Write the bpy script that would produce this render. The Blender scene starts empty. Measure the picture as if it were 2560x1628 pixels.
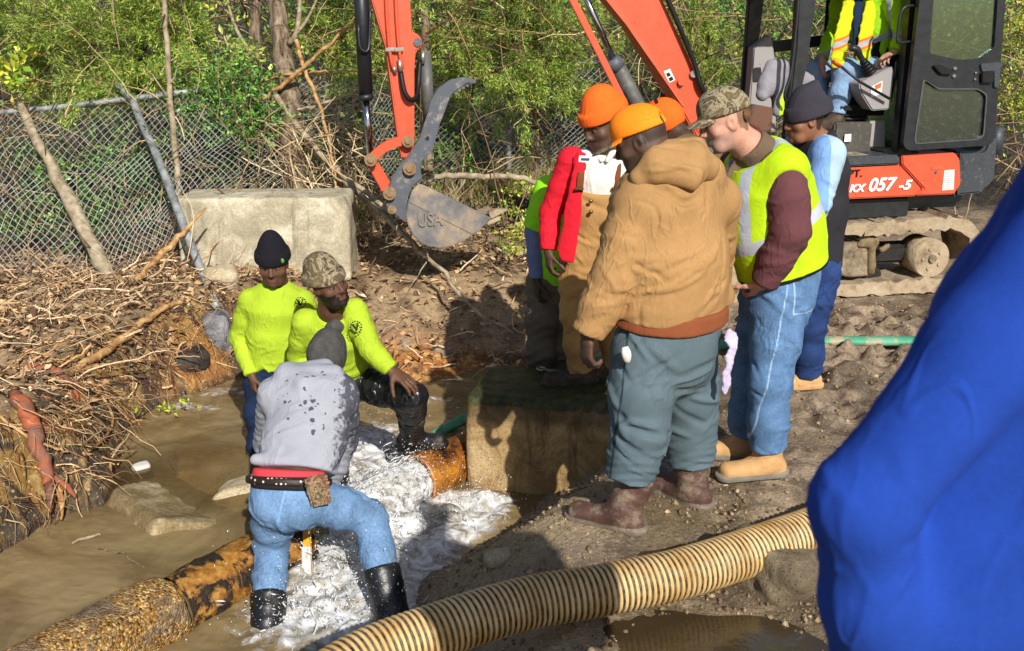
import bpy, bmesh, math, random
import numpy as np
from mathutils import Vector, Matrix
random.seed(7); RNG = np.random.default_rng(7)
SC = bpy.context.scene; COL = SC.collection
PI = math.pi
V3 = lambda *a: np.array(a, dtype=np.float64)
def nz(v):
    v = np.asarray(v, float); return v/max(np.linalg.norm(v), 1e-9)
# ---------- camera ----------
CH = 2.1; PITCH = math.radians(16.9); F = 2505.6      # focal length in pixels of a 2560 wide frame
cp, sp = math.cos(PITCH), math.sin(PITCH)
CAMP = V3(0, 0, CH)
def ray(px, py):
    u = (px-1280)/F; v = (814-py)/F
    return V3(u, cp+v*sp, -sp+v*cp)
def at(px, py, Y):                 # point seen at a pixel, Y metres in front of the viewer
    d = ray(px, py); return CAMP+d*(Y/d[1])
def gp(px, py, z):                 # point seen at a pixel on the level z
    d = ray(px, py); return CAMP+d*((z-CH)/d[2])
cam = bpy.data.cameras.new('camera'); camo = bpy.data.objects.new('camera', cam); COL.objects.link(camo)
camo.location = CAMP; camo.rotation_euler = (PI/2-PITCH, 0, 0)
cam.sensor_width = 36; cam.lens = 36*F/2560; cam.clip_end = 300; cam.clip_start = .05
cam.dof.use_dof = True; cam.dof.focus_distance = 5.2; cam.dof.aperture_fstop = 6.5
SC.camera = camo
# ---------- light ----------
SUNV = nz(V3(-1.06, 3.2, -2.25))      # the way the light travels
w = bpy.data.worlds.new('World'); SC.world = w; w.use_nodes = True
nt = w.node_tree; nt.nodes.clear()
sky = nt.nodes.new('ShaderNodeTexSky'); sky.sky_type = 'NISHITA'; sky.sun_disc = False
sky.sun_elevation = math.asin(-SUNV[2]); sky.sun_rotation = math.atan2(-SUNV[0], -SUNV[1])
bg = nt.nodes.new('ShaderNodeBackground'); bg.inputs[1].default_value = .08
wo = nt.nodes.new('ShaderNodeOutputWorld')
nt.links.new(sky.outputs[0], bg.inputs[0]); nt.links.new(bg.outputs[0], wo.inputs[0])
sl = bpy.data.lights.new('sun', 'SUN'); sl.energy = 4.5; sl.angle = math.radians(.55); sl.color = (1, .955, .88)
so = bpy.data.objects.new('sun', sl); COL.objects.link(so)
so.rotation_euler = Vector(SUNV).to_track_quat('-Z', 'Y').to_euler(); so.location = (3, -8, 9)
SC.view_settings.view_transform = 'Standard'; SC.view_settings.look = 'None'
SC.view_settings.exposure = .38; SC.view_settings.gamma = 1
SC.cycles.use_denoising = True
try: SC.cycles.denoiser = 'OPENIMAGEDENOISE'
except Exception: pass
SC.cycles.max_bounces = 8; SC.cycles.transparent_max_bounces = 16
SC.cycles.caustics_reflective = False; SC.cycles.caustics_refractive = False
# ---------- colour / material helpers ----------
def lin(c):
    c = np.asarray(c, float); return np.where(c <= .04045, c/12.92, ((c+.055)/1.055)**2.4)
def C(h, k=1.0):
    h = h.lstrip('#'); return tuple(float(x) for x in np.clip(lin([int(h[i:i+2], 16)/255 for i in (0, 2, 4)])*k, 0, 1))
class M:
    """small node-graph builder"""
    def __init__(s, name, rough=.8, spec=.3, metal=0.0):
        s.m = bpy.data.materials.new(name); s.m.use_nodes = True; s.t = s.m.node_tree
        s.b = s.t.nodes['Principled BSDF']; s.b.inputs['Roughness'].default_value = rough
        s.b.inputs['Specular IOR Level'].default_value = spec; s.b.inputs['Metallic'].default_value = metal
        s._co = None
    def n(s, typ, **kw):
        x = s.t.nodes.new(typ)
        for k, v in kw.items(): setattr(x, k, v)
        return x
    def link(s, a, b): s.t.links.new(a, b)
    def setin(s, sock, v):
        if hasattr(v, 'is_output') or isinstance(v, bpy.types.NodeSocket): s.link(v, sock)
        elif isinstance(v, (tuple, list)): sock.default_value = (*v, 1)[:4] if sock.type == 'RGBA' else v
        else: sock.default_value = v
    def co(s, scale=None):
        if s._co is None: s._co = s.n('ShaderNodeTexCoord').outputs['Object']
        if scale is None: return s._co
        mp = s.n('ShaderNodeMapping'); s.link(s._co, mp.inputs[0]); mp.inputs['Scale'].default_value = scale; return mp.outputs[0]
    def noise(s, scale, detail=4, rough=.6, vec=None, dist=0.0):
        x = s.n('ShaderNodeTexNoise'); s.link(vec or s.co(), x.inputs['Vector'])
        x.inputs['Scale'].default_value = scale; x.inputs['Detail'].default_value = detail
        x.inputs['Roughness'].default_value = rough; x.inputs['Distortion'].default_value = dist
        return x.outputs[0]
    def voro(s, scale, feature='F1', out='Distance', vec=None, rnd=1.0):
        x = s.n('ShaderNodeTexVoronoi', feature=feature); s.link(vec or s.co(), x.inputs['Vector'])
        x.inputs['Scale'].default_value = scale; x.inputs['Randomness'].default_value = rnd; return x.outputs[out]
    def ramp(s, fac, stops):
        x = s.n('ShaderNodeValToRGB'); s.setin(x.inputs[0], fac); e = x.color_ramp.elements
        while len(e) < len(stops): e.new(.5)
        for el, (p, c) in zip(e, stops):
            el.position = p; el.color = (*c, 1) if isinstance(c, (tuple, list)) else (c, c, c, 1)
        return x.outputs[0]
    def step(s, x, lo, hi):
        q = s.n('ShaderNodeMapRange', interpolation_type='SMOOTHSTEP'); s.setin(q.inputs[0], x)
        q.inputs[1].default_value = lo; q.inputs[2].default_value = hi; return q.outputs[0]
    def mr(s, x, a, b, c, d):
        q = s.n('ShaderNodeMapRange'); s.setin(q.inputs[0], x)
        for i, v in zip((1, 2, 3, 4), (a, b, c, d)): q.inputs[i].default_value = v
        return q.outputs[0]
    def math(s, op, a, b=0.0, c=None):
        q = s.n('ShaderNodeMath', operation=op); s.setin(q.inputs[0], a); s.setin(q.inputs[1], b)
        if c is not None: s.setin(q.inputs[2], c)
        return q.outputs[0]
    def mix(s, fac, a, b, blend='MIX'):
        q = s.n('ShaderNodeMix', data_type='RGBA', blend_type=blend); s.setin(q.inputs[0], fac)
        s.setin(q.inputs[6], a); s.setin(q.inputs[7], b); return q.outputs[2]
    def attr(s, name, out='Color'):
        q = s.n('ShaderNodeAttribute', attribute_name=name); return q.outputs[out]
    def mul(s, col, fac):              # colour x scalar
        q = s.n('ShaderNodeVectorMath', operation='SCALE'); s.setin(q.inputs[0], col); s.setin(q.inputs[3], fac); return q.outputs[0]
    def base(s, col): s.setin(s.b.inputs['Base Color'], col); return s
    def rough(s, r): s.setin(s.b.inputs['Roughness'], r); return s
    def bump(s, hgt, strength=.3, dist=.01, prev=None):
        q = s.n('ShaderNodeBump'); q.inputs['Strength'].default_value = strength; q.inputs['Distance'].default_value = dist
        s.setin(q.inputs['Height'], hgt)
        if prev is not None: s.link(prev, q.inputs['Normal'])
        s.link(q.outputs[0], s.b.inputs['Normal']); return q.outputs[0]
def simple(name, col, rough=.6, metal=0.0, var=.2, vs=8, bump=0.0, bs=60, spec=.3, dirt=None, dirt_amt=.5, dirt_scale=5):
    m = M(name, rough, spec, metal)
    c = m.mul(col, m.mr(m.noise(vs, 5), .3, .7, 1-var, 1+var))
    if dirt:
        f = m.step(m.noise(dirt_scale, 7, .7), .62-dirt_amt*.3, .80-dirt_amt*.3)
        c = m.mix(f, c, dirt); m.rough(m.mr(f, 0, 1, rough, .9))
    m.base(c)
    if bump: m.bump(m.noise(bs, 4), bump, .01)
    return m.m
# ---------- object helpers ----------
def root(name, label, cat, loc, group=None):
    o = bpy.data.objects.new(name, None); COL.objects.link(o); o.location = [float(x) for x in loc]; o.empty_display_size = .1
    o['label'] = label; o['category'] = cat
    if group: o['group'] = group
    return o
def tag(o, label=None, cat=None, group=None, kind=None):
    for k, v in (('label', label), ('category', cat), ('group', group), ('kind', kind)):
        if v: o[k] = v
    return o
def parent_world(p):
    x = V3(0, 0, 0)
    while p is not None: x = x+np.array(p.location); p = p.parent
    return x
def mesh_np(name, v, quads=None, tris=None, smooth=True):
    me = bpy.data.meshes.new(name); v = np.asarray(v, np.float32)
    me.vertices.add(len(v)); me.vertices.foreach_set('co', v.ravel())
    parts = []
    if quads is not None and len(quads): parts.append((np.asarray(quads, np.int32), 4))
    if tris is not None and len(tris): parts.append((np.asarray(tris, np.int32), 3))
    li = np.concatenate([p.ravel() for p, _ in parts]); tot = np.concatenate([np.full(len(p), k, np.int32) for p, k in parts])
    me.loops.add(len(li)); me.loops.foreach_set('vertex_index', li)
    me.polygons.add(len(tot)); me.polygons.foreach_set('loop_start', np.concatenate([[0], np.cumsum(tot)[:-1]]).astype(np.int32))
    me.polygons.foreach_set('use_smooth', np.full(len(tot), smooth))
    me.update(calc_edges=True); me.validate(); return me
def link(name, me, mat, parent=None, loc=None):
    o = bpy.data.objects.new(name, me); COL.objects.link(o)
    for m in (mat if isinstance(mat, (list, tuple)) else [mat]): me.materials.append(m)
    if parent is not None: o.parent = parent
    if loc is not None: o.location = [float(x) for x in loc]
    return o
def obj_np(name, v, mat, parent=None, quads=None, tris=None, smooth=True, col=None, attrs=None, origin=None):
    """verts in world space; stored relative to the parent (or to origin for a top-level thing)"""
    v = np.asarray(v, float)
    off = parent_world(parent) if parent is not None else (np.asarray(origin, float) if origin is not None else V3(0, 0, 0))
    me = mesh_np(name, v-off, quads, tris, smooth)
    if col is not None:
        a = me.attributes.new('Col', 'FLOAT_COLOR', 'POINT'); c = np.ones((len(v), 4), np.float32); c[:, :3] = col
        a.data.foreach_set('color', c.ravel())
    for k, x in (attrs or {}).items():
        a = me.attributes.new(k, 'FLOAT', 'POINT'); a.data.foreach_set('value', np.asarray(x, np.float32))
    return link(name, me, mat, parent, None if parent is not None else off)
class MB:
    """collects polygons in world space and links them as one mesh"""
    def __init__(s): s.v = []; s.f = []; s.sm = []
    def add(s, vs, fs, smooth=False):
        o = len(s.v); s.v += [tuple(map(float, p)) for p in vs]; s.f += [tuple(i+o for i in f) for f in fs]; s.sm += [smooth]*len(fs); return s
    def box(s, c, size, ax=None, bev=0.0):
        ax = np.eye(3) if ax is None else np.asarray(ax, float); hx, hy, hz = [q/2 for q in size]; c = np.asarray(c, float)
        if bev <= 0:
            P = [c+ax[0]*x*hx+ax[1]*y*hy+ax[2]*z*hz for x in (-1, 1) for y in (-1, 1) for z in (-1, 1)]
            return s.add(P, [(0, 1, 3, 2), (4, 6, 7, 5), (0, 4, 5, 1), (2, 3, 7, 6), (0, 2, 6, 4), (1, 5, 7, 3)])
        bm = bmesh.new(); bmesh.ops.create_cube(bm, size=1)
        for q in bm.verts: q.co = Vector((q.co.x*size[0], q.co.y*size[1], q.co.z*size[2]))
        bmesh.ops.bevel(bm, geom=bm.edges[:], offset=bev, segments=2, affect='EDGES')
        return s.bm(bm, c, ax)
    def bm(s, bm, c=(0, 0, 0), ax=None, smooth=False):
        ax = np.eye(3) if ax is None else np.asarray(ax, float); c = np.asarray(c, float)
        bm.verts.index_update()
        s.add([c+ax[0]*q.co.x+ax[1]*q.co.y+ax[2]*q.co.z for q in bm.verts], [[q.index for q in f.verts] for f in bm.faces], smooth); bm.free(); return s
    def prism(s, poly, ext, bev=0.0, smooth=False):
        """poly: 3D points of one face, ext: extrusion vector"""
        poly = [np.asarray(p, float) for p in poly]; ext = np.asarray(ext, float)
        bm = bmesh.new(); a = [bm.verts.new(p) for p in poly]; b = [bm.verts.new(p+ext) for p in poly]; n = len(a)
        bm.faces.new(a); bm.faces.new(b[::-1])
        for i in range(n): bm.faces.new((a[i], b[i], b[(i+1) % n], a[(i+1) % n]))
        bmesh.ops.recalc_face_normals(bm, faces=bm.faces[:])
        if bev > 0: bmesh.ops.bevel(bm, geom=bm.edges[:], offset=bev, segments=2, affect='EDGES')
        return s.bm(bm, smooth=smooth)
    def tube(s, pts, r, seg=8, caps=True, smooth=True, flat=1.0, side=None):
        pts = [np.asarray(p, float) for p in pts]; n = len(pts); rr = r if hasattr(r, '__len__') else [r]*n
        vs = []; fs = []; u = None
        for i, p in enumerate(pts):
            t = nz(pts[min(i+1, n-1)]-pts[max(i-1, 0)])
            if u is None: u = np.cross(t, side if side is not None else ((0, 0, 1) if abs(t[2]) < .9 else (1, 0, 0)))
            u = nz(u-t*np.dot(u, t)); w_ = np.cross(t, u)
            for k in range(seg):
                a = 2*PI*k/seg; vs.append(p+(u*math.cos(a)+w_*math.sin(a)*flat)*rr[i])
        for i in range(n-1):
            for k in range(seg): fs.append((i*seg+k, i*seg+(k+1) % seg, (i+1)*seg+(k+1) % seg, (i+1)*seg+k))
        s.add(vs, fs, smooth)
        if caps:
            o = len(s.v)-len(vs)
            s.f += [tuple(o+k for k in range(seg))[::-1], tuple(o+(n-1)*seg+k for k in range(seg))]; s.sm += [False, False]
        return s
    def cyl(s, a, b, r, seg=20, r2=None): return s.tube([a, b], [r, r if r2 is None else r2], seg, smooth=True)
    def ball(s, c, r, ax=None, seg=10):
        bm = bmesh.new(); bmesh.ops.create_uvsphere(bm, u_segments=seg, v_segments=seg//2+1, radius=1)
        r = r if hasattr(r, '__len__') else (r, r, r)
        for q in bm.verts: q.co = Vector((q.co.x*r[0], q.co.y*r[1], q.co.z*r[2]))
        return s.bm(bm, c, ax, True)
    def build(s, name, mat, parent=None, origin=None):
        off = parent_world(parent) if parent is not None else (np.asarray(origin, float) if origin is not None else V3(0, 0, 0))
        me = bpy.data.meshes.new(name); me.from_pydata([tuple(np.asarray(p)-off) for p in s.v], [], s.f)
        me.polygons.foreach_set('use_smooth', s.sm); me.update()
        bm = bmesh.new(); bm.from_mesh(me); bmesh.ops.recalc_face_normals(bm, faces=bm.faces[:]); bm.to_mesh(me); bm.free()
        return link(name, me, mat, parent, None if parent is not None else off)
def cat_pts(pts, n):                # Catmull-Rom resample
    P = np.asarray(pts, float); P = np.vstack([2*P[0]-P[1], P, 2*P[-1]-P[-2]]); out = []
    m = len(P)-3
    for i in range(n):
        x = i/(n-1)*m; k = min(int(x), m-1); t = x-k; a, b, c, d = P[k:k+4]
        out.append(.5*((2*b)+(-a+c)*t+(2*a-5*b+4*c-d)*t*t+(-a+3*b-3*c+d)*t**3))
    return np.array(out)
def text_mesh(name, body, size, ext, origin, ux, uy, mat, parent, shear=0.0, xscale=1.0, bold=0.0, fit=None):
    cu = bpy.data.curves.new(name, 'FONT'); cu.body = body; cu.size = size; cu.extrude = ext; cu.shear = shear; cu.offset = bold
    tmp = bpy.data.objects.new(name, cu); COL.objects.link(tmp)
    dg = bpy.context.evaluated_depsgraph_get(); me = bpy.data.meshes.new_from_object(tmp.evaluated_get(dg)); bpy.data.objects.remove(tmp)
    if fit: xs = [q.co.x for q in me.vertices]; xscale = fit/(max(xs)-min(xs)); sh0 = min(xs)
    ux = nz(ux); un = nz(np.cross(ux, uy)); uy = np.cross(un, ux); off = parent_world(parent) if parent else V3(0, 0, 0)
    for q in me.vertices:
        p = np.asarray(origin)+ux*q.co.x*xscale+uy*q.co.y+un*q.co.z-off; q.co = Vector(p)
    return link(name, me, mat, parent)
# ---------- implicit modelling: smooth unions of tapered ellipse limbs, meshed by surface nets ----------
def waves(X, Y, Z, sc, seed, n=5):
    r = np.random.default_rng(seed); out = 0
    for i in range(n):
        k = r.normal(size=3); k = k/np.linalg.norm(k)*sc*(.6+.9*r.random()); out = out+np.sin(k[0]*X+k[1]*Y+k[2]*Z+r.random()*6.28)
    return out/n
class Vol:
    def __init__(s, lo, hi, h):
        s.lo = np.asarray(lo, float); s.hi = np.asarray(hi, float); s.h = h; s.n = np.ceil((np.asarray(hi)-s.lo)/h).astype(int)+1
        s.f = np.full(s.n, .3, np.float32)
        s.ax = [(s.lo[i]+np.arange(s.n[i])*h) for i in range(3)]
    def reg(s, lo, hi):
        a = np.clip(np.floor((np.asarray(lo)-s.lo)/s.h).astype(int), 0, s.n); b = np.clip(np.ceil((np.asarray(hi)-s.lo)/s.h).astype(int)+1, 0, s.n)
        sl = tuple(slice(a[i], b[i]) for i in range(3))
        if any(b[i] <= a[i] for i in range(3)): return None, None
        return sl, (s.ax[0][sl[0]][:, None, None], s.ax[1][sl[1]][None, :, None], s.ax[2][sl[2]][None, None, :])
    def put(s, sl, d, k, mode):
        f = s.f[sl]; d = d.astype(np.float32)
        if mode == 'sub': d = -d; h = np.maximum(k-np.abs(f-d), 0)/k; s.f[sl] = np.maximum(f, d)+h*h*k*.25
        elif mode == 'max': s.f[sl] = np.maximum(f, d)
        else:
            h = np.maximum(k-np.abs(f-d), 0)/k; s.f[sl] = np.minimum(f, d)-h*h*k*.25
    def ecap(s, a, b, ra, rb, side=None, k=.03, cap=1.0, wr=None, mode='add', rw=None):
        a = np.asarray(a, float); b = np.asarray(b, float); L = max(np.linalg.norm(b-a), 1e-6); ax = (b-a)/L
        ra = ra if hasattr(ra, '__len__') else (ra, ra); rb = rb if hasattr(rb, '__len__') else (rb, rb)
        R = max(*ra, *rb)*1.02+k+2*s.h+(wr[0]*1.6 if wr else 0)
        sl, g = s.reg(np.minimum(a, b)-R, np.maximum(a, b)+R)
        if sl is None: return s
        if side is None: side = (0, 0, 1) if abs(ax[2]) < .8 else (1, 0, 0)
        u = np.asarray(side, float); u = nz(u-ax*np.dot(u, ax)); v = np.cross(ax, u)
        X, Y, Z = g[0]-a[0], g[1]-a[1], g[2]-a[2]
        T = X*ax[0]+Y*ax[1]+Z*ax[2]; U = X*u[0]+Y*u[1]+Z*u[2]; W = X*v[0]+Y*v[1]+Z*v[2]
        t = np.clip(T/L, 0, 1); E = T-t*L
        ru = ra[0]+(rb[0]-ra[0])*t; rv = ra[1]+(rb[1]-ra[1])*t
        rc = np.minimum(ru, rv)*cap
        q = np.sqrt((U/ru)**2+(W/rv)**2+(E/rc)**2)+1e-4; l = np.sqrt(U*U+W*W+E*E)
        d = np.maximum(l*(1-1/q), -np.minimum(ru, rv))
        if wr:                                     # folds round the limb: amplitude, waves per metre, phase, (t0,t1) where strongest
            th = np.arctan2(W, U); ph = wr[2]
            a1 = np.sin(T*wr[1]*6.283+1.6*np.sin(th+ph)+1.1*np.sin(2*th-ph*1.7)+ph)
            a2 = np.sin(T*wr[1]*3.9+2.2*np.sin(th-ph)+ph*2)
            wv = (1-np.abs(a1))*.9+.35*a2
            env = 1.0
            if len(wr) > 3: env = np.clip(1-np.abs((T/L)-wr[3])/wr[4], 0, 1)
            d = d-wr[0]*wv*env
        s.put(sl, d, k, mode); return s
    def chain(s, pts, rs, side=None, k=.03, wr=None, cap=1.0):
        for i in range(len(pts)-1): s.ecap(pts[i], pts[i+1], rs[i], rs[i+1], side, k, cap, wr)
        return s
    def ell(s, c, R, r, k=.02, mode='add'):
        """R: rows are axes"""
        c = np.asarray(c, float); m = max(r)*1.05+k+2*s.h; sl, g = s.reg(c-m, c+m)
        if sl is None: return s
        P = [g[i]-c[i] for i in range(3)]; q = 0; l = 0
        for i in range(3):
            u = P[0]*R[i][0]+P[1]*R[i][1]+P[2]*R[i][2]; q = q+(u/r[i])**2; l = l+u*u
        q = np.sqrt(q)+1e-4; d = np.maximum(np.sqrt(l)*(1-1/q), -min(r))
        s.put(sl, d, k, mode); return s
    def cut(s, p, n, c=None, R=None, k=.012, wob=0.0):
        """remove everything on the +n side of the plane through p (within R of c)"""
        p = np.asarray(p, float); n = nz(n)
        if c is None: sl, g = s.reg(s.lo, s.lo+s.n*s.h)
        else: sl, g = s.reg(np.asarray(c)-R, np.asarray(c)+R)
        if sl is None: return s
        d = (g[0]-p[0])*n[0]+(g[1]-p[1])*n[1]+(g[2]-p[2])*n[2]
        if wob: d = d+wob*waves(g[0], g[1], g[2], 22, 5)
        if c is not None:
            r = np.sqrt((g[0]-c[0])**2+(g[1]-c[1])**2+(g[2]-c[2])**2); d = np.where(r < R*.98, d, -1)
        f = s.f[sl]; d = d.astype(np.float32); h = np.maximum(k-np.abs(f-d), 0)/k; s.f[sl] = np.maximum(f, d)+h*h*k*.25; return s
    def crease(s, amp, sc=22, seed=1, stretch=(1, 1, .55)):
        """broad soft cloth folds over the whole surface"""
        X, Y, Z = s.ax[0][:, None, None]*stretch[0], s.ax[1][None, :, None]*stretch[1], s.ax[2][None, None, :]*stretch[2]
        m = np.abs(s.f) < amp*4+2*s.h
        I = np.nonzero(m); x = X[I[0], 0, 0]; y = Y[0, I[1], 0]; z = Z[0, 0, I[2]]
        wx = x+.03*waves(x, y, z, sc*.8, seed+7, 3); wz = z+.03*waves(x, y, z, sc*.8, seed+8, 3)
        a = np.maximum(1-np.abs(waves(wx, y, wz*.7, sc*1.5, seed, 2))*3.2, 0)**1.5; b = waves(wx, y, wz, sc*.8, seed+1, 4); mk = np.clip(.15+1.6*waves(x, y, z, sc*.5, seed+5, 3), 0, 1)
        s.f[I] -= (amp*(.75*a*mk+.8*b)).astype(np.float32); return s
    def val(s, P):                       # field and gradient at points (nearest cell)
        I = [np.clip(np.round((P[:, d]-s.lo[d])/s.h).astype(int), 1, s.n[d]-2) for d in range(3)]; f = s.f; g = np.stack([f[I[0]+1, I[1], I[2]]-f[I[0]-1, I[1], I[2]], f[I[0], I[1]+1, I[2]]-f[I[0], I[1]-1, I[2]], f[I[0], I[1], I[2]+1]-f[I[0], I[1], I[2]-1]], 1)
        return f[I[0], I[1], I[2]], g/(np.linalg.norm(g, axis=1, keepdims=True)+1e-9)
    def foldline(s, pts, A, w):
        """a ridge with a valley along its lower side, following a line on the cloth (A < 0: a groove)"""
        pts = np.asarray(pts, float); sl, g = s.reg(pts.min(0)-3*w, pts.max(0)+3*w)
        if sl is None: return
        best = None; n = len(pts)-1
        for i in range(n):
            a, b = pts[i], pts[i+1]; e = b-a; L2 = e@e+1e-12; X, Y, Z = g[0]-a[0], g[1]-a[1], g[2]-a[2]; t = np.clip((X*e[0]+Y*e[1]+Z*e[2])/L2, 0, 1); d2 = (X-t*e[0])**2+(Y-t*e[1])**2+(Z-t*e[2])**2; T = (i+t)/n
            if best is None: best, bt = d2, T
            else: m = d2 < best; bt = np.where(m, T, bt); best = np.where(m, d2, best)
        q = best/(w*w); env = np.clip(np.sin(np.clip(bt, .0, 1)*PI), 0, 1)**.7; s.f[sl] -= (A*env*(np.exp(-q*1.6)-.55*np.exp(-q*.45)*np.clip(q, 0, 1))).astype(np.float32)
    def folds(s, n, c=None, R=None, d=None, ring=None, slant=.4, L=(.08, .2), w=(.010, .020), A=(.004, .010), seed=0, jit=.3):
        """cloth folds traced over the surface: along the direction d, or round the axis `ring`"""
        rg = np.random.default_rng(seed+17); I = np.nonzero(np.abs(s.f) < s.h*.7); P = np.stack([s.lo[k]+I[k]*s.h for k in range(3)], 1)
        if c is not None: P = P[np.linalg.norm(P-np.asarray(c), axis=1) < R]
        if len(P) < 5: return s
        p = P[rg.integers(0, len(P), n)]; ln = rg.uniform(*L, n); K = 9; out = [p]; sg = rg.choice([-1, 1], n)[:, None]; bend = rg.normal(0, .12, (n, 3)); d0 = None if d is None else np.asarray(d, float)[None]+rg.normal(0, jit, (n, 3))
        sl_ = rg.normal(0, slant, (n, 1))
        for i in range(K):
            f, g = s.val(p)
            if ring is not None: dd = np.cross(g, np.asarray(ring)[None])*sg+np.asarray(ring)[None]*sl_*sg
            else: dd = d0*sg
            dd = dd+bend*i*.3; dd = dd-g*np.sum(dd*g, 1, keepdims=True); dd /= np.linalg.norm(dd, axis=1, keepdims=True)+1e-9
            p = p+dd*(ln/K)[:, None]; f, g = s.val(p); p = p-g*np.clip(f, -.02, .02)[:, None]; out.append(p)
        out = np.stack(out, 1)
        for i in range(n): s.foldline(out[i], rg.uniform(*A)*(1 if rg.random() < .6 else -.9), rg.uniform(*w))
        return s
    def limb(s, a, b, n, R=.13, seed=0, k=1.0):
        """compression folds where a limb bends at b"""
        ax = nz(np.asarray(b)-np.asarray(a)); return s.folds(n, b, R, ring=ax, slant=.55, L=(.07*k, .16*k), w=(.009*k, .016*k), A=(.0035*k, .008*k), seed=seed)
    def mesh(s):
        f = s.f; n = f.shape; ins = f < 0
        cs = np.zeros((n[0]-1, n[1]-1, n[2]-1), np.int8)
        for i in (0, 1):
            for j in (0, 1):
                for k in (0, 1): cs += ins[i:n[0]-1+i, j:n[1]-1+j, k:n[2]-1+k]
        act = np.nonzero((cs > 0) & (cs < 8)); N = len(act[0])
        if N == 0: return np.zeros((0, 3)), np.zeros((0, 4), np.int32)
        idx = np.full(cs.shape, -1, np.int32); idx[act] = np.arange(N)
        cor = [(i, j, k) for i in (0, 1) for j in (0, 1) for k in (0, 1)]
        val = np.stack([f[act[0]+i, act[1]+j, act[2]+k] for i, j, k in cor], 1)
        P = np.zeros((N, 3)); cnt = np.zeros(N); ca = np.array(cor, float)
        for a in range(8):
            for b in range(a+1, 8):
                if np.abs(ca[a]-ca[b]).sum() != 1: continue
                va, vb = val[:, a], val[:, b]; m = (va < 0) != (vb < 0)
                t = np.where(m, va/np.where(m, va-vb, 1), 0)
                P += np.where(m[:, None], ca[a]+(ca[b]-ca[a])*t[:, None], 0); cnt += m
        P = P/cnt[:, None]+np.stack(act, 1); V = s.lo+P*s.h
        Q = []
        for axn in range(3):
            o = [slice(1, n[d]-1) for d in range(3)]; o2 = list(o); o[axn] = slice(0, n[axn]-1); o2[axn] = slice(1, n[axn])
            A = ins[tuple(o)]; B = ins[tuple(o2)]; e = np.nonzero(A != B)
            if not len(e[0]): continue
            p = [e[d]+(0 if d == axn else 1) for d in range(3)]; d1, d2 = (axn+1) % 3, (axn+2) % 3
            def cell(x, y):
                q = list(p); q[d1] = q[d1]-x; q[d2] = q[d2]-y; return idx[q[0], q[1], q[2]]
            quad = np.stack([cell(1, 1), cell(0, 1), cell(0, 0), cell(1, 0)], 1)
            fl = ~A[e]; quad[fl] = quad[fl][:, ::-1]; Q.append(quad)
        Q = np.concatenate(Q); Q = Q[(Q >= 0).all(1)]
        # one light relaxation pass
        S = np.zeros_like(V); c2 = np.zeros(len(V))
        for i in range(4):
            a, b = Q[:, i], Q[:, (i+1) % 4]
            for d in range(3): S[:, d] += np.bincount(a, V[b, d], len(V))+np.bincount(b, V[a, d], len(V))
            c2 += np.bincount(a, minlength=len(V))+np.bincount(b, minlength=len(V))
        V = V*.5+.5*S/np.maximum(c2, 1)[:, None]
        return V, Q
    def emit(s, name, mat, parent, colf=None, attrs=None, lumps=None):
        v, q = s.mesh(); col = colf(v) if colf else None
        at_ = {k: fn(v) for k, fn in (attrs or {}).items()}
        return obj_np(name, v, mat, parent, quads=q, col=col, attrs=at_)
def lerp(a, b, t): return np.asarray(a)*(1-t)+np.asarray(b)*t
def bounds(pts, pad): P = np.array([np.asarray(p, float) for p in pts]); return P.min(0)-pad, P.max(0)+pad
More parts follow.
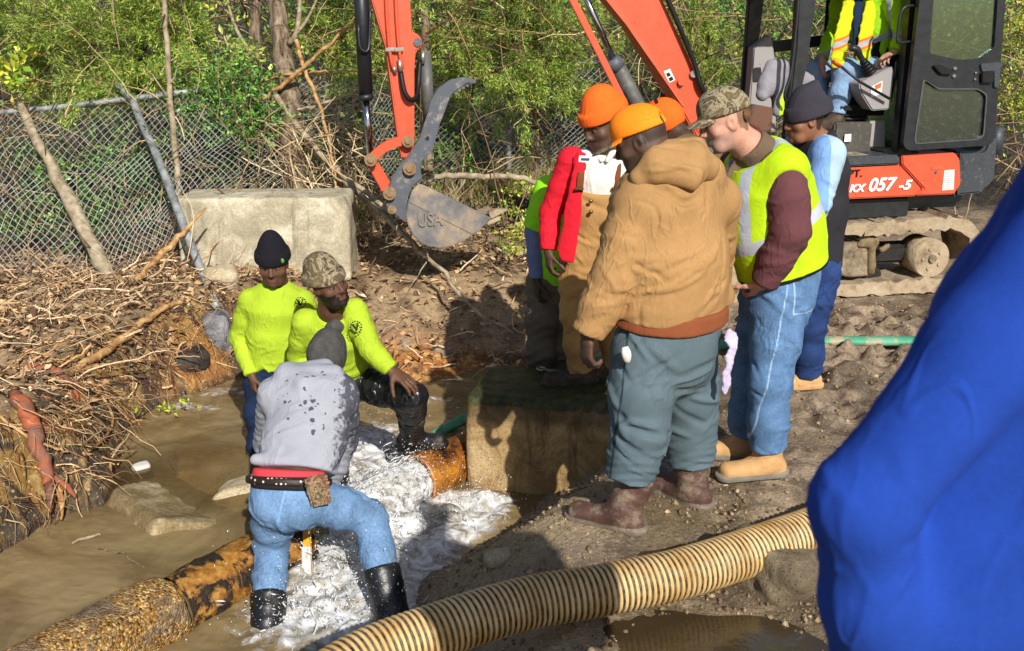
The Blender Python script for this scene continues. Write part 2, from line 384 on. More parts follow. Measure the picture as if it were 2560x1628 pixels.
# ---------- people ----------
def cloth(name, col=None, rough=.85, var=.13, vs=7, weave=230, fold=.5, fsc=16, marks=(), dirt=None, dirt_lo=.56, dirt_sc=5, spec=.2, spots=None, sheen=0.0, camo=None, fine=.15, rib=0):
    m = M(name, rough, spec)
    c = m.attr('Col') if col is None else col
    if camo:
        v = m.noise(camo[0], 5, .65, dist=1.2); c = m.ramp(v, [(.30, camo[1]), (.45, camo[2]), (.52, camo[3]), (.60, camo[4]), (.72, camo[1])])
    c = m.mul(c, m.mr(m.noise(vs, 5, .6), .3, .7, 1-var, 1+var))
    c = m.mul(c, m.mr(m.noise(vs*14, 3, .6), .3, .7, 1-var*.5, 1+var*.5))
    if dirt:
        f = m.step(m.noise(dirt_sc, 8, .7), dirt_lo, dirt_lo+.12); c = m.mix(m.math('MULTIPLY', f, .75), c, dirt)
    if spots:                                    # wet splashes: attribute 'wet' says where they may lie
        a = m.attr('wet', 'Fac'); dv = m.n('ShaderNodeTexNoise'); m.link(m.co(), dv.inputs['Vector']); dv.inputs['Scale'].default_value = 34; dv.inputs['Detail'].default_value = 4; vv = m.n('ShaderNodeVectorMath', operation='MULTIPLY_ADD'); m.link(dv.outputs['Color'], vv.inputs[0]); vv.inputs[1].default_value = (.05, .05, .05); m.link(m.co(), vv.inputs[2]); v1 = m.voro(spots[1], vec=vv.outputs[0]); n1 = m.noise(spots[1]*.55, 3)
        f = m.step(m.math('SUBTRACT', m.math('MULTIPLY', m.mr(n1, .34, .62, .2, 1.3), a), m.math('MULTIPLY', v1, 2.1)), -.05, .10)
        n2 = m.step(m.math('ADD', m.noise(26, 6, .7), m.mr(m.attr('soak', 'Fac'), 0, 1, -.35, .12)), .47, .62)
        c = m.mix(m.math('MAXIMUM', f, n2), c, spots[0])
    for an, cc, wd in marks:
        c = m.mix(m.step(m.attr(an, 'Fac'), -wd, wd), c, cc)
    m.base(c)
    pb = None
    if fold:
        mp = m.n('ShaderNodeMapping'); m.link(m.co(), mp.inputs[0]); mp.inputs['Rotation'].default_value = (.5, .35, .6); mp.inputs['Scale'].default_value = (1, 1, .38)
        n = m.noise(fsc*1.2, 2, .5, vec=mp.outputs[0], dist=.35); r = m.math('ABSOLUTE', m.math('SUBTRACT', n, .5)); mk = m.step(m.noise(fsc*.32, 2), .42, .62)
        pb = m.bump(m.math('ADD', m.math('MULTIPLY', m.math('MULTIPLY', m.step(r, .07, 0), mk), .7), m.math('MULTIPLY', m.noise(fsc*.9, 3, .5, vec=mp.outputs[0]), .9)), fold*.62, .012)
    if rib: pb = m.bump(m.noise(rib, 1, .5, vec=m.co((1, 1, .05))), .8, .004, pb)
    m.bump(m.noise(weave, 2, .7), fine, .003, pb)
    if sheen: m.b.inputs['Sheen Weight'].default_value = sheen
    return m.m
def skinmat(name, rough=.55, spec=.3):
    m = M(name, rough, spec); c = m.mul(m.attr('Col'), m.mr(m.noise(30, 5), .3, .7, .86, 1.14)); m.base(c)
    m.bump(m.noise(160, 4), .25, .003); return m.m
SKIN = skinmat('skin')
def hand(V, wr, d, nrm, th, s=1.0, curl=(.35, .4, .45, .5), spread=.06, thumb=.45):
    """wr wrist, d hand direction, nrm way the palm faces, th towards the thumb"""
    wr = np.asarray(wr, float); d = nz(d); nrm = nz(np.asarray(nrm)-d*np.dot(nrm, d)); th = np.asarray(th, float); t0 = np.cross(d, nrm); t0 = t0*(1 if np.dot(t0, th) > 0 else -1)
    k1 = wr+d*.088*s
    V.ecap(wr-d*.01, wr+d*.03*s, (.027*s, .019*s), (.036*s, .016*s), t0, .02)
    V.ecap(wr+d*.03*s, wr+d*.078*s, (.036*s, .016*s), (.041*s, .0135*s), t0, .012, cap=.8)
    V.ecap(wr+d*.02*s+t0*.018*s+nrm*.008*s, wr+d*.05*s+t0*.028*s+nrm*.010*s, .014*s, .012*s, k=.012)
    for i, (off, L) in enumerate(((.031, .074), (.0105, .083), (-.0105, .077), (-.030, .061))):
        p = k1+t0*off*s-d*(.006 if i in (0, 3) else 0)*s; dd = nz(d+t0*off*spread*30); a = curl[i] if hasattr(curl, '__len__') else curl
        ang = a*.8
        for j, fr in enumerate((.46, .30, .24)):
            dv = dd*math.cos(ang)+nrm*math.sin(ang); q = p+dv*L*fr*s; r0 = (.0100, .0090, .0083)[j]*s; V.ecap(p, q, r0, r0*.93, k=.004); p = q; ang += a*1.15
    p = wr+d*.028*s+t0*.030*s+nrm*.006*s; dv = nz(d*.62+t0*.72+nrm*thumb)
    for L, r0, bend in ((.038, .0125, 0), (.032, .0105, .25), (.026, .0095, .3)):
        dv = nz(dv+d*bend*.7+nrm*bend*.4); q = p+dv*L*s; V.ecap(p, q, r0*s, r0*.9*s, k=.006); p = q
class Head:
    def __init__(s, c, f, u, sc=1.0):
        s.c = np.asarray(c, float); s.f = nz(f); s.r = nz(np.cross(s.f, u)); s.u = np.cross(s.r, s.f); s.s = sc; s.R = np.array([s.r, s.f, s.u])
    def p(s, x, y, z): return s.c+(s.r*x+s.f*y+s.u*z)*s.s
    def loc(s, v): return ((v-s.c)@s.R.T)/s.s
    def build(s, V, neck, nr=.060, jaw=1.0):
        k = s.s; R = s.R
        V.ell(s.p(0, -.012, .035), R, (.077*k, .097*k, .098*k), .02)
        V.ell(s.p(0, .022, -.03), R, (.064*k*jaw, .072*k, .083*k), .03)
        V.ecap(s.p(-.03, .055, -.082), s.p(.03, .055, -.082), .026*k*jaw, .026*k*jaw, k=.03)
        V.ell(s.p(0, .084, -.092), R, (.020*k, .015*k, .016*k), .02)
        V.ecap(s.p(-.045, .070, .036), s.p(.045, .070, .036), .016*k, .016*k, k=.02)
        for q in (-1, 1):
            V.ell(s.p(q*.048, .058, -.018), R, (.024*k, .020*k, .020*k), .025)
            V.ell(s.p(q*.033, .099, .012), R, (.016*k, .014*k, .010*k), .014, 'sub')
            V.ell(s.p(q*.032, .076, .013), R, (.0135*k, .0135*k, .0105*k), .004)
            V.ell(s.p(q*.078, -.008, .0), R, (.009*k, .022*k, .033*k), .008)
            V.ell(s.p(q*.086, -.002, .003), R, (.006*k, .011*k, .018*k), .006, 'sub')
            V.ell(s.p(q*.013, .096, -.022), R, (.009*k, .010*k, .008*k), .008)
        V.ecap(s.p(0, .089, .022), s.p(0, .108, -.018), .008*k, .0115*k, k=.014)
        V.ecap(s.p(-.019, .084, -.049), s.p(.019, .084, -.049), .0085*k, .0085*k, k=.008)
        V.ecap(s.p(-.017, .083, -.062), s.p(.017, .083, -.062), .0095*k, .0095*k, k=.008)
        V.ell(s.p(0, .100, -.0555), R, (.022*k, .012*k, .0022*k), .004, 'sub')
        V.chain([s.p(0, -.022, -.055), lerp(s.p(0, -.03, -.08), neck, .5), neck], [nr*k, nr*k, nr*1.15*k], s.r, .03)
    def colour(s, v, skin, lip=None, beard=None, bcol=(.01, .008, .007), hair=None, hcol=(.012, .01, .009), col=None):
        q = s.loc(v); x, y, z = q[:, 0], q[:, 1], q[:, 2]; c = np.tile(np.asarray(skin, float), (len(v), 1)) if col is None else col
        near = (np.abs(z) < .2) & (np.abs(x) < .12) & (np.abs(y) < .16)
        def put(m, cc, a=1.0): m = m & near; c[m] = c[m]*(1-a)+np.asarray(cc)*a
        if hair == 'short': put((z > .035+.2*np.maximum(y-.02, 0)) & (y < .075) | ((y < -.035) & (z > -.045+.012*np.sin(x*160))), hcol, .85)
        if hair == 'fade': put((z > -.01) & (y < .07) & ((y < -.0) | (z > .05)), hcol, .55)
        jw = (y > .0) & (z < -.035)
        if beard == 'full': put((z < -.028+.25*np.maximum(-y+.05, 0)-.0) & (y > -.01) & ~((np.abs(x) < .034) & (z > -.043) & (y > .07)) & (z > -.15), bcol, .92)
        if beard in ('goatee', 'mouth'):
            put((np.abs(x) < .034) & (y > .055) & (z < -.036) & (z > -.13), bcol, .85)
        if beard == 'stubble': put((z < -.03) & (y > .0) & (z > -.13), bcol, .35)
        if beard == 'must': put((np.abs(x) < .035) & (y > .06) & (z < -.034) & (z > -.046), bcol, .8); put((np.abs(x) < .02) & (y > .05) & (z < -.072) & (z > -.12), bcol, .5)
        if lip is not None: put((np.abs(x) < .022) & (y > .080) & (z < -.046) & (z > -.067), lip, .6)
        for e in (-1, 1):
            d = np.sqrt((x-e*.032)**2+((z-.013)*1.3)**2); fr = (y > .066)
            zz = z-.011; put(fr & (d < .0165) & (zz > .0), np.asarray(skin)*.75, .8); put(fr & (np.abs(x-e*.032) < .012) & (np.abs(zz+.001) < .0042), (.20, .16, .14), .8); put(fr & (np.abs(x-e*.032) < .0058) & (np.abs(zz+.001) < .0052), (.012, .008, .006), 1)
            put(fr & (np.abs(z-.030-.1*(.03-np.abs(x-e*.032))) < .006) & (np.abs(x-e*.034) < .022), bcol if hcol is None else hcol, .85)
        return c
def beanie(name, H, mat, parent, z0=.03, tilt=0.0, peak=.02, cuff=.05, puff=1.0, back=0.0, colf=None, attrs=None, plain=False, gather=None, h=.006):
    k = H.s; c = H.p(0, -.012, .05); V = Vol(c-.24*k, c+.26*k, h); R = H.R
    V.ell(H.p(0, -.014-back, .045), R, (.090*k*puff, .110*k*puff, .112*k*puff), .02)
    if peak: V.ell(H.p(0, -.02-back, .045+.085), R, (.055*k, .065*k, (.028+peak)*k), .06)
    if gather: V.ecap(H.p(0, -.05, .15), H.p(0, -.075, .175), .022*k, .030*k, k=.02)
    n = -(H.u+H.f*tilt); V.crease(.004*k, 26, 3); V.cut(H.p(0, 0, z0), n, k=.006)
    if not plain:
        B = Vol(c-.24*k, c+.26*k, h); B.ell(H.p(0, -.014-back, .040), R, (.101*k*puff, .122*k*puff, .130*k*puff), .02)
        B.cut(H.p(0, 0, z0-.004), n, k=.012); B.cut(H.p(0, 0, z0+cuff), -n, k=.012); B.crease(.002*k, 30, 4)
        hh = np.maximum(.006-np.abs(V.f-B.f), 0)/.006; V.f = np.minimum(V.f, B.f)-hh*hh*.006*.25
    return V.emit(name, mat, parent, colf, attrs)
def capmesh(name, H, mat, parent, z0=.042, bill=(.07, .085), droop=1.0, colf=None, attrs=None, h=.0055, hole=False, rot=0.0):
    k = H.s; c = H.p(0, .02, .05); V = Vol(c-.26*k, c+.26*k, h); R = H.R
    V.ell(H.p(0, -.012, .040), R, (.091*k, .111*k, .105*k), .02); V.ell(H.p(0, .035, .085), R, (.062*k, .05*k, .045*k), .05)
    if hole: V.ell(H.p(0, -.125, .055), R, (.038*k, .04*k, .027*k), .008, 'sub')
    V.cut(H.p(0, 0, z0), -(H.u-H.f*.05), k=.006)
    if bill:
        # a bent sheet: ellipse in plan, arched across
        lo = H.p(0, .12, z0); sl, g = V.reg(lo-.2*k, lo+.2*k); P = [g[i]-H.c[i] for i in range(3)]
        x, y, z = [(P[0]*a[0]+P[1]*a[1]+P[2]*a[2])/k for a in (H.r, H.f, H.u)]
        if rot: x, y = x*math.cos(rot)-y*math.sin(rot), x*math.sin(rot)+y*math.cos(rot)
        zz = z-(z0+.006-3.2*droop*x*x-.16*(y-.08)); e = np.sqrt((x/bill[0])**2+(np.maximum(y-.075, -.02)/bill[1])**2)-1
        d = np.maximum(np.abs(zz)-.0045, e*.06)*k; d = np.maximum(d, -(y-.05)*k); V.put(sl, d, .008, 'add')
    return V.emit(name, mat, parent, colf, attrs)
def torso(V, pel, neck, shA, shB, rh, rw, rc, ext=.1, k=.07, shr=.075, wr=None, belly=None, fwd=None):
    side = nz(np.asarray(shB)-np.asarray(shA)); pel = np.asarray(pel, float); neck = np.asarray(neck, float); ax = nz(neck-pel)
    p1 = lerp(pel, neck, .42); p2 = lerp(pel, neck, .76); p0 = pel-ax*ext
    V.ecap(p0, p1, rh, rw, side, k, wr=wr); V.ecap(p1, p2, rw, rc, side, k, wr=wr)
    V.ecap(p2, lerp(pel, neck, .93), rc, (rc[0]*.62, rc[1]*.62), side, k)
    for sh in (shA, shB): V.ecap(lerp(neck, sh, .25)-ax*.03, sh, shr*1.0, shr, k=.06)
    if belly is not None: V.ell(lerp(pel, neck, .35)+nz(fwd)*belly[0], np.array([side, nz(np.cross(ax, side)), ax]), belly[1:], .08)
def core_body(P, hr=.16):
    """continuous body under the clothes: P is the person's joints"""
    J = P.J; s = P.s; V = P.V
    torso(V, J['pel'], J['neck'], J['shA'], J['shB'], (.13*s, .09*s), (.115*s, .085*s), (.135*s, .095*s), .04, shr=.05*s)
    for q in 'AB':
        V.chain([J['sh'+q], J['el'+q], J['wr'+q]], [.045*s, .036*s, .025*s], k=.02)
        if 'hi'+q in J: V.chain([lerp(J['hi'+q], J['pel'], .2), J['kn'+q], J['an'+q]], [.075*s, .048*s, .034*s], k=.03)
class Person:
    def __init__(s, label, J, base, sc=1.0, group=None, h=.0055, skin=(.05, .026, .014), pad=.24):
        s.J = {k: np.asarray(v, float) for k, v in J.items()}; s.s = sc; s.skin = skin
        s.root = root('person', label, 'person', base, group); s.h = h
        s.lo, s.hi = bounds(list(s.J.values()), pad); s.V = Vol(s.lo, s.hi, h)
    def vol(s, keys, pad, h): lo, hi = bounds([s.J[k] if isinstance(k, str) else k for k in keys], pad); return Vol(lo, hi, h)
    def sleeves(s, V, q, rs, cutwr=True, wr=(.010, 9, 0.7), k=.016, end=0.0):
        J = s.J; sh, el, wr_ = J['sh'+q], J['el'+q], J['wr'+q]; d = nz(wr_-el); m1 = lerp(sh, el, .5); m2 = lerp(el, wr_, .5)
        V.chain([sh, m1, el, m2, wr_+d*end], rs, k=k, wr=(wr[0]*.6, *wr[1:]) if wr else None); sd_ = int(abs(el[0])*1000)+ord(q); q_ = rs[2]/.07
        V.limb(sh, el, 12, .13*q_, sd_, q_); V.limb(el, wr_, 9, .11*q_, sd_+1, q_*.8); V.limb(lerp(sh, el, -.3), lerp(sh, el, .2), 6, .12*q_, sd_+2, q_)
        if cutwr: V.cut(wr_+d*end, d, wr_+d*(end+.05), .11, wob=.003)
    def trousers(s, V, rs, waist_r, waist_c=None, side=None, wr=(.010, 7, .3), k=.05, cuff=None, up=(0, 0, 1), waist_n=None, seat=None):
        J = s.J; side = nz(J['hiB']-J['hiA']) if side is None else side; pel = J['pel'] if waist_c is None else np.asarray(waist_c)
        mid = lerp(J['hiA'], J['hiB'], .5)
        V.ecap(lerp(mid, pel, -.1), pel+nz(pel-mid+V3(0, 0, .02))*.05, (waist_r[0]*1.05, waist_r[1]*1.08), waist_r, side, k)
        if seat is not None: V.ell(seat[0], np.array([side, nz(np.cross((0, 0, 1), side)), (0, 0, 1)]), seat[1], .06)
        for q in 'AB':
            hi, kn, an = J['hi'+q], J['kn'+q], J['an'+q]; e = an if cuff is None else lerp(kn, an, cuff)
            V.chain([hi, lerp(hi, kn, .5), kn, lerp(kn, e, .55), e], rs, k=k, wr=wr)
            sd_ = int(abs(kn[0])*1000)+ord(q); q_ = rs[2]/.085; V.limb(hi, kn, 11, .17, sd_, q_); V.limb(kn, e, 12, .16, sd_+1, q_*.95); V.folds(8, hi, .2, ring=nz(kn-hi), slant=.9, L=(.12, .3), w=(.012, .022), A=(.007, .016), seed=sd_+2)
            d = nz(e-kn); V.cut(e, d, e+d*.09, .16, wob=.004)
        if waist_n is not None: V.cut(pel+nz(waist_n)*0.0, waist_n, pel, .34)
    def boot(s, name, an, toe, heel_drop, rs, mat, top=None, top_r=None, L=.30, sole=None, wr=(.004, 11, .5), h=.006, colf=None, width=.045, solecol=None, attrs=None):
        """an ankle, toe direction (unit, flat-ish), heel_drop ankle height above the sole"""
        an = np.asarray(an, float); t = nz(toe); side = nz(np.cross(t, (0, 0, 1))); up = nz(np.cross(side, t))
        heel = an-up*(heel_drop-.045)-t*.055; tip = heel+t*(L-.075)
        pts = [heel, tip]+([np.asarray(top)] if top is not None else [an+V3(0, 0, .05)]); lo, hi = bounds(pts, .16); V = Vol(lo, hi, h)
        V.ecap(heel, lerp(heel, tip, .5), (width*.86, .048), (width*.98, .044), side, .03)
        V.ecap(lerp(heel, tip, .5), tip, (width*1.0, .046), (width*1.04, .040), side, .03)
        V.ecap(an-up*.03-t*.012, lerp(heel, tip, .55)+up*.012, (width*.92, .046), (width*.88, .026), side, .025)
        if top is not None:
            tr = top_r or rs; V.ecap(an-up*.02, top, rs, tr, side, .04, wr=wr); dd = nz(np.asarray(top)-an); V.cut(top, dd, np.asarray(top)+dd*.05, .13)
        # welted sole
        b = -up; z0 = an-up*heel_drop; V.folds(7, lerp(an, tip, .35), .10, ring=t, slant=.3, L=(.05, .1), w=(.006, .010), A=(.003, .006), seed=int(abs(an[0])*999)); V.cut(z0+up*.028, b, z0-up*.06+t*.08, .30, k=.004)
        S = Vol(lo, hi, h); S.ecap(heel-up*.02-t*.002, tip-up*.02+t*.004, (width*.98, .055), (width*1.05, .055), side, .01); S.ecap(heel-up*.02-t*.002, lerp(heel, tip, .55), (width*1.0, .055), (width*.94, .055), side, .02)
        S.cut(z0+up*.034, up, k=.004); S.cut(z0, -up, k=.004); V.f = np.minimum(V.f, S.f)
        v, q = V.mesh(); n = np.dot(v-z0, up); col = None
        if colf or solecol:
            col = colf(v) if colf else np.ones((len(v), 3))
            if solecol: col[n < .035] = solecol
        return obj_np(name, v, mat, s.root, quads=q, col=col, attrs={a: f(v) for a, f in (attrs or {}).items()})
def flatcol(c): return lambda v: np.tile(np.asarray(c, float), (len(v), 1))
def emit_body(P, H, **kw):
    v, q = P.V.mesh(); c = H.colour(v, P.skin, **kw); return obj_np('body', v, SKIN, P.root, quads=q, col=c)
def palm_tone(c): return tuple(min(1, x*2.2+.05) for x in c)

HIVIS = C('#c8f318', 1.0)
m_yellow = cloth('yellow_shirt_cloth', C('#c8e63a', .62), .8, .12, 5, 300, .55, 15)
m_grey = cloth('grey_fleece', C('#a9abb5', .78), .95, .07, 9, 240, .5, 13, spots=(C('#585963', .75), 24))
m_jean = cloth('faded_denim', C('#7b9fc8', .68), .85, .36, 6, 330, .7, 15, dirt=C('#7d8078', .8), dirt_lo=.60, marks=[('seam', C('#8fb7e6', .8), .0025)])
m_jean2 = cloth('blue_denim', C('#6a90bd', .64), .85, .34, 8, 330, .6, 15, marks=[('seam', C('#a6c4e4', .8), .0025)])
m_navy = cloth('navy_trousers', C('#20304e', .8), .9, .25, 8, 300, .5)
m_dark_jean = cloth('dark_blue_denim', C('#2c4478', .7), .9, .3, 8, 300, .5)
m_wet = cloth('wet_black_trousers', C('#17181a', .8), .33, .3, 10, 300, .9, 20, spec=.6)
m_rubber = simple('black_rubber', C('#1a1b1d', .9), .38, 0, .25, 12, .15, 90, .5, C('#6b6250', .5), .25, 9)
m_duck = cloth('brown_duck_canvas', C('#b48b5a', .78), .9, .13, 5, 280, .6, 14, marks=[('seam', C('#6a4c28', .7), .0018)], dirt=C('#8a6c48', .7), dirt_lo=.62, dirt_sc=6)
m_bib = cloth('tan_bib_canvas', C('#b58a55', .85), .9, .16, 6, 260, .6, 14, dirt=C('#5f4a32', .8), dirt_lo=.60)
m_teal = cloth('slate_green_twill', C('#63757d', .70), .85, .10, 5, 330, .55, 12, dirt=C('#8a8470', .7), dirt_lo=.66, dirt_sc=11, marks=[('seam', C('#34484f', .7), .0018), ('pocket', C('#0b0e0f'), .003)])
_m = M('brown_boot_leather', .55, .4); _c = _m.mul(_m.attr('Col'), _m.mr(_m.noise(14, 6), .3, .7, .75, 1.25)); _f = _m.step(_m.noise(10, 8, .72), .46, .66); _m.base(_m.mix(_m.math('MULTIPLY', _f, .7), _c, C('#a3917a', .8))); _m.rough(_m.mr(_f, 0, 1, .5, .9)); _m.bump(_m.math('ADD', _m.noise(22, 5, .6, dist=1.2), _m.noise(80, 4)), .5, .006); m_leather = _m.m
m_tanboot = simple('tan_boot_leather', C('#c69a68', .9), .75, 0, .15, 10, .2, 60, .25, C('#a38f74', .8), .2, 8)
m_orange = cloth('orange_knit', C('#fb6c22', .86), .85, .08, 6, 240, .35, 16, fine=.5, rib=110)
m_blackknit = cloth('black_knit', C('#1b1a20', .9), .95, .2, 8, 300, .25, 20, fine=.4, rib=120)
m_charknit = cloth('charcoal_fleece', C('#3b3840', .85), .95, .12, 8, 300, .35, 16)
m_greyknit = cloth('grey_knit', C('#4c4b48', .9), .95, .3, 30, 260, .3, 22, fine=.6)
CAMO = (11, C('#8b7a5c', .85), C('#5e5138', .8), C('#a5977b', .9), C('#3a3222', .8))
m_camo = cloth('camouflage_cloth', (1, 1, 1), .9, .1, 8, 320, .3, 18, camo=CAMO)
m_rust = cloth('rust_sweatshirt', C('#a05c38', .62), .9, .1, 6, 300, .3)

# joints of each worker are placed where the photograph shows them, at their own distance
def hipknee(): pass
# ===== worker in the grey hooded sweatshirt, bending over the pipe =====
def grey_worker():
    an_l = at(654, 1600, 3.80); an_l[2] = -.69; an_r = at(1012, 1600, 3.82); an_r[2] = -.66
    J = dict(pel=at(735, 1222, 4.12), neck=at(792, 940, 4.52), shA=at(694, 990, 4.45), shB=at(846, 985, 4.42), elA=at(672, 1110, 4.66), wrA=at(752, 1235, 4.62),
             elB=at(856, 1098, 4.56), wrB=at(822, 1212, 4.62), hiA=at(687, 1252, 4.12), hiB=at(778, 1250, 4.12), knA=at(680, 1362, 4.26), knB=at(922, 1292, 4.22), anA=an_l, anB=an_r, hd=at(815, 910, 4.72))
    P = Person('worker bending over in wet grey hooded sweatshirt, blue jeans and black rubber boots', J, (an_l[0], 4.1, -.8), skin=(.07, .036, .02))
    H = Head(J['hd'], (.35, .60, -.72), (.15, .72, .68), 1.0); core_body(P); H.build(P.V, J['neck'])
    hand(P.V, J['wrB'], nz(V3(-.3, .25, -.8)), (-.8, .3, 0), (.2, .8, .2), curl=(.9, .9, .95, 1)); hand(P.V, J['wrA'], nz(V3(.5, .2, -.8)), (.8, .4, 0), (0, .8, .2), curl=(.9, .9, .95, 1))
    emit_body(P, H, beard='full', hair='short')
    ob = beanie('bobble_hat', H, m_greyknit, P.root, z0=-.035, tilt=-.35, peak=.02, plain=True, puff=1.05)
    pc_ = H.p(.01, -.03, .190); pom = Vol(pc_-.1, pc_+.1, .005); pom.ell(pc_, np.eye(3), (.044, .044, .040)); pom.crease(.016, 110, 5); pom.emit('bobble', m_greyknit, ob)
    V = P.vol(['pel', 'neck', 'shA', 'shB', 'elA', 'elB', 'wrA', 'wrB', 'hd'], .22, .0075)
    torso(V, J['pel'], J['neck'], J['shA'], J['shB'], (.178, .115), (.185, .12), (.19, .125), .05, shr=.088, wr=(.007, 4, 1.0))
    V.crease(.006, 15, 3); up = nz(J['neck']-J['pel']); V.folds(16, None, None, d=up+V3(.5, 0, 0), L=(.12, .3), A=(.003, .008), seed=3); V.folds(10, at(730, 1120, 4.15), .22, d=(1, 0, .1), L=(.15, .3), w=(.012, .02), A=(.005, .010), seed=4)
    V.ecap(at(640, 1150, 4.15), at(810, 1160, 4.15), .028, .028, k=.05)
    cutp = at(722, 1158, 4.05); V.cut(cutp, nz(-up+V3(0, 0, -.15)), cutp, .40, wob=.006)
    P.sleeves(V, 'A', [.092, .080, .072, .062, .052]); P.sleeves(V, 'B', [.094, .086, .075, .066, .050], wr=(.012, 10, .5))
    # hood lying on the shoulders
    V.ecap(at(712, 948, 4.44), at(835, 935, 4.46), (.05, .045), (.045, .045), k=.03); V.ecap(at(735, 938, 4.50), at(812, 920, 4.53), .052, .046, k=.03)
    V.ecap(at(718, 932, 4.47), at(760, 960, 4.37), .05, .035, k=.04); V.ecap(at(760, 960, 4.37), at(815, 958, 4.38), .035, .03, k=.03)
    spread = lambda v: np.clip(1.15-np.linalg.norm((v-at(775, 1030, 4.35))*V3(1.9, 1.5, 1.5), axis=1)*2.6, 0, 1)
    soak = lambda v: np.clip((v[:, 0]-(at(835, 1060, 4.4)[0]))*9+.35, 0, 1)
    V.emit('hoodie', m_grey, P.root, None, {'wet': spread, 'soak': soak})
    # red shirt tail, dark waistband, belt
    side = nz(J['hiB']-J['hiA']); bel = at(722, 1190, 4.12); axn = nz(up*.6+V3(0, 0, .6))
    B = Vol(bel-.3, bel+.3, .007); B.ecap(bel-axn*.05, bel+axn*.07, (.166, .112), (.160, .105), side, .03); B.cut(bel+axn*.03, axn); B.cut(bel-axn*.06, -axn)
    fm = M('undershirt_cloth', .85); cc = fm.mix(fm.step(fm.attr('band', 'Fac'), -.003, .003), C('#1c1a1e'), C('#d6404a', .9)); fm.base(cc); fm.bump(fm.noise(30), .3)
    B.emit('undershirt', fm.m, P.root, None, {'band': lambda v: (v-bel)@axn-.001+.09*((v[:, 0]-bel[0])*(-.4))})
    V = P.vol(['pel', 'hiA', 'hiB', 'knA', 'knB', 'anA', 'anB'], .22, .0075)
    wc = at(722, 1212, 4.13)
    P.trousers(V, [.094, .088, .074, .070, .068], (.166, .112), wc, side, wr=(.009, 7, .4), cuff=.46, seat=(lerp(J['hiA'], J['hiB'], .5)+V3(0, -.03, .0), (.155, .10, .105)))
    V.crease(.006, 14, 6); V.cut(wc+axn*.045, axn, wc, .32)
    seam = lambda v: .004-np.abs((v[:, 0]-lerp(J['hiA'], J['hiB'], .32)[0])-.25*(v[:, 2]-J['hiA'][2]))+np.where(v[:, 2] > J['knA'][2]+.25, 0, -1)
    j = V.emit('jeans', m_jean, P.root, None, {'seam': seam})
    belt = Vol(bel-.3, bel+.3, .006); bc = wc+axn*.02; belt.ecap(bc-axn*.03, bc+axn*.03, (.196, .146), (.194, .144), side, .01); belt.cut(bc+axn*.018, axn); belt.cut(bc-axn*.020, -axn)
    bm_ = M('studded_belt_leather', .5); v1 = bm_.voro(48, rnd=.15); bm_.base(bm_.mix(bm_.step(v1, .30, .22), C('#2a1c17'), C('#c9c3b8'))); belt.emit('belt', bm_.m, P.root)
    # camouflage pouch on the belt
    pc = at(797, 1228, 3.975); up2 = nz(V3(-.05, -.32, .95)); sx = nz(V3(1, .28, .12)); ny = np.cross(sx, up2)
    pb = MB().box(pc, (.092, .155, .045), [sx, up2, ny], .012); pb.box(pc+up2*.035-ny*.004, (.098, .095, .05), [sx, up2, ny], .012)
    pb.build('phone_pouch', cloth('pouch_camouflage', (1, 1, 1), .85, .1, camo=(26, C('#a08060', .8), C('#7a4a38', .8), C('#c0a684', .8), C('#4a4a30', .8))), P.root)
    for q, top in (('A', lerp(an_l, J['knA'], .62)), ('B', lerp(an_r, J['knB'], .66))):
        a = J['an'+q]; P.boot('rubber_boot', a, (.15, .95, 0) if q == 'A' else (.55, .8, 0), .10, (.066, .072), m_rubber, top, (.084, .088), wr=(.003, 8, .5))
    return P
grey_worker()

def emblem_marks(c, ax_u, ax_v, r=.034):
    """ring of lettering and a V on the chest, as a signed field over the shirt"""
    def fn(v):
        d = v-c; u = d@ax_u/r; w = d@ax_v/r; rr = np.sqrt(u*u+w*w); return u, w, rr
    return fn
def chest_badge(P, c, n, up, r=.036):
    n = nz(n); u = nz(np.cross(up, n)); w_ = np.cross(n, u); b = MB()
    def arc(r0, r1, a0, a1, k=8):
        for i in range(k):
            A, B = a0+(a1-a0)*i/k, a0+(a1-a0)*(i+1)/k
            q = [c+(u*math.cos(t)+w_*math.sin(t))*s for t, s in ((A, r0), (B, r0), (B, r1), (A, r1))]
            b.prism(q, n*.002)
    k = 14
    for i in range(k): arc(r*.80, r, 2*PI*i/k, 2*PI*(i+.62)/k, 2)
    for sgn, th in ((-1, .20), (1, .10)):
        p0 = c+u*sgn*r*.42+w_*r*.45; p1 = c-w_*r*.55
        b.prism([p0-u*th*r, p0+u*th*r, p1+u*th*r*.9, p1-u*th*r*.9], n*.002)
    for sgn in (-1, 1): b.prism([c+u*(sgn*.42-.3)*r+w_*r*.45, c+u*(sgn*.42+.3)*r+w_*r*.45, c+u*(sgn*.42+.3)*r+w_*r*.57, c+u*(sgn*.42-.3)*r+w_*r*.57], n*.002)
    b.build('shirt_badge', m_badge, P)
m_badge = simple('badge_print', C('#22301a'), .8)
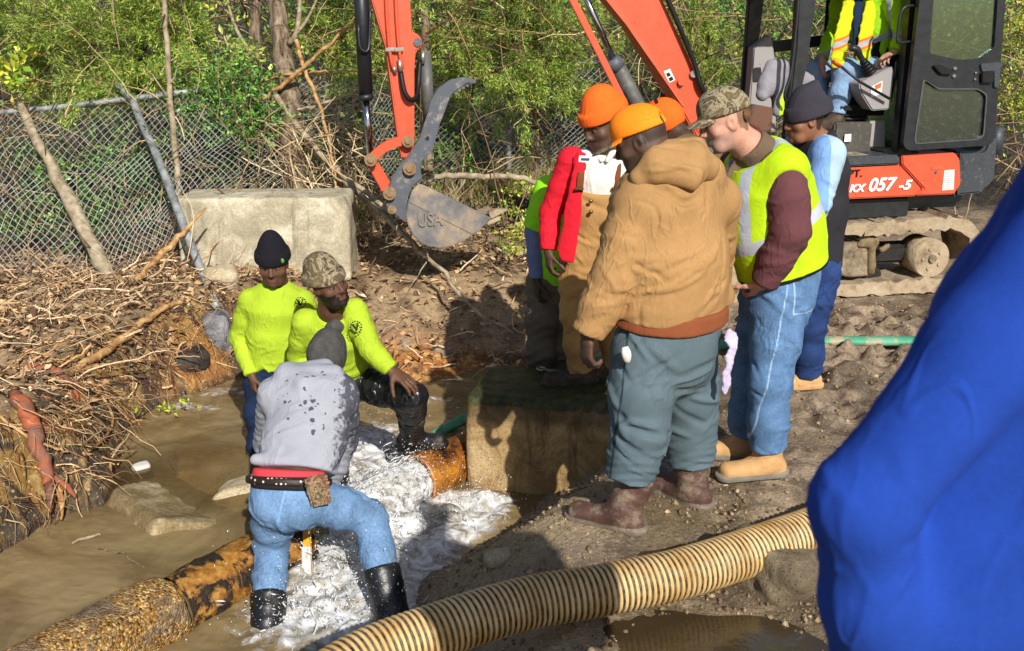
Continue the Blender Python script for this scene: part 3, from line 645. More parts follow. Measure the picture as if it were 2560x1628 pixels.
def yellow_standing():
    J = dict(pel=at(686, 930, 5.78), neck=at(692, 716, 5.76), shA=at(628, 752, 5.76), shB=at(757, 754, 5.80), elA=at(600, 842, 5.80), wrA=at(629, 938, 5.68), elB=at(782, 842, 5.86), wrB=at(770, 930, 5.75),
             hiA=at(652, 955, 5.78), hiB=at(722, 955, 5.78), hd=at(683, 661, 5.70))
    for q, x in (('A', 650), ('B', 728)):
        a = at(x, 1040, 5.78); J['kn'+q] = V3(a[0], 5.76, -.42); J['an'+q] = V3(a[0], 5.80, -.85)
    P = Person('worker in yellow long-sleeved shirt and black beanie standing with arms hanging', J, (J['anA'][0]+.1, 5.78, -.93), skin=(.12, .058, .034))
    H = Head(J['hd'], (.06, -.92, -.24), (0, -.2, .97), 1.02); core_body(P); H.build(P.V, J['neck'], jaw=1.05)
    hand(P.V, J['wrA'], (.12, -.12, -.95), (.8, .5, .1), (.5, -.8, 0), 1.05, curl=(.55, .6, .65, .7)); hand(P.V, J['wrB'], (0, -.1, -.95), (-.8, .5, .1), (-.5, -.8, 0), curl=(.5, .5, .55, .6))
    emit_body(P, H, lip=(.20, .075, .062), beard='stubble', hair='short')
    b = beanie('beanie', H, m_blackknit, P.root, z0=.034, peak=.048, cuff=.055, puff=1.03)
    bd = MB(); g = H.p(-.070, .080, .062); bd.ball(g, (.011, .004, .016), [H.r, H.f, H.u]); bd.build('beanie_badge', simple('green_badge', C('#5aa04a'), .6), P.root)
    V = P.vol(['pel', 'neck', 'shA', 'shB', 'elA', 'elB', 'wrA', 'wrB'], .2, .008)
    torso(V, J['pel'], J['neck'], J['shA'], J['shB'], (.162, .125), (.158, .122), (.166, .120), .08, shr=.066, wr=(.005, 3, .5)); V.crease(.004, 14, 12); V.folds(26, None, None, d=(.35, 0, 1), L=(.1, .28), w=(.010, .02), A=(.005, .012), seed=5, jit=.35); V.folds(10, at(690, 890, 5.65), .16, d=(1, 0, .3), L=(.1, .22), A=(.004, .008), seed=6)
    V.ecap(lerp(J['neck'], J['shA'], .12)+V3(0, 0, .005), lerp(J['neck'], J['shB'], .12)+V3(0, 0, .005), (.075, .06), (.075, .06), (0, 1, 0), .03)
    V.cut(J['neck']+V3(0, -.04, .022), (0, -.28, 1), J['neck']+V3(0, 0, .08), .12)
    cp_ = at(690, 925, 5.68); V.cut(cp_, (.24, .1, -1), cp_, .4, wob=.006)
    P.sleeves(V, 'A', [.074, .070, .062, .055, .043], wr=(.006, 9, .3)); P.sleeves(V, 'B', [.074, .070, .062, .055, .043], wr=(.006, 9, .9))
    V.emit('shirt', m_yellow, P.root)
    chest_badge(P.root, at(751, 757, 5.655), (.25, -.95, .15), (0, 0, 1), .034)
    V = P.vol(['pel', 'hiA', 'hiB', 'knA', 'knB', 'anA', 'anB'], .2, .01); P.trousers(V, [.095, .088, .075, .07, .068], (.165, .115)); V.crease(.005, 20, 2); V.emit('trousers', m_navy, P.root)
    for q in 'AB': P.boot('rubber_boot', J['an'+q], (0, -1, 0), .08, (.06, .065), m_rubber, J['an'+q]+V3(0, 0, .2), (.085, .085), h=.01)
yellow_standing()

def yellow_camo():
    hd = at(822, 714, 5.03)
    J = dict(pel=at(858, 948, 5.40), neck=at(829, 797, 5.14), shA=at(764, 806, 5.16), shB=at(884, 778, 5.14), elA=at(748, 892, 5.26), wrA=at(800, 985, 5.1), elB=at(927, 874, 5.06), wrB=at(977, 925, 5.02), hd=hd,
             hiA=at(838, 960, 5.40), hiB=at(896, 952, 5.36), knB=at(1030, 992, 5.16), anB=at(1027, 1092, 5.42))
    a = at(836, 1100, 5.38); J['knA'] = V3(a[0], 5.36, -.30); J['anA'] = V3(a[0]-.03, 5.42, -.80)
    P = Person('worker in camouflage beanie and yellow long-sleeved shirt with one boot on the pipe', J, (J['anA'][0], 5.4, -.88), skin=(.105, .048, .027))
    H = Head(hd, (.72, -.66, .06), (-.28, -.05, .95), 1.0); core_body(P); H.build(P.V, J['neck'])
    hand(P.V, J['wrB'], nz(at(1030, 960, 4.98)-J['wrB']), (-.1, .25, -.95), (-.6, -.8, .1), 1.12, curl=(.28, .25, .25, .3), spread=.09)
    hand(P.V, J['wrA'], (.4, -.2, -.9), (.3, .9, 0), (.5, -.5, .5), curl=.5)
    emit_body(P, H, lip=(.17, .065, .054), beard='full', hair='short')
    beanie('camouflage_beanie', H, m_camo, P.root, z0=.030, peak=.012, cuff=.05, puff=1.07, back=.012)
    V = P.vol(['pel', 'neck', 'shA', 'shB', 'elA', 'elB', 'wrA', 'wrB'], .2, .0075)
    torso(V, J['pel'], J['neck'], J['shA'], J['shB'], (.155, .125), (.160, .125), (.168, .122), .03, shr=.068, wr=(.006, 4, .9)); V.crease(.004, 15, 22); V.folds(26, None, None, d=(-.4, 0, 1), L=(.1, .26), w=(.010, .018), A=(.005, .012), seed=7, jit=.35); V.folds(10, at(860, 930, 5.2), .14, d=(1, 0, -.3), L=(.08, .2), A=(.004, .008), seed=8)
    V.ecap(lerp(J['neck'], J['shA'], .12), lerp(J['neck'], J['shB'], .12), (.072, .06), (.072, .06), (0, 1, 0), .03)
    V.cut(J['neck']+V3(.02, -.04, .020), (.15, -.32, 1), J['neck']+V3(0, 0, .08), .12)
    cp_ = at(858, 968, 5.3); V.cut(cp_, (-.25, -.1, -1), cp_, .34, wob=.006)
    P.sleeves(V, 'A', [.074, .070, .062, .055, .044], wr=(.006, 9, .3)); P.sleeves(V, 'B', [.072, .067, .060, .053, .043], wr=(.006, 9, 1.4))
    V.emit('shirt', m_yellow, P.root)
    chest_badge(P.root, at(890, 818, 4.985), (.45, -.85, .25), (-.1, -.1, 1), .034)
    V = P.vol(['pel', 'hiA', 'hiB', 'knA', 'knB', 'anA', 'anB'], .22, .0075)
    P.trousers(V, [.098, .090, .078, .070, .064], (.155, .12), wr=(.011, 8, .8), cuff=.55); V.crease(.007, 24, 9)
    V.emit('trousers', m_wet, P.root)
    P.boot('rubber_boot', J['anB'], nz(at(1117, 1122, 5.38)-at(1010, 1128, 5.42)), .075, (.058, .062), m_rubber, lerp(J['anB'], J['knB'], .55), (.074, .076), L=.30, wr=(.006, 14, .5))
    P.boot('rubber_boot', J['anA'], (.3, -.9, 0), .08, (.06, .065), m_rubber, J['anA']+V3(0, 0, .22), (.085, .085), h=.01)
yellow_camo()

# ===== man in the red jacket on the block =====
def red_jacket():
    J = dict(pel=at(1488, 612, 5.55), neck=at(1522, 386, 5.50), shA=at(1428, 402, 5.46), shB=at(1592, 400, 5.60), elA=at(1376, 530, 5.50), wrA=at(1371, 626, 5.44), elB=at(1610, 560, 5.62), wrB=at(1560, 640, 5.4), hd=at(1506, 312, 5.43),
             hiA=at(1448, 640, 5.52), hiB=at(1535, 640, 5.6))
    f1 = at(1452, 965, 5.56); f2 = at(1535, 965, 5.72); J['anA'] = V3(f1[0], f1[1], .15); J['anB'] = V3(f2[0], f2[1], .12)
    J['knA'] = lerp(J['hiA'], J['anA'], .48)+V3(-.02, -.04, 0); J['knB'] = lerp(J['hiB'], J['anB'], .48)+V3(0, -.03, 0)
    P = Person('man in orange beanie, red jacket and tan bib overalls standing on the mossy block', J, (f1[0]+.1, 5.6, .06), skin=(.10, .052, .032))
    H = Head(J['hd'], (-.74, -.52, -.42), (-.25, -.15, .95), 1.12); core_body(P); H.build(P.V, J['neck'], nr=.062, jaw=1.06)
    hand(P.V, J['wrA'], (.05, -.05, -.95), (.9, .3, 0), (.3, -.9, 0), 1.08, curl=(.5, .55, .6, .65)); hand(P.V, J['wrB'], (-.3, -.3, -.8), (-.9, .3, 0), (0, -.9, 0), curl=.5)
    emit_body(P, H, lip=(.14, .06, .05), beard='must', bcol=(.012, .01, .009), hair='fade')
    beanie('orange_beanie', H, m_orange, P.root, z0=.040, peak=.018, cuff=.052, puff=1.10, back=.012)
    # white work shirt
    m_white = cloth('white_work_shirt', C('#dcdad2', .95), .85, .06, 6, 300, .7, 14)
    V = P.vol(['pel', 'neck', 'shA', 'shB'], .2, .008); torso(V, J['pel'], J['neck'], J['shA'], J['shB'], (.15, .115), (.165, .125), (.165, .120), .0, shr=.065); V.crease(.003, 18, 31); V.folds(20, None, None, d=(.1, 0, 1), L=(.1, .25), w=(.008, .014), A=(.004, .009), seed=11, jit=.2)
    V.cut(J['neck']+V3(-.02, -.03, .03), (-.25, -.25, 1), J['neck']+V3(0, 0, .09), .13)
    V.ecap(J['neck']+V3(-.06, -.03, .03), J['neck']+V3(-.05, -.11, -.02), .022, .012, k=.01); V.ecap(J['neck']+V3(.02, -.07, .03), J['neck']+V3(-.02, -.12, -.02), .022, .012, k=.01)
    sh_o = V.emit('work_shirt', m_white, P.root)
    tc = at(1463, 398, 5.335)                         # name patch
    MB().box(tc, (.07, .035, .006), [nz(V3(1, -.3, 0)), nz(V3(.1, .1, 1)), nz(V3(.3, 1, 0))], .002).build('name_patch', simple('patch_cloth', C('#d9dcdc'), .8), P.root)
    MB().box(tc+V3(0, -.004, 0), (.045, .012, .006), [nz(V3(1, -.3, 0)), nz(V3(.1, .1, 1)), nz(V3(.3, 1, 0))]).build('patch_lettering', simple('patch_thread', C('#3a4f52'), .8), P.root)
    # bibs
    V = P.vol(['pel', 'neck', 'hiA', 'hiB', 'knA', 'knB', 'anA', 'anB'], .22, .008); side = nz(J['shB']-J['shA'])
    torso(V, J['pel'], J['neck'], J['shA'], J['shB'], (.178, .142), (.184, .146), (.175, .140), .05, shr=.02)
    bt = at(1500, 492, 5.36); V.cut(bt, (.05, -.4, 1), bt, .6)
    P.trousers(V, [.108, .100, .088, .080, .078], (.17, .135), None, side, wr=(.010, 6, .7)); V.crease(.005, 14, 17); V.folds(16, at(1470, 590, 5.4), .2, d=(1, 0, -.5), L=(.1, .22), A=(.004, .009), seed=10)
    V.emit('bib_overalls', m_bib, P.root)
    m_strap = cloth('brown_strap', C('#7a4526', .85), .85)
    for (x0, x1, y) in ((1455, 1448, 5.35), (1545, 1540, 5.42)):
        b = MB(); b.tube(cat_pts([at(x0, 395, y+.03), at(lerp(x0, x1, .5), 440, y-.025), at(x1, 480, y-.035)], 8), .020, 8, flat=.35, side=(0, 1, 0)); b.box(at(x1, 472, y-.05), (.05, .03, .012), bev=.004); b.build('bib_strap', m_strap, P.root)
    mb_ = simple('brass_button', C('#7f6840'), .4, .8)
    for x, y in ((1477, 503), (1477, 530)): MB().ball(at(x, y, 5.335), (.012, .008, .012)).build('bib_button', mb_, P.root)
    # open red jacket: a shell round the right side and back
    m_red = cloth('red_jacket_fleece', C('#d81f30', .95), .85, .08, 6, 260, .5, 12)
    V = P.vol(['pel', 'neck', 'shA', 'shB', 'elA', 'wrA', 'elB', 'wrB'], .25, .008)
    torso(V, J['pel'], J['neck'], J['shA'], J['shB'], (.190, .158), (.196, .158), (.190, .145), .06, shr=.072); V.crease(.006, 12, 41, (1.6, 1.6, .35)); V.folds(30, None, None, d=(.1, 0, 1), L=(.15, .4), w=(.012, .022), A=(.003, .007), seed=9, jit=.2)
    I = Vol(V.lo, V.hi, V.h); torso(I, J['pel'], J['neck'], J['shA'], J['shB'], (.186, .150), (.190, .152), (.182, .142), .12, shr=.07)
    V.f = np.maximum(V.f, -I.f)
    fw = nz(V3(-.45, -.9, 0)); c0 = at(1505, 500, 5.45); ops = nz(V3(.80, -.55, 0))      # opening down the front
    X, Y, Z = V.ax[0][:, None, None], V.ax[1][None, :, None], V.ax[2][None, None, :]
    zz = (Z-J['pel'][2])/(J['neck'][2]-J['pel'][2])
    left_edge = at(1440, 480, 5.4)[0]
    d = np.minimum(X-(left_edge+.005+.05*(zz-.5)+.004*np.sin(Z*20)), (J['neck'][1]-.01)-Y)  # >0 in the open front
    V.f = np.maximum(V.f, d.astype(np.float32))
    V.cut(at(1400, 664, 5.4), (-.05, -.15, -1), at(1400, 690, 5.5), .42, wob=.008); V.cut(J['neck']+V3(0, 0, .045), (-.1, -.25, 1), J['neck']+V3(0, 0, .12), .17)
    flap = cat_pts([at(1452, 384, 5.36), at(1440, 470, 5.33), at(1428, 560, 5.33), at(1412, 650, 5.34)], 10)
    for i in range(9): V.ecap(flap[i], flap[i+1], (.030+.003*i, .012), (.033+.003*i, .012), (1, -.35, 0), .008)
    V.folds(16, at(1430, 540, 5.33), .30, d=(.06, 0, 1), L=(.15, .4), w=(.010, .018), A=(.006, .012), seed=21, jit=.12)
    V.cut(at(1400, 666, 5.4), (-.05, -.15, -1), at(1412, 668, 5.36), .12)
    P.sleeves(V, 'A', [.074, .066, .060, .054, .047], wr=(.006, 8, .3)); P.sleeves(V, 'B', [.076, .07, .062, .056, .05], wr=(.006, 8, .6))
    V.emit('red_jacket', m_red, P.root)
    hb = Vol(at(1560, 300, 5.55)-.14, at(1560, 300, 5.55)+.14, .007); hb.ecap(at(1560, 285, 5.56), at(1566, 330, 5.60), (.03, .045), (.04, .05), k=.03); hb.crease(.004, 30, 2); hb.emit('blue_hood', cloth('blue_hood_cloth', C('#2a6fe0', .9), .8), P.root)
    for q, tdir in (('A', (-.95, -.25, 0)), ('B', (-.9, -.3, 0))): P.boot('work_boot', J['an'+q], tdir, J['an'+q][2]-.055 if q == 'A' else .075, (.055, .06), m_darkboot, L=.32, width=.05)
m_darkboot = simple('muddy_boot_leather', C('#4a3d33', .7), .75, 0, .4, 20, .4, 40, .3, C('#6f604c', .7), .4, 12)
red_jacket()

def green_worker():
    J = dict(pel=at(1385, 700, 6.05), neck=at(1450, 440, 6.02), shA=at(1372, 478, 5.98), shB=at(1500, 470, 6.15), elA=at(1336, 580, 6.0), wrA=at(1341, 698, 5.92), elB=at(1520, 580, 6.2), wrB=at(1500, 680, 6.1), hd=at(1508, 372, 6.02), hiA=at(1358, 722, 6.02), hiB=at(1425, 722, 6.10))
    for q, x in (('A', 1348), ('B', 1412)):
        a = at(x, 900, 6.0); J['an'+q] = V3(a[0], 6.0+(.05 if q == 'B' else 0), -.26); J['kn'+q] = lerp(J['hi'+q], J['an'+q], .5)+V3(0, -.04, 0)
    P = Person('worker in lime green shirt over blue-grey sleeves behind the man in the red jacket', J, (J['anA'][0], 6.0, -.34), skin=(.055, .028, .017), h=.007)
    H = Head(J['hd'], (-.6, -.7, -.3), (0, 0, 1), 1.0); core_body(P); H.build(P.V, J['neck']); hand(P.V, J['wrA'], (.02, -.05, -1), (.9, .3, 0), (.3, -.9, 0), 1.1, curl=.55); hand(P.V, J['wrB'], (0, 0, -1), (-.9, .3, 0), (0, -.9, 0), curl=.5)
    emit_body(P, H, hair='short')
    V = P.vol(['pel', 'neck', 'shA', 'shB', 'elA', 'elB', 'wrA', 'wrB'], .2, .009)
    P.sleeves(V, 'A', [.070, .062, .058, .050, .042], wr=(.005, 9, .3)); P.sleeves(V, 'B', [.07, .062, .058, .05, .042]); V.emit('undershirt_sleeves', cloth('blue_grey_knit', C('#7280a6', .85), .9, .1), P.root)
    V = P.vol(['pel', 'neck', 'shA', 'shB', 'elA', 'elB'], .2, .009); torso(V, J['pel'], J['neck'], J['shA'], J['shB'], (.17, .125), (.17, .12), (.175, .12), .08, shr=.08); V.crease(.006, 15, 5)
    cp_ = at(1385, 722, 5.93); V.cut(cp_, (.1, 0, -1), cp_, .4)
    for q in 'AB':
        e = lerp(J['sh'+q], J['el'+q], .95); V.ecap(J['sh'+q], e, .088, .078, k=.04, wr=(.006, 8, 1)); V.cut(lerp(J['sh'+q], J['el'+q], .92), nz(J['el'+q]-J['sh'+q]), e, .13)
    V.emit('shirt', cloth('lime_shirt_cloth', C('#9bea2a', .9), .8, .08, 5, 300, .5), P.root)
    V = P.vol(['pel', 'hiA', 'hiB', 'knA', 'knB', 'anA', 'anB'], .2, .009); P.trousers(V, [.098, .092, .082, .08, .085], (.165, .12), wr=(.012, 7, .3)); V.crease(.006, 20, 8); V.emit('trousers', cloth('grey_brown_trousers', C('#6e6355', .8), .9, .2, dirt=C('#4a4034'), dirt_lo=.55), P.root)
    for q in 'AB': P.boot('work_boot', J['an'+q], (-.8, -.6, 0), .08, (.055, .06), m_darkboot, h=.009)
green_worker()

def orange_behind():
    J = dict(pel=at(1700, 690, 5.85), neck=at(1716, 372, 5.85), shA=at(1640, 410, 5.9), shB=at(1800, 410, 5.8), elA=at(1630, 520, 5.95), wrA=at(1640, 640, 5.85), elB=at(1815, 520, 5.85), wrB=at(1800, 640, 5.75), hd=at(1668, 316, 5.83), hiA=at(1665, 720, 5.85), hiB=at(1735, 720, 5.85))
    for q, x in (('A', 1668), ('B', 1740)):
        a = at(x, 900, 5.85); J['an'+q] = V3(a[0], 5.85, .09); J['kn'+q] = lerp(J['hi'+q], J['an'+q], .5)
    P = Person('man in orange beanie and brown hooded jacket half hidden between two other men', J, (J['anA'][0], 5.85, 0), skin=(.06, .03, .018), h=.007)
    H = Head(J['hd'], (-.55, .2, -.6), (-.3, .1, .95), 1.0); core_body(P); H.build(P.V, J['neck']); hand(P.V, J['wrA'], (0, 0, -1), (.9, .3, 0), (0, -1, 0)); hand(P.V, J['wrB'], (0, 0, -1), (-.9, .3, 0), (0, -1, 0)); emit_body(P, H, hair='short')
    beanie('orange_beanie', H, m_orange, P.root, z0=-.03, tilt=-.2, peak=.0, plain=True, puff=1.10)
    m_brn = cloth('brown_jacket_canvas', C('#6d5c40', .8), .9, .15)
    V = P.vol(['pel', 'neck', 'shA', 'shB', 'elA', 'elB', 'wrA', 'wrB'], .22, .009); torso(V, J['pel'], J['neck'], J['shA'], J['shB'], (.18, .14), (.19, .14), (.19, .14), .06, shr=.085); V.ecap(at(1700, 352, 5.80), at(1765, 372, 5.76), .06, .06, k=.05); V.ecap(at(1690, 372, 5.86), at(1780, 395, 5.78), .07, .06, k=.05); V.crease(.007, 20, 5)
    V.cut(J['pel']-V3(0, 0, .02), (0, 0, -1), J['pel'], .36)
    P.sleeves(V, 'A', [.088, .08, .07, .062, .052]); P.sleeves(V, 'B', [.088, .08, .07, .062, .052]); V.emit('hooded_jacket', m_brn, P.root)
    MB().tube(cat_pts([at(1768, 368, 5.69), at(1776, 395, 5.68), at(1776, 425, 5.70)], 8), .004, 6).build('drawstring', simple('white_cord', C('#d8d8d0'), .8), P.root)
    V = P.vol(['pel', 'hiA', 'hiB', 'knA', 'knB', 'anA', 'anB'], .2, .011); P.trousers(V, [.098, .09, .08, .075, .075], (.165, .12)); V.emit('trousers', m_navy, P.root)
    for q in 'AB': P.boot('work_boot', J['an'+q], (-.8, -.5, 0), .085, (.055, .06), m_darkboot, h=.01)
orange_behind()
# ===== big man in the brown duck coat =====
def brown_coat():
    J = dict(pel=at(1668, 818, 4.12), neck=at(1660, 415, 4.14), shA=at(1606, 500, 4.06), shB=at(1790, 500, 4.24), elA=at(1536, 690, 3.98), wrA=at(1468, 836, 3.96), elB=at(1778, 690, 4.50), wrB=at(1730, 770, 4.62), hd=at(1604, 356, 4.10), hiA=at(1606, 885, 4.02), hiB=at(1712, 880, 4.16))
    aA = at(1556, 1300, 3.93); aB = at(1728, 1240, 4.17); J['anA'] = V3(aA[0], 3.93, .09); J['anB'] = V3(aB[0], 4.17, .08)
    J['knA'] = at(1600, 1075, 3.95); J['knB'] = at(1722, 1060, 4.20)
    P = Person('big man in brown canvas coat, orange mesh cap and slate trousers seen from behind', J, (.45, 4.05, 0), 1.05, skin=(.085, .046, .03), pad=.36)
    H = Head(J['hd'], (-.86, .30, -.42), (-.38, .12, .92), 1.06); core_body(P); H.build(P.V, J['neck'], nr=.075, jaw=1.12)
    hand(P.V, J['wrA'], (-.02, -.05, -.95), (.9, .45, .1), (.0, 1, 0), 1.16, curl=(.55, .65, .75, .8)); hand(P.V, J['wrB'], (-.2, .2, -.9), (-.9, .3, 0), (0, .9, 0))
    emit_body(P, H, hair='fade', beard='stubble')
    m_cap = M('orange_mesh_cap', .8); c = m_cap.mix(m_cap.math('MULTIPLY', m_cap.step(m_cap.voro(170, rnd=0.0), .30, .22), m_cap.attr('net', 'Fac')), C('#ff8a14', .95), C('#d05a08', .8))
    c = m_cap.mix(m_cap.step(m_cap.attr('bill', 'Fac'), -.002, .002), c, m_cap.ramp(m_cap.noise(40, 5), [(.35, C('#4d4232')), (.5, C('#8f8368')), (.65, C('#2c261c'))])); m_cap.base(c)
    net = lambda v: ((H.loc(v)[:, 2] > .065) & (H.loc(v)[:, 1] < .055)).astype(float)
    capmesh('mesh_cap', H, m_cap.m, P.root, z0=.040, hole=True, droop=.8, bill=(.078, .125), attrs={'net': net, 'bill': lambda v: np.minimum(H.loc(v)[:, 1]-.092, .055-H.loc(v)[:, 2])})
    text_mesh('cap_lettering', 'GLD', .030, .002, H.p(.047, -.106, .110), -H.r, H.u, simple('black_thread', C('#1a1612'), .8), P.root)
    # coat
    V = P.vol(['pel', 'neck', 'shA', 'shB', 'elA', 'elB', 'wrA', 'wrB'], .36, .0075)
    side = nz(V3(.93, .30, 0))
    torso(V, J['pel'], J['neck'], J['shA'], J['shB'], (.262, .215), (.268, .225), (.242, .185), .12, shr=.108, wr=(.008, 2.2, .4))
    V.crease(.010, 7, 51); V.folds(22, None, None, d=(.3, 0, 1), L=(.15, .4), w=(.014, .028), A=(.004, .009), seed=12, jit=.45); V.folds(26, at(1680, 780, 3.95), .30, d=(1, .2, .25), L=(.12, .35), w=(.012, .022), A=(.006, .012), seed=13, jit=.3)
    hm = at(1690, 818, 3.93); V.ecap(hm+V3(-.26, .12, .03), hm+V3(.24, .3, .05), .06, .06, k=.08)
    V.cut(hm+V3(0, 0, .0), (-.05, .13, -1), hm, .62, wob=.010)
    P.sleeves(V, 'A', [.112, .106, .094, .088, .070], wr=(.009, 5, .6), end=.0); P.sleeves(V, 'B', [.10, .10, .09, .085, .074], wr=(.006, 4, .9))
    # hood folded on the back, collar
    V.ecap(at(1650, 440, 4.12), at(1770, 430, 4.18), .08, .07, k=.05)
    HD = Vol(at(1690, 420, 4.05)-.32, at(1690, 420, 4.05)+.32, .007)
    HD.ecap(at(1596, 448, 4.00), at(1640, 412, 3.99), (.042, .03), (.055, .035), k=.02); HD.ecap(at(1640, 412, 3.99), at(1735, 408, 4.04), (.075, .05), (.085, .055), (0, .3, 1), k=.03); HD.ecap(at(1668, 382, 4.06), at(1735, 375, 4.12), .055, .055, k=.03); HD.ecap(at(1735, 408, 4.04), at(1768, 418, 4.10), (.078, .055), (.06, .05), (0, .3, 1), k=.03); HD.ecap(at(1668, 425, 3.98), at(1738, 448, 3.965), (.045, .026), (.05, .028), k=.03)
    HD.crease(.008, 14, 7); HD.folds(12, None, None, d=(1, 0, .1), L=(.1, .25), w=(.009, .016), A=(.006, .012), seed=22); HD.emit('hood', m_duck, P.root, None, {'seam': lambda v: np.full(len(v), -1.0)})
    # deep fold where the arm meets the back, seam line as a groove
    for q in ((1655, 505, 1640, 590), (1640, 590, 1606, 690)): V.ecap(at(q[0], q[1], 3.87), at(q[2], q[3], 3.83), .010, .014, k=.03, mode='sub')
    for pl, A_, w_ in (([(1618, 462, 3.94), (1660, 466, 3.90), (1700, 478, 3.87), (1735, 492, 3.86), (1770, 486, 3.88), (1796, 462, 3.95)], -.022, .020), ([(1630, 425, 3.98), (1680, 428, 3.97), (1740, 425, 4.0), (1775, 415, 4.05)], -.014, .014), ([(1556, 505, 3.93), (1600, 500, 3.9), (1640, 520, 3.87), (1652, 560, 3.86), (1640, 620, 3.85)], -.010, .010), ([(1668, 445, 3.93), (1690, 456, 3.91), (1716, 455, 3.91)], .012, .012)): 
        p = np.array([at(*q) for q in pl]); 
        for _ in range(3): f, g = V.val(p); p = p-g*np.clip(f, -.05, .05)[:, None]
        V.foldline(cat_pts(p, 14), A_, w_)
    ad = nz(J['elA']-J['shA']); cseam = lambda v: np.where((np.linalg.norm(v-J['shA'], axis=1) < .17) & (v[:, 0] < J['shA'][0]+.05), .0030-np.abs((v-J['shA'])@ad-.045+.25*(v-J['shA'])[:, 2]*0), -1)
    V.emit('coat', m_duck, P.root, None, {'seam': lambda v: np.full(len(v), -1.0)})
    # rust sweatshirt below the coat
    S = P.vol(['pel'], .42, .008); S.ecap(J['pel']-V3(0, 0, .06), J['pel']+V3(0, 0, .1), (.268, .232), (.262, .225), side, .03); S.crease(.005, 12, 5); hs = at(1690, 838, 3.93); S.cut(hs, (-.02, .12, -1), hs, .5, wob=.004); S.cut(J['pel']+V3(0, 0, .1), (0, 0, 1)); S.emit('sweatshirt', m_rust, P.root)
    V = P.vol(['pel', 'hiA', 'hiB', 'knA', 'knB', 'anA', 'anB'], .32, .0075)
    P.trousers(V, [.138, .136, .118, .100, .092], (.215, .180), J['pel']-V3(0, 0, .02), side, wr=(.006, 3.0, .8), k=.04, cuff=.56, seat=(lerp(J['hiA'], J['hiB'], .5)+V3(.03, -.03, .08), (.19, .15, .14)))
    V.crease(.009, 8, 61); V.folds(16, at(1650, 960, 3.9), .26, d=(.9, 0, -.5), L=(.15, .35), w=(.014, .026), A=(.009, .020), seed=14)
    for q, sd in (('A', 1), ('B', 1)):
        e = lerp(J['kn'+q], J['an'+q], .46); d = nz(J['an'+q]-J['kn'+q]); V.ecap(e-d*.02, e+d*.045, .106, .104, k=.02, wr=(.012, 14, .8)); V.folds(12, e, .16, ring=d, slant=.3, L=(.1, .2), w=(.008, .014), A=(.006, .012), seed=40+sd); V.cut(e+d*.058, d, e+d*.12, .17, wob=.006)
    hp = lerp(J['hiA'], J['knA'], .3)
    seam = lambda v: .004-np.abs((v[:, 0]-J['hiA'][0]+.085)-.10*(v[:, 2]-J['hiA'][2]))+np.where(v[:, 1] < J['hiA'][1]+.02, 0, -1)
    pk = at(1566, 884, 3.87)  # black oval painted on the cloth for the shade inside the pocket opening
    V.emit('trousers', m_teal, P.root, None, {'seam': seam, 'pocket': lambda v: .038-np.sqrt(((v-pk)[:, 0]*1.25)**2+((v-pk)[:, 1]*.6)**2+((v-pk)[:, 2]*.95+.3*(v-pk)[:, 0])**2)})
    MB().tube(cat_pts([at(1562, 868, 3.865), at(1566, 885, 3.855), at(1570, 910, 3.87)], 6), [.014, .017, .020, .020, .016, .006], 8, flat=.6, side=(0, 1, 0)).build('pocket_glove', cloth('white_glove_cloth', C('#e2dfd8', .9), .8), P.root)
    for q, td, top in (('A', nz(V3(-.90, .42, 0)), at(1596, 1185, 3.96)), ('B', nz(V3(-.72, .68, 0)), at(1727, 1150, 4.17))):
        P.boot('leather_boot', J['an'+q], td, J['an'+q][2]+.022, (.068, .072), m_leather, top, (.084, .088), L=.34, width=.056, wr=(.005, 8, .4), colf=flatcol(C('#5f443a', .75)), solecol=C('#85776a', .75))
    # lavender rag hanging from the back pocket
    rg = cat_pts([at(1822, 830, 4.02), at(1832, 862, 3.99), at(1824, 900, 3.98), at(1816, 945, 3.98), at(1812, 982, 3.985)], 14)
    b = Vol(rg.min(0)-.06, rg.max(0)+.06, .005); wv = [.012, .026, .032, .022, .016, .02, .022, .018, .015, .018, .02, .016, .014, .008]
    for i in range(13): b.ecap(rg[i]+V3(.006*math.sin(i*1.9), 0, 0), rg[i+1]+V3(.006*math.sin(i*1.9+1.9), 0, 0), (wv[i], .010), (wv[i+1], .010), (1, .3, 0), .008)
    b.crease(.004, 60, 3); b.folds(14, None, None, d=(.1, 0, 1), L=(.04, .1), w=(.004, .007), A=(.003, .006), seed=4); o = b.emit('rag', cloth('lavender_rag_cloth', C('#cbbfdc', .8), .85, .25, 40), None); tag(o, 'lavender rag hanging from the back pocket of slate trousers', 'rag')
brown_coat()

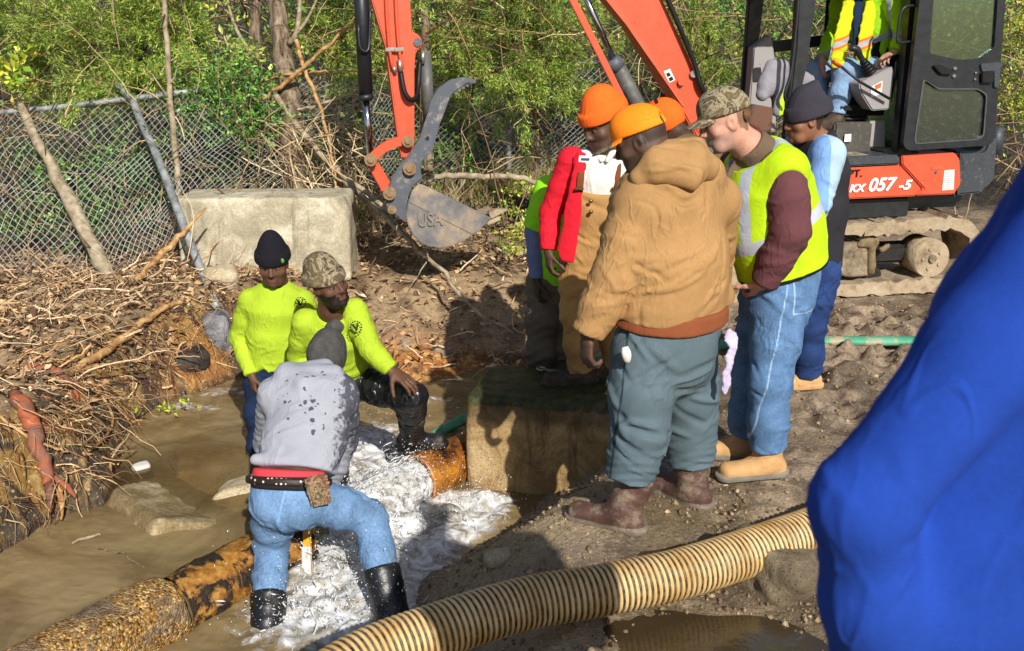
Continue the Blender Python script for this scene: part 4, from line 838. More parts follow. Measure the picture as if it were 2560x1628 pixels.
# ===== man in the hi-vis vest =====
def vest_man():
    J = dict(pel=at(1960, 690, 4.58), neck=at(1905, 392, 4.58), shA=at(1852, 415, 4.78), shB=at(1962, 424, 4.44), elA=at(1868, 570, 4.82), wrA=at(1880, 690, 4.70), elB=at(1976, 580, 4.36), wrB=at(1910, 706, 4.40), hd=at(1812, 306, 4.52), hiA=at(1920, 740, 4.66), hiB=at(1955, 745, 4.48))
    aA = at(1862, 1120, 4.62); aB = at(1916, 1165, 4.42); J['anA'] = V3(aA[0], 4.62, .10); J['anB'] = V3(aB[0], 4.42, .10)
    J['knA'] = at(1885, 935, 4.62); J['knB'] = at(1925, 950, 4.42)
    P = Person('man in yellow safety vest with silver stripes, camouflage cap and blue jeans, hand in pocket', J, (1.1, 4.5, 0), 1.0, skin=(.52, .27, .19), pad=.3)
    H = Head(J['hd'], (-.93, -.10, -.34), (-.34, -.02, .94), 1.07); core_body(P); H.build(P.V, J['neck'], nr=.066, jaw=1.1)
    hand(P.V, J['wrB'], nz(V3(-.12, .70, -.75)), (-.25, .9, 0), (-.9, .1, -.2), 1.12, curl=(.5, .5, .5, .5), spread=.02); hand(P.V, J['wrA'], (0, 0, -1), (.3, -.9, 0), (-.9, 0, 0))
    v, q = P.V.mesh(); c = H.colour(v, P.skin, lip=(.42, .16, .13), beard='goatee', bcol=(.33, .31, .29), hair='short', hcol=(.17, .10, .055))
    L = H.loc(v); m = (L[:, 2] < -.03) & (L[:, 1] > -.0) & (np.abs(L[:, 0]) < .09) & (L[:, 2] > -.12); c[m] = c[m]*.62+np.array((.22, .19, .17))*.38
    obj_np('body', v, SKIN, P.root, quads=q, col=c)
    # curly hair below the cap
    hv = Vol(H.c-.2, H.c+.2, .005); hv.ecap(H.p(.066, -.040, .012), H.p(.062, -.080, .03), .020, .024, k=.03); hv.ecap(H.p(-.04, -.085, .012), H.p(.05, -.088, .012), .026, .026, k=.03); hv.ell(H.p(.05, -.08, -.012), H.R, (.030, .026, .018), .02); hv.crease(.013, 75, 9); hv.emit('hair', cloth('curly_brown_hair', C('#6f5138', .8), .7, .4, 60, 300, .9, 60), P.root)
    bv = Vol(H.c-.2, H.c+.2, .005); bv.ecap(H.p(-.016, .088, -.088), H.p(.016, .088, -.088), .017, .017, k=.02); bv.ecap(H.p(0, .094, -.088), H.p(0, .090, -.118), .016, .010, k=.02); bv.ecap(H.p(-.026, .085, -.045), H.p(.026, .085, -.045), .0085, .0085, k=.01); bv.crease(.005, 90, 4); bv.emit('beard', cloth('grey_beard', C('#857d75', .7), .8, .4, 60, 300, .6, 60), P.root)
    gl = MB(); gl.tube([H.p(.083, -.005, .022), H.p(.080, .05, .026), H.p(.066, .098, .022)], .0022, 6); gl.tube([H.p(.066, .098, .022)]+[H.p(.036+.028*math.cos(a), .108, .012+.019*math.sin(a)) for a in np.linspace(.5, 6.5, 14)], .0018, 5); gl.tube([H.p(-.036+.028*math.cos(a), .108, .012+.019*math.sin(a)) for a in np.linspace(0, 6.28, 14)], .0018, 5); gl.build('glasses', simple('dark_metal', C('#2b2622'), .35, .6), P.root)
    capo = capmesh('camouflage_cap', H, m_camo, P.root, z0=.040, bill=(.075, .092), droop=1.2)
    # brown collar and sweater sleeves
    m_mar = cloth('maroon_sweater', C('#6d4347', .72), .92, .10, 8, 260, .55, 14)
    V = P.vol(['pel', 'neck', 'shA', 'shB', 'elA', 'elB', 'wrA', 'wrB'], .3, .0075)
    P.sleeves(V, 'B', [.084, .094, .088, .080, .060], wr=(.009, 6, .5), end=.01); P.sleeves(V, 'A', [.10, .09, .08, .072, .056], wr=(.012, 8, .3))
    torso(V, J['pel'], J['neck'], J['shA'], J['shB'], (.15, .18), (.15, .175), (.155, .14), .0, shr=.060)
    d = nz(J['wrB']-J['elB']); V.emit('sweater', m_mar, P.root)
    Cv = Vol(J['neck']-.22, J['neck']+.22, .006); nn = nz(J['hd']-J['neck']+V3(.03, 0, .02)); cc_ = at(1872, 366, 4.55); Cv.ecap(J['neck']-nn*.05, cc_+nn*.02, (.110, .115), (.088, .092), k=.02); Cv.cut(cc_+nn*.012, nz(nn+V3(-.25, 0, .1))); Cv.ell(cc_+nn*.05, np.array([H.r, H.f, H.u]), (.07, .07, .06), .01, 'sub')
    Cv.ecap(J['neck']+V3(-.085, -.03, -.02), J['neck']+V3(-.15, -.05, -.10), (.012, .045), (.010, .035), (0, 1, 0), .02); Cv.crease(.003, 30, 3); Cv.emit('collar', cloth('olive_brown_collar', C('#6e5c48', .85), .9, .08), P.root)
    # the vest
    V = P.vol(['pel', 'neck', 'shA', 'shB'], .34, .0075); fwd = nz(V3(-1, -.15, 0))
    sd = nz(J['shB']-J['shA']); pel = J['pel']; neck = J['neck']
    torso(V, pel, neck, J['shA'], J['shB'], (.196, .218), (.192, .215), (.192, .186), .06, shr=.100, wr=(.006, 2.5, .3)); V.crease(.007, 8, 71); V.folds(24, None, None, d=(.2, 0, 1), L=(.12, .3), w=(.012, .02), A=(.004, .009), seed=15, jit=.3)
    V.ecap(lerp(J['shA'], J['elA'], -.05)+V3(0, .03, .05), lerp(J['shA'], J['elA'], .1)+V3(0, .04, 0), .10, .10, k=.02, mode='sub')
    V.ecap(J['shB']+V3(.01, -.13, -.075), lerp(J['shB'], J['elB'], .8)+V3(-.01, -.12, 0), (.098, .09), (.09, .09), (1, 0, 0), k=.02, mode='sub')
    hb = at(2000, 700, 4.4); V.cut(hb, (.28, .05, -1), hb, .5, wob=.005); V.cut(neck+V3(0, 0, .03)+nn*.02, nn, neck+nn*.1, .15)
    def band(v):                                   # belly band and the shoulder stripe, in the vest's own frame
        a = (v-pel)@nz(neck-pel)/np.linalg.norm(neck-pel); x = (v-lerp(pel, neck, .5))@fwd
        b1 = .030-np.abs((v-lerp(pel, neck, .44))@nz(neck-pel)+.28*x)
        s0 = (v-lerp(pel, neck, .7))@nz(V3(1, 0, .0)); b2 = .026-np.abs(np.abs((v-neck)@sd+0)-.085)
        b2 = np.where(a > .33, b2, -1); return np.maximum(b1, b2)
    def trim(v): 
        e = np.abs((v-hb)@nz(V3(.28, .05, -1))+.010)
        return .010-e
    m_vest = M('hi_vis_mesh', .75, .25); c = m_vest.mul(C('#c4ea18', .78), m_vest.mr(m_vest.noise(6, 4), .3, .7, .93, 1.07))
    st = m_vest.step(m_vest.attr('band', 'Fac'), -.002, .002); c = m_vest.mix(st, c, m_vest.mul(C('#b4b9c6', .95), m_vest.mr(m_vest.noise(12, 4), .3, .7, .85, 1.15)))
    c = m_vest.mix(m_vest.step(m_vest.attr('trim', 'Fac'), -.002, .002), c, C('#15180f')); m_vest.base(c); m_vest.rough(m_vest.mr(st, 0, 1, .8, .45)); pb = m_vest.bump(m_vest.noise(14, 4, .55, dist=1.2), .5, .01); m_vest.bump(m_vest.voro(330, rnd=.1), .12, .002, pb)
    V.emit('safety_vest', m_vest.m, P.root, None, {'band': band, 'trim': trim})
    V = P.vol(['pel', 'hiA', 'hiB', 'knA', 'knB', 'anA', 'anB'], .26, .0075)
    P.trousers(V, [.118, .110, .094, .088, .090], (.150, .165), pel-V3(0, 0, .03), fwd, wr=(.008, 6, .2), cuff=.90, seat=(lerp(J['hiA'], J['hiB'], .5)+V3(.055, 0, .0), (.12, .155, .13)))
    V.crease(.006, 10, 81); V.folds(12, at(1960, 770, 4.4), .2, d=(1, 0, -.35), L=(.12, .26), w=(.01, .018), A=(.004, .009), seed=16)
    def seam(v):
        s1 = .0035-np.abs((v[:, 0]-(J['hiB'][0]-.02))-.16*(v[:, 2]-J['hiB'][2]))+np.where(v[:, 1] < J['hiB'][1], 0, -1)
        px = v[:, 0]-(J['hiB'][0]+.10); pz = v[:, 2]-(J['hiB'][2]+.04); bx = np.maximum(np.abs(px)-.075, np.abs(pz)-.085); s2 = .003-np.abs(bx); s2 = np.where(v[:, 1] < J['hiB'][1]+.02, s2, -1)
        return np.maximum(s1, s2)
    V.emit('jeans', m_jean2, P.root, None, {'seam': seam})
    for q, td in (('A', (-.97, .1, 0)), ('B', (-.95, -.20, 0))): P.boot('tan_boot', J['an'+q], td, .10, (.06, .065), m_tanb2, J['an'+q]+V3(0, 0, .10), (.065, .07), L=.33, width=.054, colf=flatcol(C('#c79b68', .9)), solecol=C('#8c8678', .8))
mm = M('tan_boot_leather', .75, .25); mm.base(mm.mul(mm.attr('Col'), mm.mr(mm.noise(14, 6), .3, .7, .82, 1.15))); mm.bump(mm.noise(60, 4), .25); m_tanb2 = mm.m
vest_man()

def black_beanie():
    J = dict(pel=at(2034, 640, 5.62), neck=at(2050, 352, 5.62), shA=at(1995, 375, 5.78), shB=at(2070, 385, 5.48), elA=at(1990, 500, 5.85), wrA=at(1980, 600, 5.75), elB=at(2045, 505, 5.42), wrB=at(2000, 580, 5.5), hd=at(2012, 303, 5.58), hiA=at(2020, 680, 5.68), hiB=at(2050, 680, 5.55))
    aA = at(1975, 925, 5.85); aB = at(2018, 948, 5.60); J['anA'] = V3(aA[0], 5.85, .09); J['anB'] = V3(aB[0], 5.60, .10); J['knA'] = lerp(J['hiA'], J['anA'], .5); J['knB'] = at(2026, 810, 5.55)
    P = Person('person in charcoal gathered beanie and black vest over light blue sleeves', J, (1.6, 5.65, 0), .95, skin=(.22, .095, .048), pad=.26)
    H = Head(J['hd'], (-.97, -.12, -.18), (-.18, 0, .98), 1.02); core_body(P); H.build(P.V, J['neck'], nr=.056); hand(P.V, J['wrB'], (-.7, -.1, -.3), (0, .9, 0), (0, 0, 1)); hand(P.V, J['wrA'], (-.5, 0, -.8), (0, -.9, 0), (0, 0, 1)); emit_body(P, H, lip=(.25, .09, .07), hair='short')
    beanie('gathered_beanie', H, m_charknit, P.root, z0=.018, tilt=.12, peak=.03, cuff=.075, puff=1.10, gather=True, back=.01)
    hr = MB()
    for x, y, z in ((.075, -.045, 0), (.07, -.06, 0), (.05, -.085, 0), (.06, -.075, -.005)): hr.tube(cat_pts([H.p(x, y, .02), H.p(x+.004, y-.004, -.03), H.p(x+.002, y, -.075)], 8), .006, 6)
    hr.build('braids', simple('black_hair', C('#17120f'), .5), P.root)
    V = P.vol(['pel', 'neck', 'shA', 'shB', 'elA', 'elB', 'wrA', 'wrB'], .24, .008); P.sleeves(V, 'A', [.085, .078, .07, .06, .048]); P.sleeves(V, 'B', [.086, .080, .072, .062, .048], wr=(.008, 6, .3)); torso(V, J['pel'], J['neck'], J['shA'], J['shB'], (.14, .14), (.14, .14), (.14, .13), 0, shr=.075)
    two = lambda v: (v[:, 0]-lerp(J['shB'], J['elB'], .5)[0]-.012)
    V.emit('fleece_top', cloth('light_blue_fleece', C('#7ea6dd', .9), .9, .05, marks=[('two', C('#aac4d4', .9), .003)]), P.root, None, {'two': two})
    V = P.vol(['pel', 'neck', 'shA', 'shB'], .28, .008); torso(V, J['pel'], J['neck'], J['shA'], J['shB'], (.160, .160), (.160, .160), (.165, .150), .08, shr=.082); V.crease(.005, 13, 91); V.folds(16, None, None, d=(.2, 0, 1), L=(.12, .3), w=(.012, .02), A=(.004, .009), seed=19)
    V.ecap(J['neck']-V3(0, 0, .03), J['neck']+V3(0, 0, .035), .082, .078, k=.03)
    V.ecap(J['shB']+V3(-.03, -.085, .01), lerp(J['shB'], J['elB'], .95)+V3(-.03, -.10, 0), (.095, .085), (.09, .08), (1, 0, 0), k=.015, mode='sub'); V.cut(J['neck']+V3(0, 0, .04), (-.35, 0, 1), J['neck']+V3(0, 0, .12), .15)
    V.cut(J['pel']-V3(0, 0, .06), (0, 0, -1), J['pel'], .36); V.emit('vest', cloth('charcoal_vest', C('#2f2d32', .85), .9, .12), P.root)
    V = P.vol(['pel', 'hiA', 'hiB', 'knA', 'knB', 'anA', 'anB'], .22, .009); P.trousers(V, [.10, .095, .082, .078, .082], (.14, .15), None, (1, 0, 0)); V.crease(.006, 20, 5); V.emit('jeans', m_dark_jean, P.root)
    for q, td in (('A', (-.9, -.1, 0)), ('B', (-.93, -.2, .0))): P.boot('muddy_shoe', J['an'+q], td, .09, (.055, .06), m_tanboot, L=.29)
black_beanie()

# ===== onlooker in the blue sweatshirt, close to the viewer =====
def blue_onlooker():
    J = dict(pel=at(2510, 2050, 1.14), neck=at(2900, 330, 1.12), shA=at(2782, 478, 1.08), shB=V3(1.02, 1.0, 1.94), elA=at(2158, 1262, 1.02), wrA=at(2185, 1720, 1.06), elB=V3(1.05, .9, 1.62), wrB=V3(.95, 1.1, 1.42), hd=V3(.82, 1.15, 2.17), hiA=V3(.52, 1.12, .98), hiB=V3(.70, 1.1, .98), knA=V3(.54, 1.12, .62), knB=V3(.74, 1.08, .62), anA=V3(.56, 1.08, .33), anB=V3(.76, 1.05, .33))
    P = Person('onlooker in bright blue sweatshirt close to the viewer, out of focus', J, (.66, 1.06, .25), 1.0, skin=(.4, .22, .15), h=.008, pad=.34)
    H = Head(J['hd'], (-.3, .9, -.15), (0, 0, 1)); core_body(P); H.build(P.V, J['neck']); hand(P.V, J['wrA'], (.2, .6, -.6), (.8, 0, .3), (0, .8, .8)); hand(P.V, J['wrB'], (-.4, .6, -.4), (-.8, .2, 0), (0, .5, .8)); emit_body(P, H, hair='short')
    V = P.vol(['pel', 'neck', 'shA', 'shB', 'elA', 'elB', 'wrA', 'wrB'], .32, .008)
    torso(V, J['pel'], J['neck'], J['shA'], J['shB'], (.235, .15), (.215, .15), (.19, .14), .25, shr=.085); V.crease(.010, 8, 101); V.folds(14, at(2300, 1200, 1.0), .3, d=(.5, 0, .9), L=(.2, .4), w=(.02, .035), A=(.004, .008), seed=18); P.sleeves(V, 'A', [.074, .064, .055, .052, .05], wr=None, k=.03); V.ecap(at(2860, 640, 1.10), at(2420, 1560, 1.07), (.12, .09), (.14, .08), (1, 0, 0), .05); P.sleeves(V, 'B', [.09, .084, .075, .066, .055])
    V.emit('sweatshirt', cloth('bright_blue_fleece', C('#2147a8', .80), .95, .12, 9, 150, .5, 8), P.root)
    V = P.vol(['pel', 'hiA', 'hiB', 'knA', 'knB', 'anA', 'anB'], .25, .012); P.trousers(V, [.11, .1, .08, .075, .075], (.17, .13)); V.emit('trousers', m_navy, P.root)
    for q in 'AB': P.boot('work_boot', J['an'+q], (-.2, 1, 0), .08, (.055, .06), m_darkboot, h=.012)
blue_onlooker()
# ---------- the excavator ----------
from mathutils.geometry import tessellate_polygon
EO = V3(2.5, 8.85, -.07); EF = nz(V3(-.98, -.2, 0)); EL = nz(V3(.2, -.98, 0)); EU = V3(0, 0, 1)
def E(x, y, z): return EO+EF*x+EL*y+EU*z
def pe(px, py, ly):                  # point seen at a pixel on the machine's own lengthwise plane ly
    d = ray(px, py); q = EO+EL*ly; return CAMP+d*(np.dot(q-CAMP, EL)/np.dot(d, EL))
def slab(mb, outer, holes, ext, bev=0):
    """polygon with holes, extruded"""
    loops = [[np.asarray(p, float) for p in outer]]+[[np.asarray(p, float) for p in h] for h in holes]; ext = np.asarray(ext, float)
    tri = tessellate_polygon([[Vector(p) for p in l] for l in loops]); allp = [p for l in loops for p in l]; n = len(allp)
    fs = [tuple(t) for t in tri]+[tuple(i+n for i in t[::-1]) for t in tri]; k = 0
    for l in loops:
        m = len(l)
        for i in range(m): fs.append((k+i, k+(i+1) % m, n+k+(i+1) % m, n+k+i))
        k += m
    return mb.add(allp+[p+ext for p in allp], fs)
def poly(pts, ly): return [pe(x, y, ly) for x, y in pts]
def rnd(pts, r=10, n=4):             # round the corners of a pixel polygon
    out = []; m = len(pts); P = [np.array(p, float) for p in pts]
    for i in range(m):
        a, b, c = P[i-1], P[i], P[(i+1) % m]; u = (a-b)/np.linalg.norm(a-b); v = (c-b)/np.linalg.norm(c-b); q = min(r, np.linalg.norm(a-b)*.45, np.linalg.norm(c-b)*.45)
        for k in range(n+1):
            t = k/n; out.append(tuple((1-t)**2*(b+u*q)+2*t*(1-t)*b+t*t*(b+v*q)))
    return out
def paint(name, col, rough=.35, chips=.74, dirt=None, spec=.5, ds=6, amt=.3):
    m = M(name, rough, spec); c = m.mul(col, m.mr(m.noise(5, 4), .3, .7, .93, 1.06))
    if dirt is not None: c = m.mix(m.math('MULTIPLY', m.step(m.noise(ds, 8, .75), .66-amt*.35, .80-amt*.3), .8), c, dirt)
    if chips: c = m.mix(m.step(m.noise(26, 4, .6), chips-.03, chips), c, C('#1c1410'))
    m.base(c); m.rough(m.mr(m.noise(18, 5), .3, .7, rough*.8, rough*1.35)); m.bump(m.noise(40, 4), .06, .004); return m.m
m_or = paint('orange_machine_paint', C('#f0603e', .74), .38, .715, C('#b98a66', .8), ds=9, amt=.12)
m_or2 = paint('orange_guard_paint', C('#e86440', .74), .45, .78, C('#7a5a42', .8))
m_blk = paint('black_machine_paint', C('#1d2024', .9), .42, 0, C('#6d6455', .6), ds=30, amt=.12)
m_gry = paint('dark_grey_machine_paint', C('#3c4148', .8), .5, 0, C('#8d8676', .7), ds=34, amt=.35)
m_plas = paint('grey_cab_plastic', C('#9c9796', .85), .6, 0, C('#6f675b', .7), ds=20, amt=.3)
m_steel = paint('worn_dark_steel', C('#555961', .9), .48, 0, C('#a59e90', .75), .5, 10, .4)
m_chrome = simple('chrome_rod', C('#b8bcc4', .9), .12, 1.0, .1)
m_cyl = paint('black_cylinder_paint', C('#24262b', .9), .4, .72, C('#8a8578', .6), ds=22, amt=.1)
m_pin = simple('rusty_pin', C('#8a6f52', .8), .6, .4, .35, 30)
m_silver = simple('zinc_fitting', C('#b5b1a5', .8), .4, .7, .2, 30)
m_hose = simple('black_hydraulic_hose', C('#1a1a1b', .9), .5, 0, .2)
m_clay = M('dried_mud', .95, .15); _c = m_clay.ramp(m_clay.noise(7, 9, .7), [(.3, C('#6f5d46', .8)), (.5, C('#b09c80', .85)), (.7, C('#c2b096', .85))]); m_clay.base(_c); m_clay.bump(m_clay.noise(26, 8, .7), .7, .02); m_clay = m_clay.m
m_bucket = M('rusty_bucket_steel', .55, .4); _c = m_bucket.ramp(m_bucket.noise(5, 8, .65), [(.32, C('#5c5d62', .9)), (.48, C('#7d7873', .9)), (.60, C('#a08c76', .9)), (.75, C('#b8ac9a', .9))])
_c = m_bucket.mix(m_bucket.step(m_bucket.noise(34, 6, .7), .64, .72), _c, C('#b0a088', .8)); m_bucket.base(_c); m_bucket.bump(m_bucket.noise(50, 6), .2, .006); m_bucket = m_bucket.m
def glassm(name, tint, dirt=.12, refl=.35):
    m = M(name, .06, .5); t = m.t; tr = m.n('ShaderNodeBsdfTransparent'); tr.inputs[0].default_value = (*tint, 1); gl = m.n('ShaderNodeBsdfGlossy'); gl.inputs['Roughness'].default_value = .08; gl.inputs[0].default_value = (.8, .95, .88, 1)
    fr = m.n('ShaderNodeFresnel'); fr.inputs[0].default_value = 1.5; mx = m.n('ShaderNodeMixShader'); m.link(m.math('ADD', m.math('MULTIPLY', fr.outputs[0], .8), refl*.35), mx.inputs[0]); m.link(tr.outputs[0], mx.inputs[1]); m.link(gl.outputs[0], mx.inputs[2])
    df = m.n('ShaderNodeBsdfDiffuse'); df.inputs[0].default_value = (.32, .36, .32, 1); m2 = m.n('ShaderNodeMixShader'); d = m.math('ADD', m.math('MULTIPLY', m.step(m.noise(24, 8, .75), .50, .72), dirt*2.4), dirt)
    m.link(d, m2.inputs[0]); m.link(mx.outputs[0], m2.inputs[1]); m.link(df.outputs[0], m2.inputs[2]); m.link(m2.outputs[0], t.nodes['Material Output'].inputs[0]); return m.m
m_glassU = glassm('green_tinted_glass', (.30, .52, .42), .015, .35); m_glassL = glassm('dusty_dark_glass', (.16, .28, .26), .06, .3); m_glassC = glassm('clear_cab_glass', (.80, .88, .85), .02, .1)
def excavator():
    R = root('excavator', 'orange compact excavator with black cab, door open, its arm and bucket reaching over the pit', 'excavator', EO)
    inw = -EL
    # upper body
    MB().prism(poly([(1900, 508), (2385, 487), (2401, 462), (2398, 400), (2386, 383), (2254, 390), (2250, 414), (1900, 431)], .93), inw*.25, .012).build('side_panel', m_or, R)
    rp = MB().prism(poly([(2255, 389), (2388, 382), (2400, 398), (2403, 460), (2386, 486), (2292, 489), (2310, 472), (2256, 413)], .955), inw*.05, .010).build('rear_side_panel', m_or, R)
    MB().box(pe(2343, 420, .955), (.11, .012, .03), [EF, EL, EU], .005).build('panel_recess', m_or2, rp)
    MB().cyl(pe(2340, 430, .955), pe(2340, 430, .965), .012).build('panel_lock', m_steel, rp)
    lb = MB().prism(poly([(2361, 426), (2386, 424), (2384, 474), (2355, 476)], .957), EL*.002).build('warning_label', simple('label_white', C('#dcdcd8'), .5), rp)
    t = MB()
    for i in range(9): t.prism(poly([(2363, 430+i*5), (2363+16+(i*7 % 6), 429.3+i*5), (2363+16+(i*7 % 6), 430.8+i*5), (2363, 431.6+i*5)], .9597), EL*.0006)
    t.build('label_print', simple('label_ink', C('#8a8a88'), .6), lb)
    MB().prism(poly([(1900, 402), (2250, 388), (2252, 411), (1900, 428)], .95), inw*.3, .014).build('sill_rail', m_gry, R)
    cw = MB().prism(poly(rnd([(2386, 490), (2452, 484), (2488, 450), (2497, 338), (2472, 342), (2462, 376), (2393, 380), (2404, 398), (2406, 465)], 8), .94), inw*1.75, .02).build('counterweight', m_gry, R)
    MB().cyl(pe(2486, 385, .8), pe(2494, 318, .8), .055).build('exhaust_post', m_gry, cw)
    MB().box(E(-.95, -.1, .95), (.6, 1.5, .6), [EF, EL, EU], .05).build('engine_hood', m_gry, R)
    MB().box(E(.15, .1, .70), (1.5, 1.5, .16), [EF, EL, EU], .02).build('deck_underside', m_blk, R)
    MB().cyl(E(0, 0, .4), E(0, 0, .66), .42, 32).build('slew_ring', m_blk, R)
    ux = nz(pe(2300, 470, .95)-pe(2120, 478, .95)); uy = EU
    text_mesh('model_lettering', 'KX', .082, .003, pe(2122, 480, .938), ux, uy, m_white_l, R, shear=.25, bold=.003, fit=.145)
    text_mesh('model_lettering', '057', .145, .003, pe(2168, 478, .938), ux, uy, m_white_l, R, shear=.25, bold=.004, fit=.245)
    text_mesh('model_lettering', '-5', .105, .003, pe(2244, 474, .938), ux, uy, m_white_l, R, shear=.25, bold=.003, fit=.118)
    text_mesh('owner_lettering', 'PT.', .082, .003, pe(2120, 443, .938), ux, uy, m_black_l, R, bold=.001, fit=.115)
    # undercarriage: two rubber tracks
    for side in (1, -1):
        y0, y1 = (.55, .97) if side > 0 else (-.97, -.55)
        prof = []; Rr = .315; x0, x1 = -1.24+Rr, 1.24-Rr
        for a in np.linspace(-PI/2, PI/2, 14): prof.append((x1+Rr*math.cos(a), .325+Rr*math.sin(a)))
        prof += [(x, .64-.018*math.sin((x-x0)/(x1-x0)*PI)+.006*math.sin(x*31)+.005*math.sin(x*77+1)) for x in np.linspace(x1, x0, 60)[1:-1]]
        for a in np.linspace(PI/2, 3*PI/2, 14): prof.append((x0+Rr*math.cos(a), .325+Rr*math.sin(a)))
        prof += [(x, .01) for x in np.linspace(x0, x1, 50)[1:-1]]
        cen = np.array([0, .325]); m = MB(); n = len(prof); vs = []; fs = []; rg = np.random.default_rng(3)
        pr = np.array(prof); nrm = np.array([nz([pr[(i+1) % n][1]-pr[i-1][1], -(pr[(i+1) % n][0]-pr[i-1][0])]) for i in range(n)])
        for i in range(n):
            j = rg.normal(0, .008); o = pr[i]+nrm[i]*j; q = pr[i]-nrm[i]*(.105+rg.normal(0, .012))
            vs += [E(o[0], y0, o[1]), E(o[0], y1, o[1]), E(q[0], y1-.01, q[1]), E(q[0], y0+.01, q[1])]
        for i in range(n):
            a, b = 4*i, 4*((i+1) % n)
            for k in range(4): fs.append((a+k, a+(k+1) % 4, b+(k+1) % 4, b+k))
        m.add(vs, fs, False); tr = m.build('track', m_clay, R)
        s_ = 0; lug = MB(); per = np.cumsum([0]+[np.linalg.norm(pr[(i+1) % n]-pr[i]) for i in range(n)])
        for kk in np.arange(0, per[-1], .11):
            i = min(np.searchsorted(per, kk, 'right')-1, n-1); tt = (kk-per[i])/max(per[i+1]-per[i], 1e-6); p = pr[i]*(1-tt)+pr[(i+1) % n]*tt; nn = nrm[i]; tg = V3(-nn[1], nn[0], 0)
            if p[1] > .5 and rg.random() < .75: continue
            lug.box(E(p[0]+nn[0]*.006, (y0+y1)/2, p[1]+nn[1]*.006), (.06, y1-y0-.02, .012), [nz(EF*(-nn[1])+EU*nn[0]), EL, nz(EF*nn[0]+EU*nn[1])], .006)
        o = lug.build('track_lugs', m_clay, tr); o['kind'] = 'stuff'
        yo = y1 if side > 0 else y0; sgn = side
        fr = MB().box(E(.0, (y0+y1)/2-side*.08, .30), (1.5, .20, .16), [EF, EL, EU], .03); fr.build('track_frame', m_shademud, R)
        if side > 0:
            MB().prism([pe(x, y, .90) for x, y in [(1960, 612), (2170, 606), (2190, 622), (2192, 668), (2176, 690), (2120, 694), (2090, 684), (2070, 676), (1960, 680)]], inw*.10, .01).build('track_guard', m_muddy, R)
            lump = Vol(pe(2190, 640, .92)-.2, pe(2190, 640, .92)+.2, .012); lump.ecap(pe(2180, 602, .90), pe(2176, 680, .90), .030, .026, k=.03); lump.ecap(pe(2150, 612, .9), pe(2185, 602, .9), .03, .035, k=.03); lump.ecap(pe(2205, 625, .9), pe(2220, 615, .88), .02, .018, k=.03); lump.crease(.018, 55, 4); lump.emit('caked_mud', m_mudlump, R)
        for x in (-.35, .1, .5):
            MB().cyl(E(x, yo-sgn*.30, .13), E(x, yo-sgn*.16, .13), .085, 20).build('track_roller', m_shademud, R)
        w = MB().cyl(E(-.80, yo-sgn*.3, .29), E(-.80, yo-sgn*.03, .29), .158, 36).build('drive_wheel', m_clay, R)
        for a in np.linspace(0, 2*PI, 6)[:-1]:
            MB().cyl(E(-.80+.085*math.cos(a), yo-sgn*.04, .29+.085*math.sin(a)), E(-.80+.085*math.cos(a), yo-sgn*.018, .29+.085*math.sin(a)), .016, 8).build('wheel_bolt', m_clay, w)
        MB().cyl(E(-.80, yo-sgn*.04, .29), E(-.80, yo-sgn*.01, .29), .034, 10).build('wheel_hub', m_muddy, w)
        MB().cyl(E(.92, yo-sgn*.3, .325), E(.92, yo-sgn*.08, .325), .22, 28).build('idler_wheel', m_clay, R)
    # cab
    cab = MB().prism([E(.70, .88, 1.10), E(.70, -.06, 1.10), E(-.62, -.06, 1.10), E(-.62, .88, 1.10)], EU*.05).build('cab_floor', m_mudfloor, R)
    def post(name, pxs, ly, th, mat=m_blk, par=R): return MB().prism(poly(pxs, ly), inw*th, .012).build(name, mat, par)
    top = -95
    post('cab_pillar', [(2002, top), (2048, top), (2042, 0), (2018, 169), (1998, 254), (1988, 400), (1960, 400), (1974, 254), (1990, 120), (1996, 0)], .88, .09)
    post('cab_pillar', [(2280, top), (2308, top), (2300, 0), (2262, 380), (2243, 384), (2278, 0)], .90, .10)
    post('cab_pillar', [(1880, top), (1918, top), (1911, 0), (1884, 220), (1878, 330), (1850, 330), (1856, 220), (1872, 0)], -.06, .06)
    post('cab_pillar', [(2068, top), (2082, top), (2079, 0), (2073, 90), (2062, 90), (2069, 0)], -.06, .04)
    post('cab_pillar', [(2190, top), (2240, top), (2225, 330), (2175, 330)], -.06, .06)
    MB().prism(poly([(1926, 104), (2080, 86), (2160, 80), (2160, 105), (2082, 112), (1932, 132)], -.04), inw*.06, .008).build('window_rail', m_blk, R)
    MB().prism(poly([(1910, 300), (2200, 290), (2200, 105), (1926, 130)], -.05), inw*.02).build('far_cab_wall', m_blk2, R) if False else None
    MB().tube(cat_pts([pe(1998, -40, .94), pe(1991, 60, .94), pe(1978, 180, .94), pe(1962, 235, .94), pe(1968, 262, .92)], 16), .013, 8).build('grab_rail', m_blk, R)
    MB().tube(cat_pts([pe(2285, 14, .95), pe(2262, 18, .97), pe(2250, 40, .97), pe(2244, 90, .97), pe(2246, 106, .97), pe(2278, 104, .95)], 20), .011, 8).build('grab_handle', m_blk, R)
    zr = pe(2150, top, .88)[2]; MB().box(E(.02, .41, zr+.07), (1.42, 1.02, .16), [EF, EL, EU], .05).build('cab_roof', m_blk, R)
    MB().prism([E(-.60, .86, 1.15), E(-.60, -.04, 1.15), E(-.60, -.04, zr), E(-.60, .86, zr)], EF*-.02).build('rear_window', m_glassC, R)
    MB().prism([E(.68, .84, 1.12), E(.68, -.02, 1.12), E(.67, -.02, 1.53), E(.67, .84, 1.53)], EF*-.008).build('lower_front_window', m_glassC, R)
    # cab interior
    MB().prism(poly(rnd([(1884, 120), (1925, 88), (1932, 100), (1944, 200), (1940, 330), (1868, 330)], 5), .05), inw*.12, .012).build('side_console', m_plas, R)
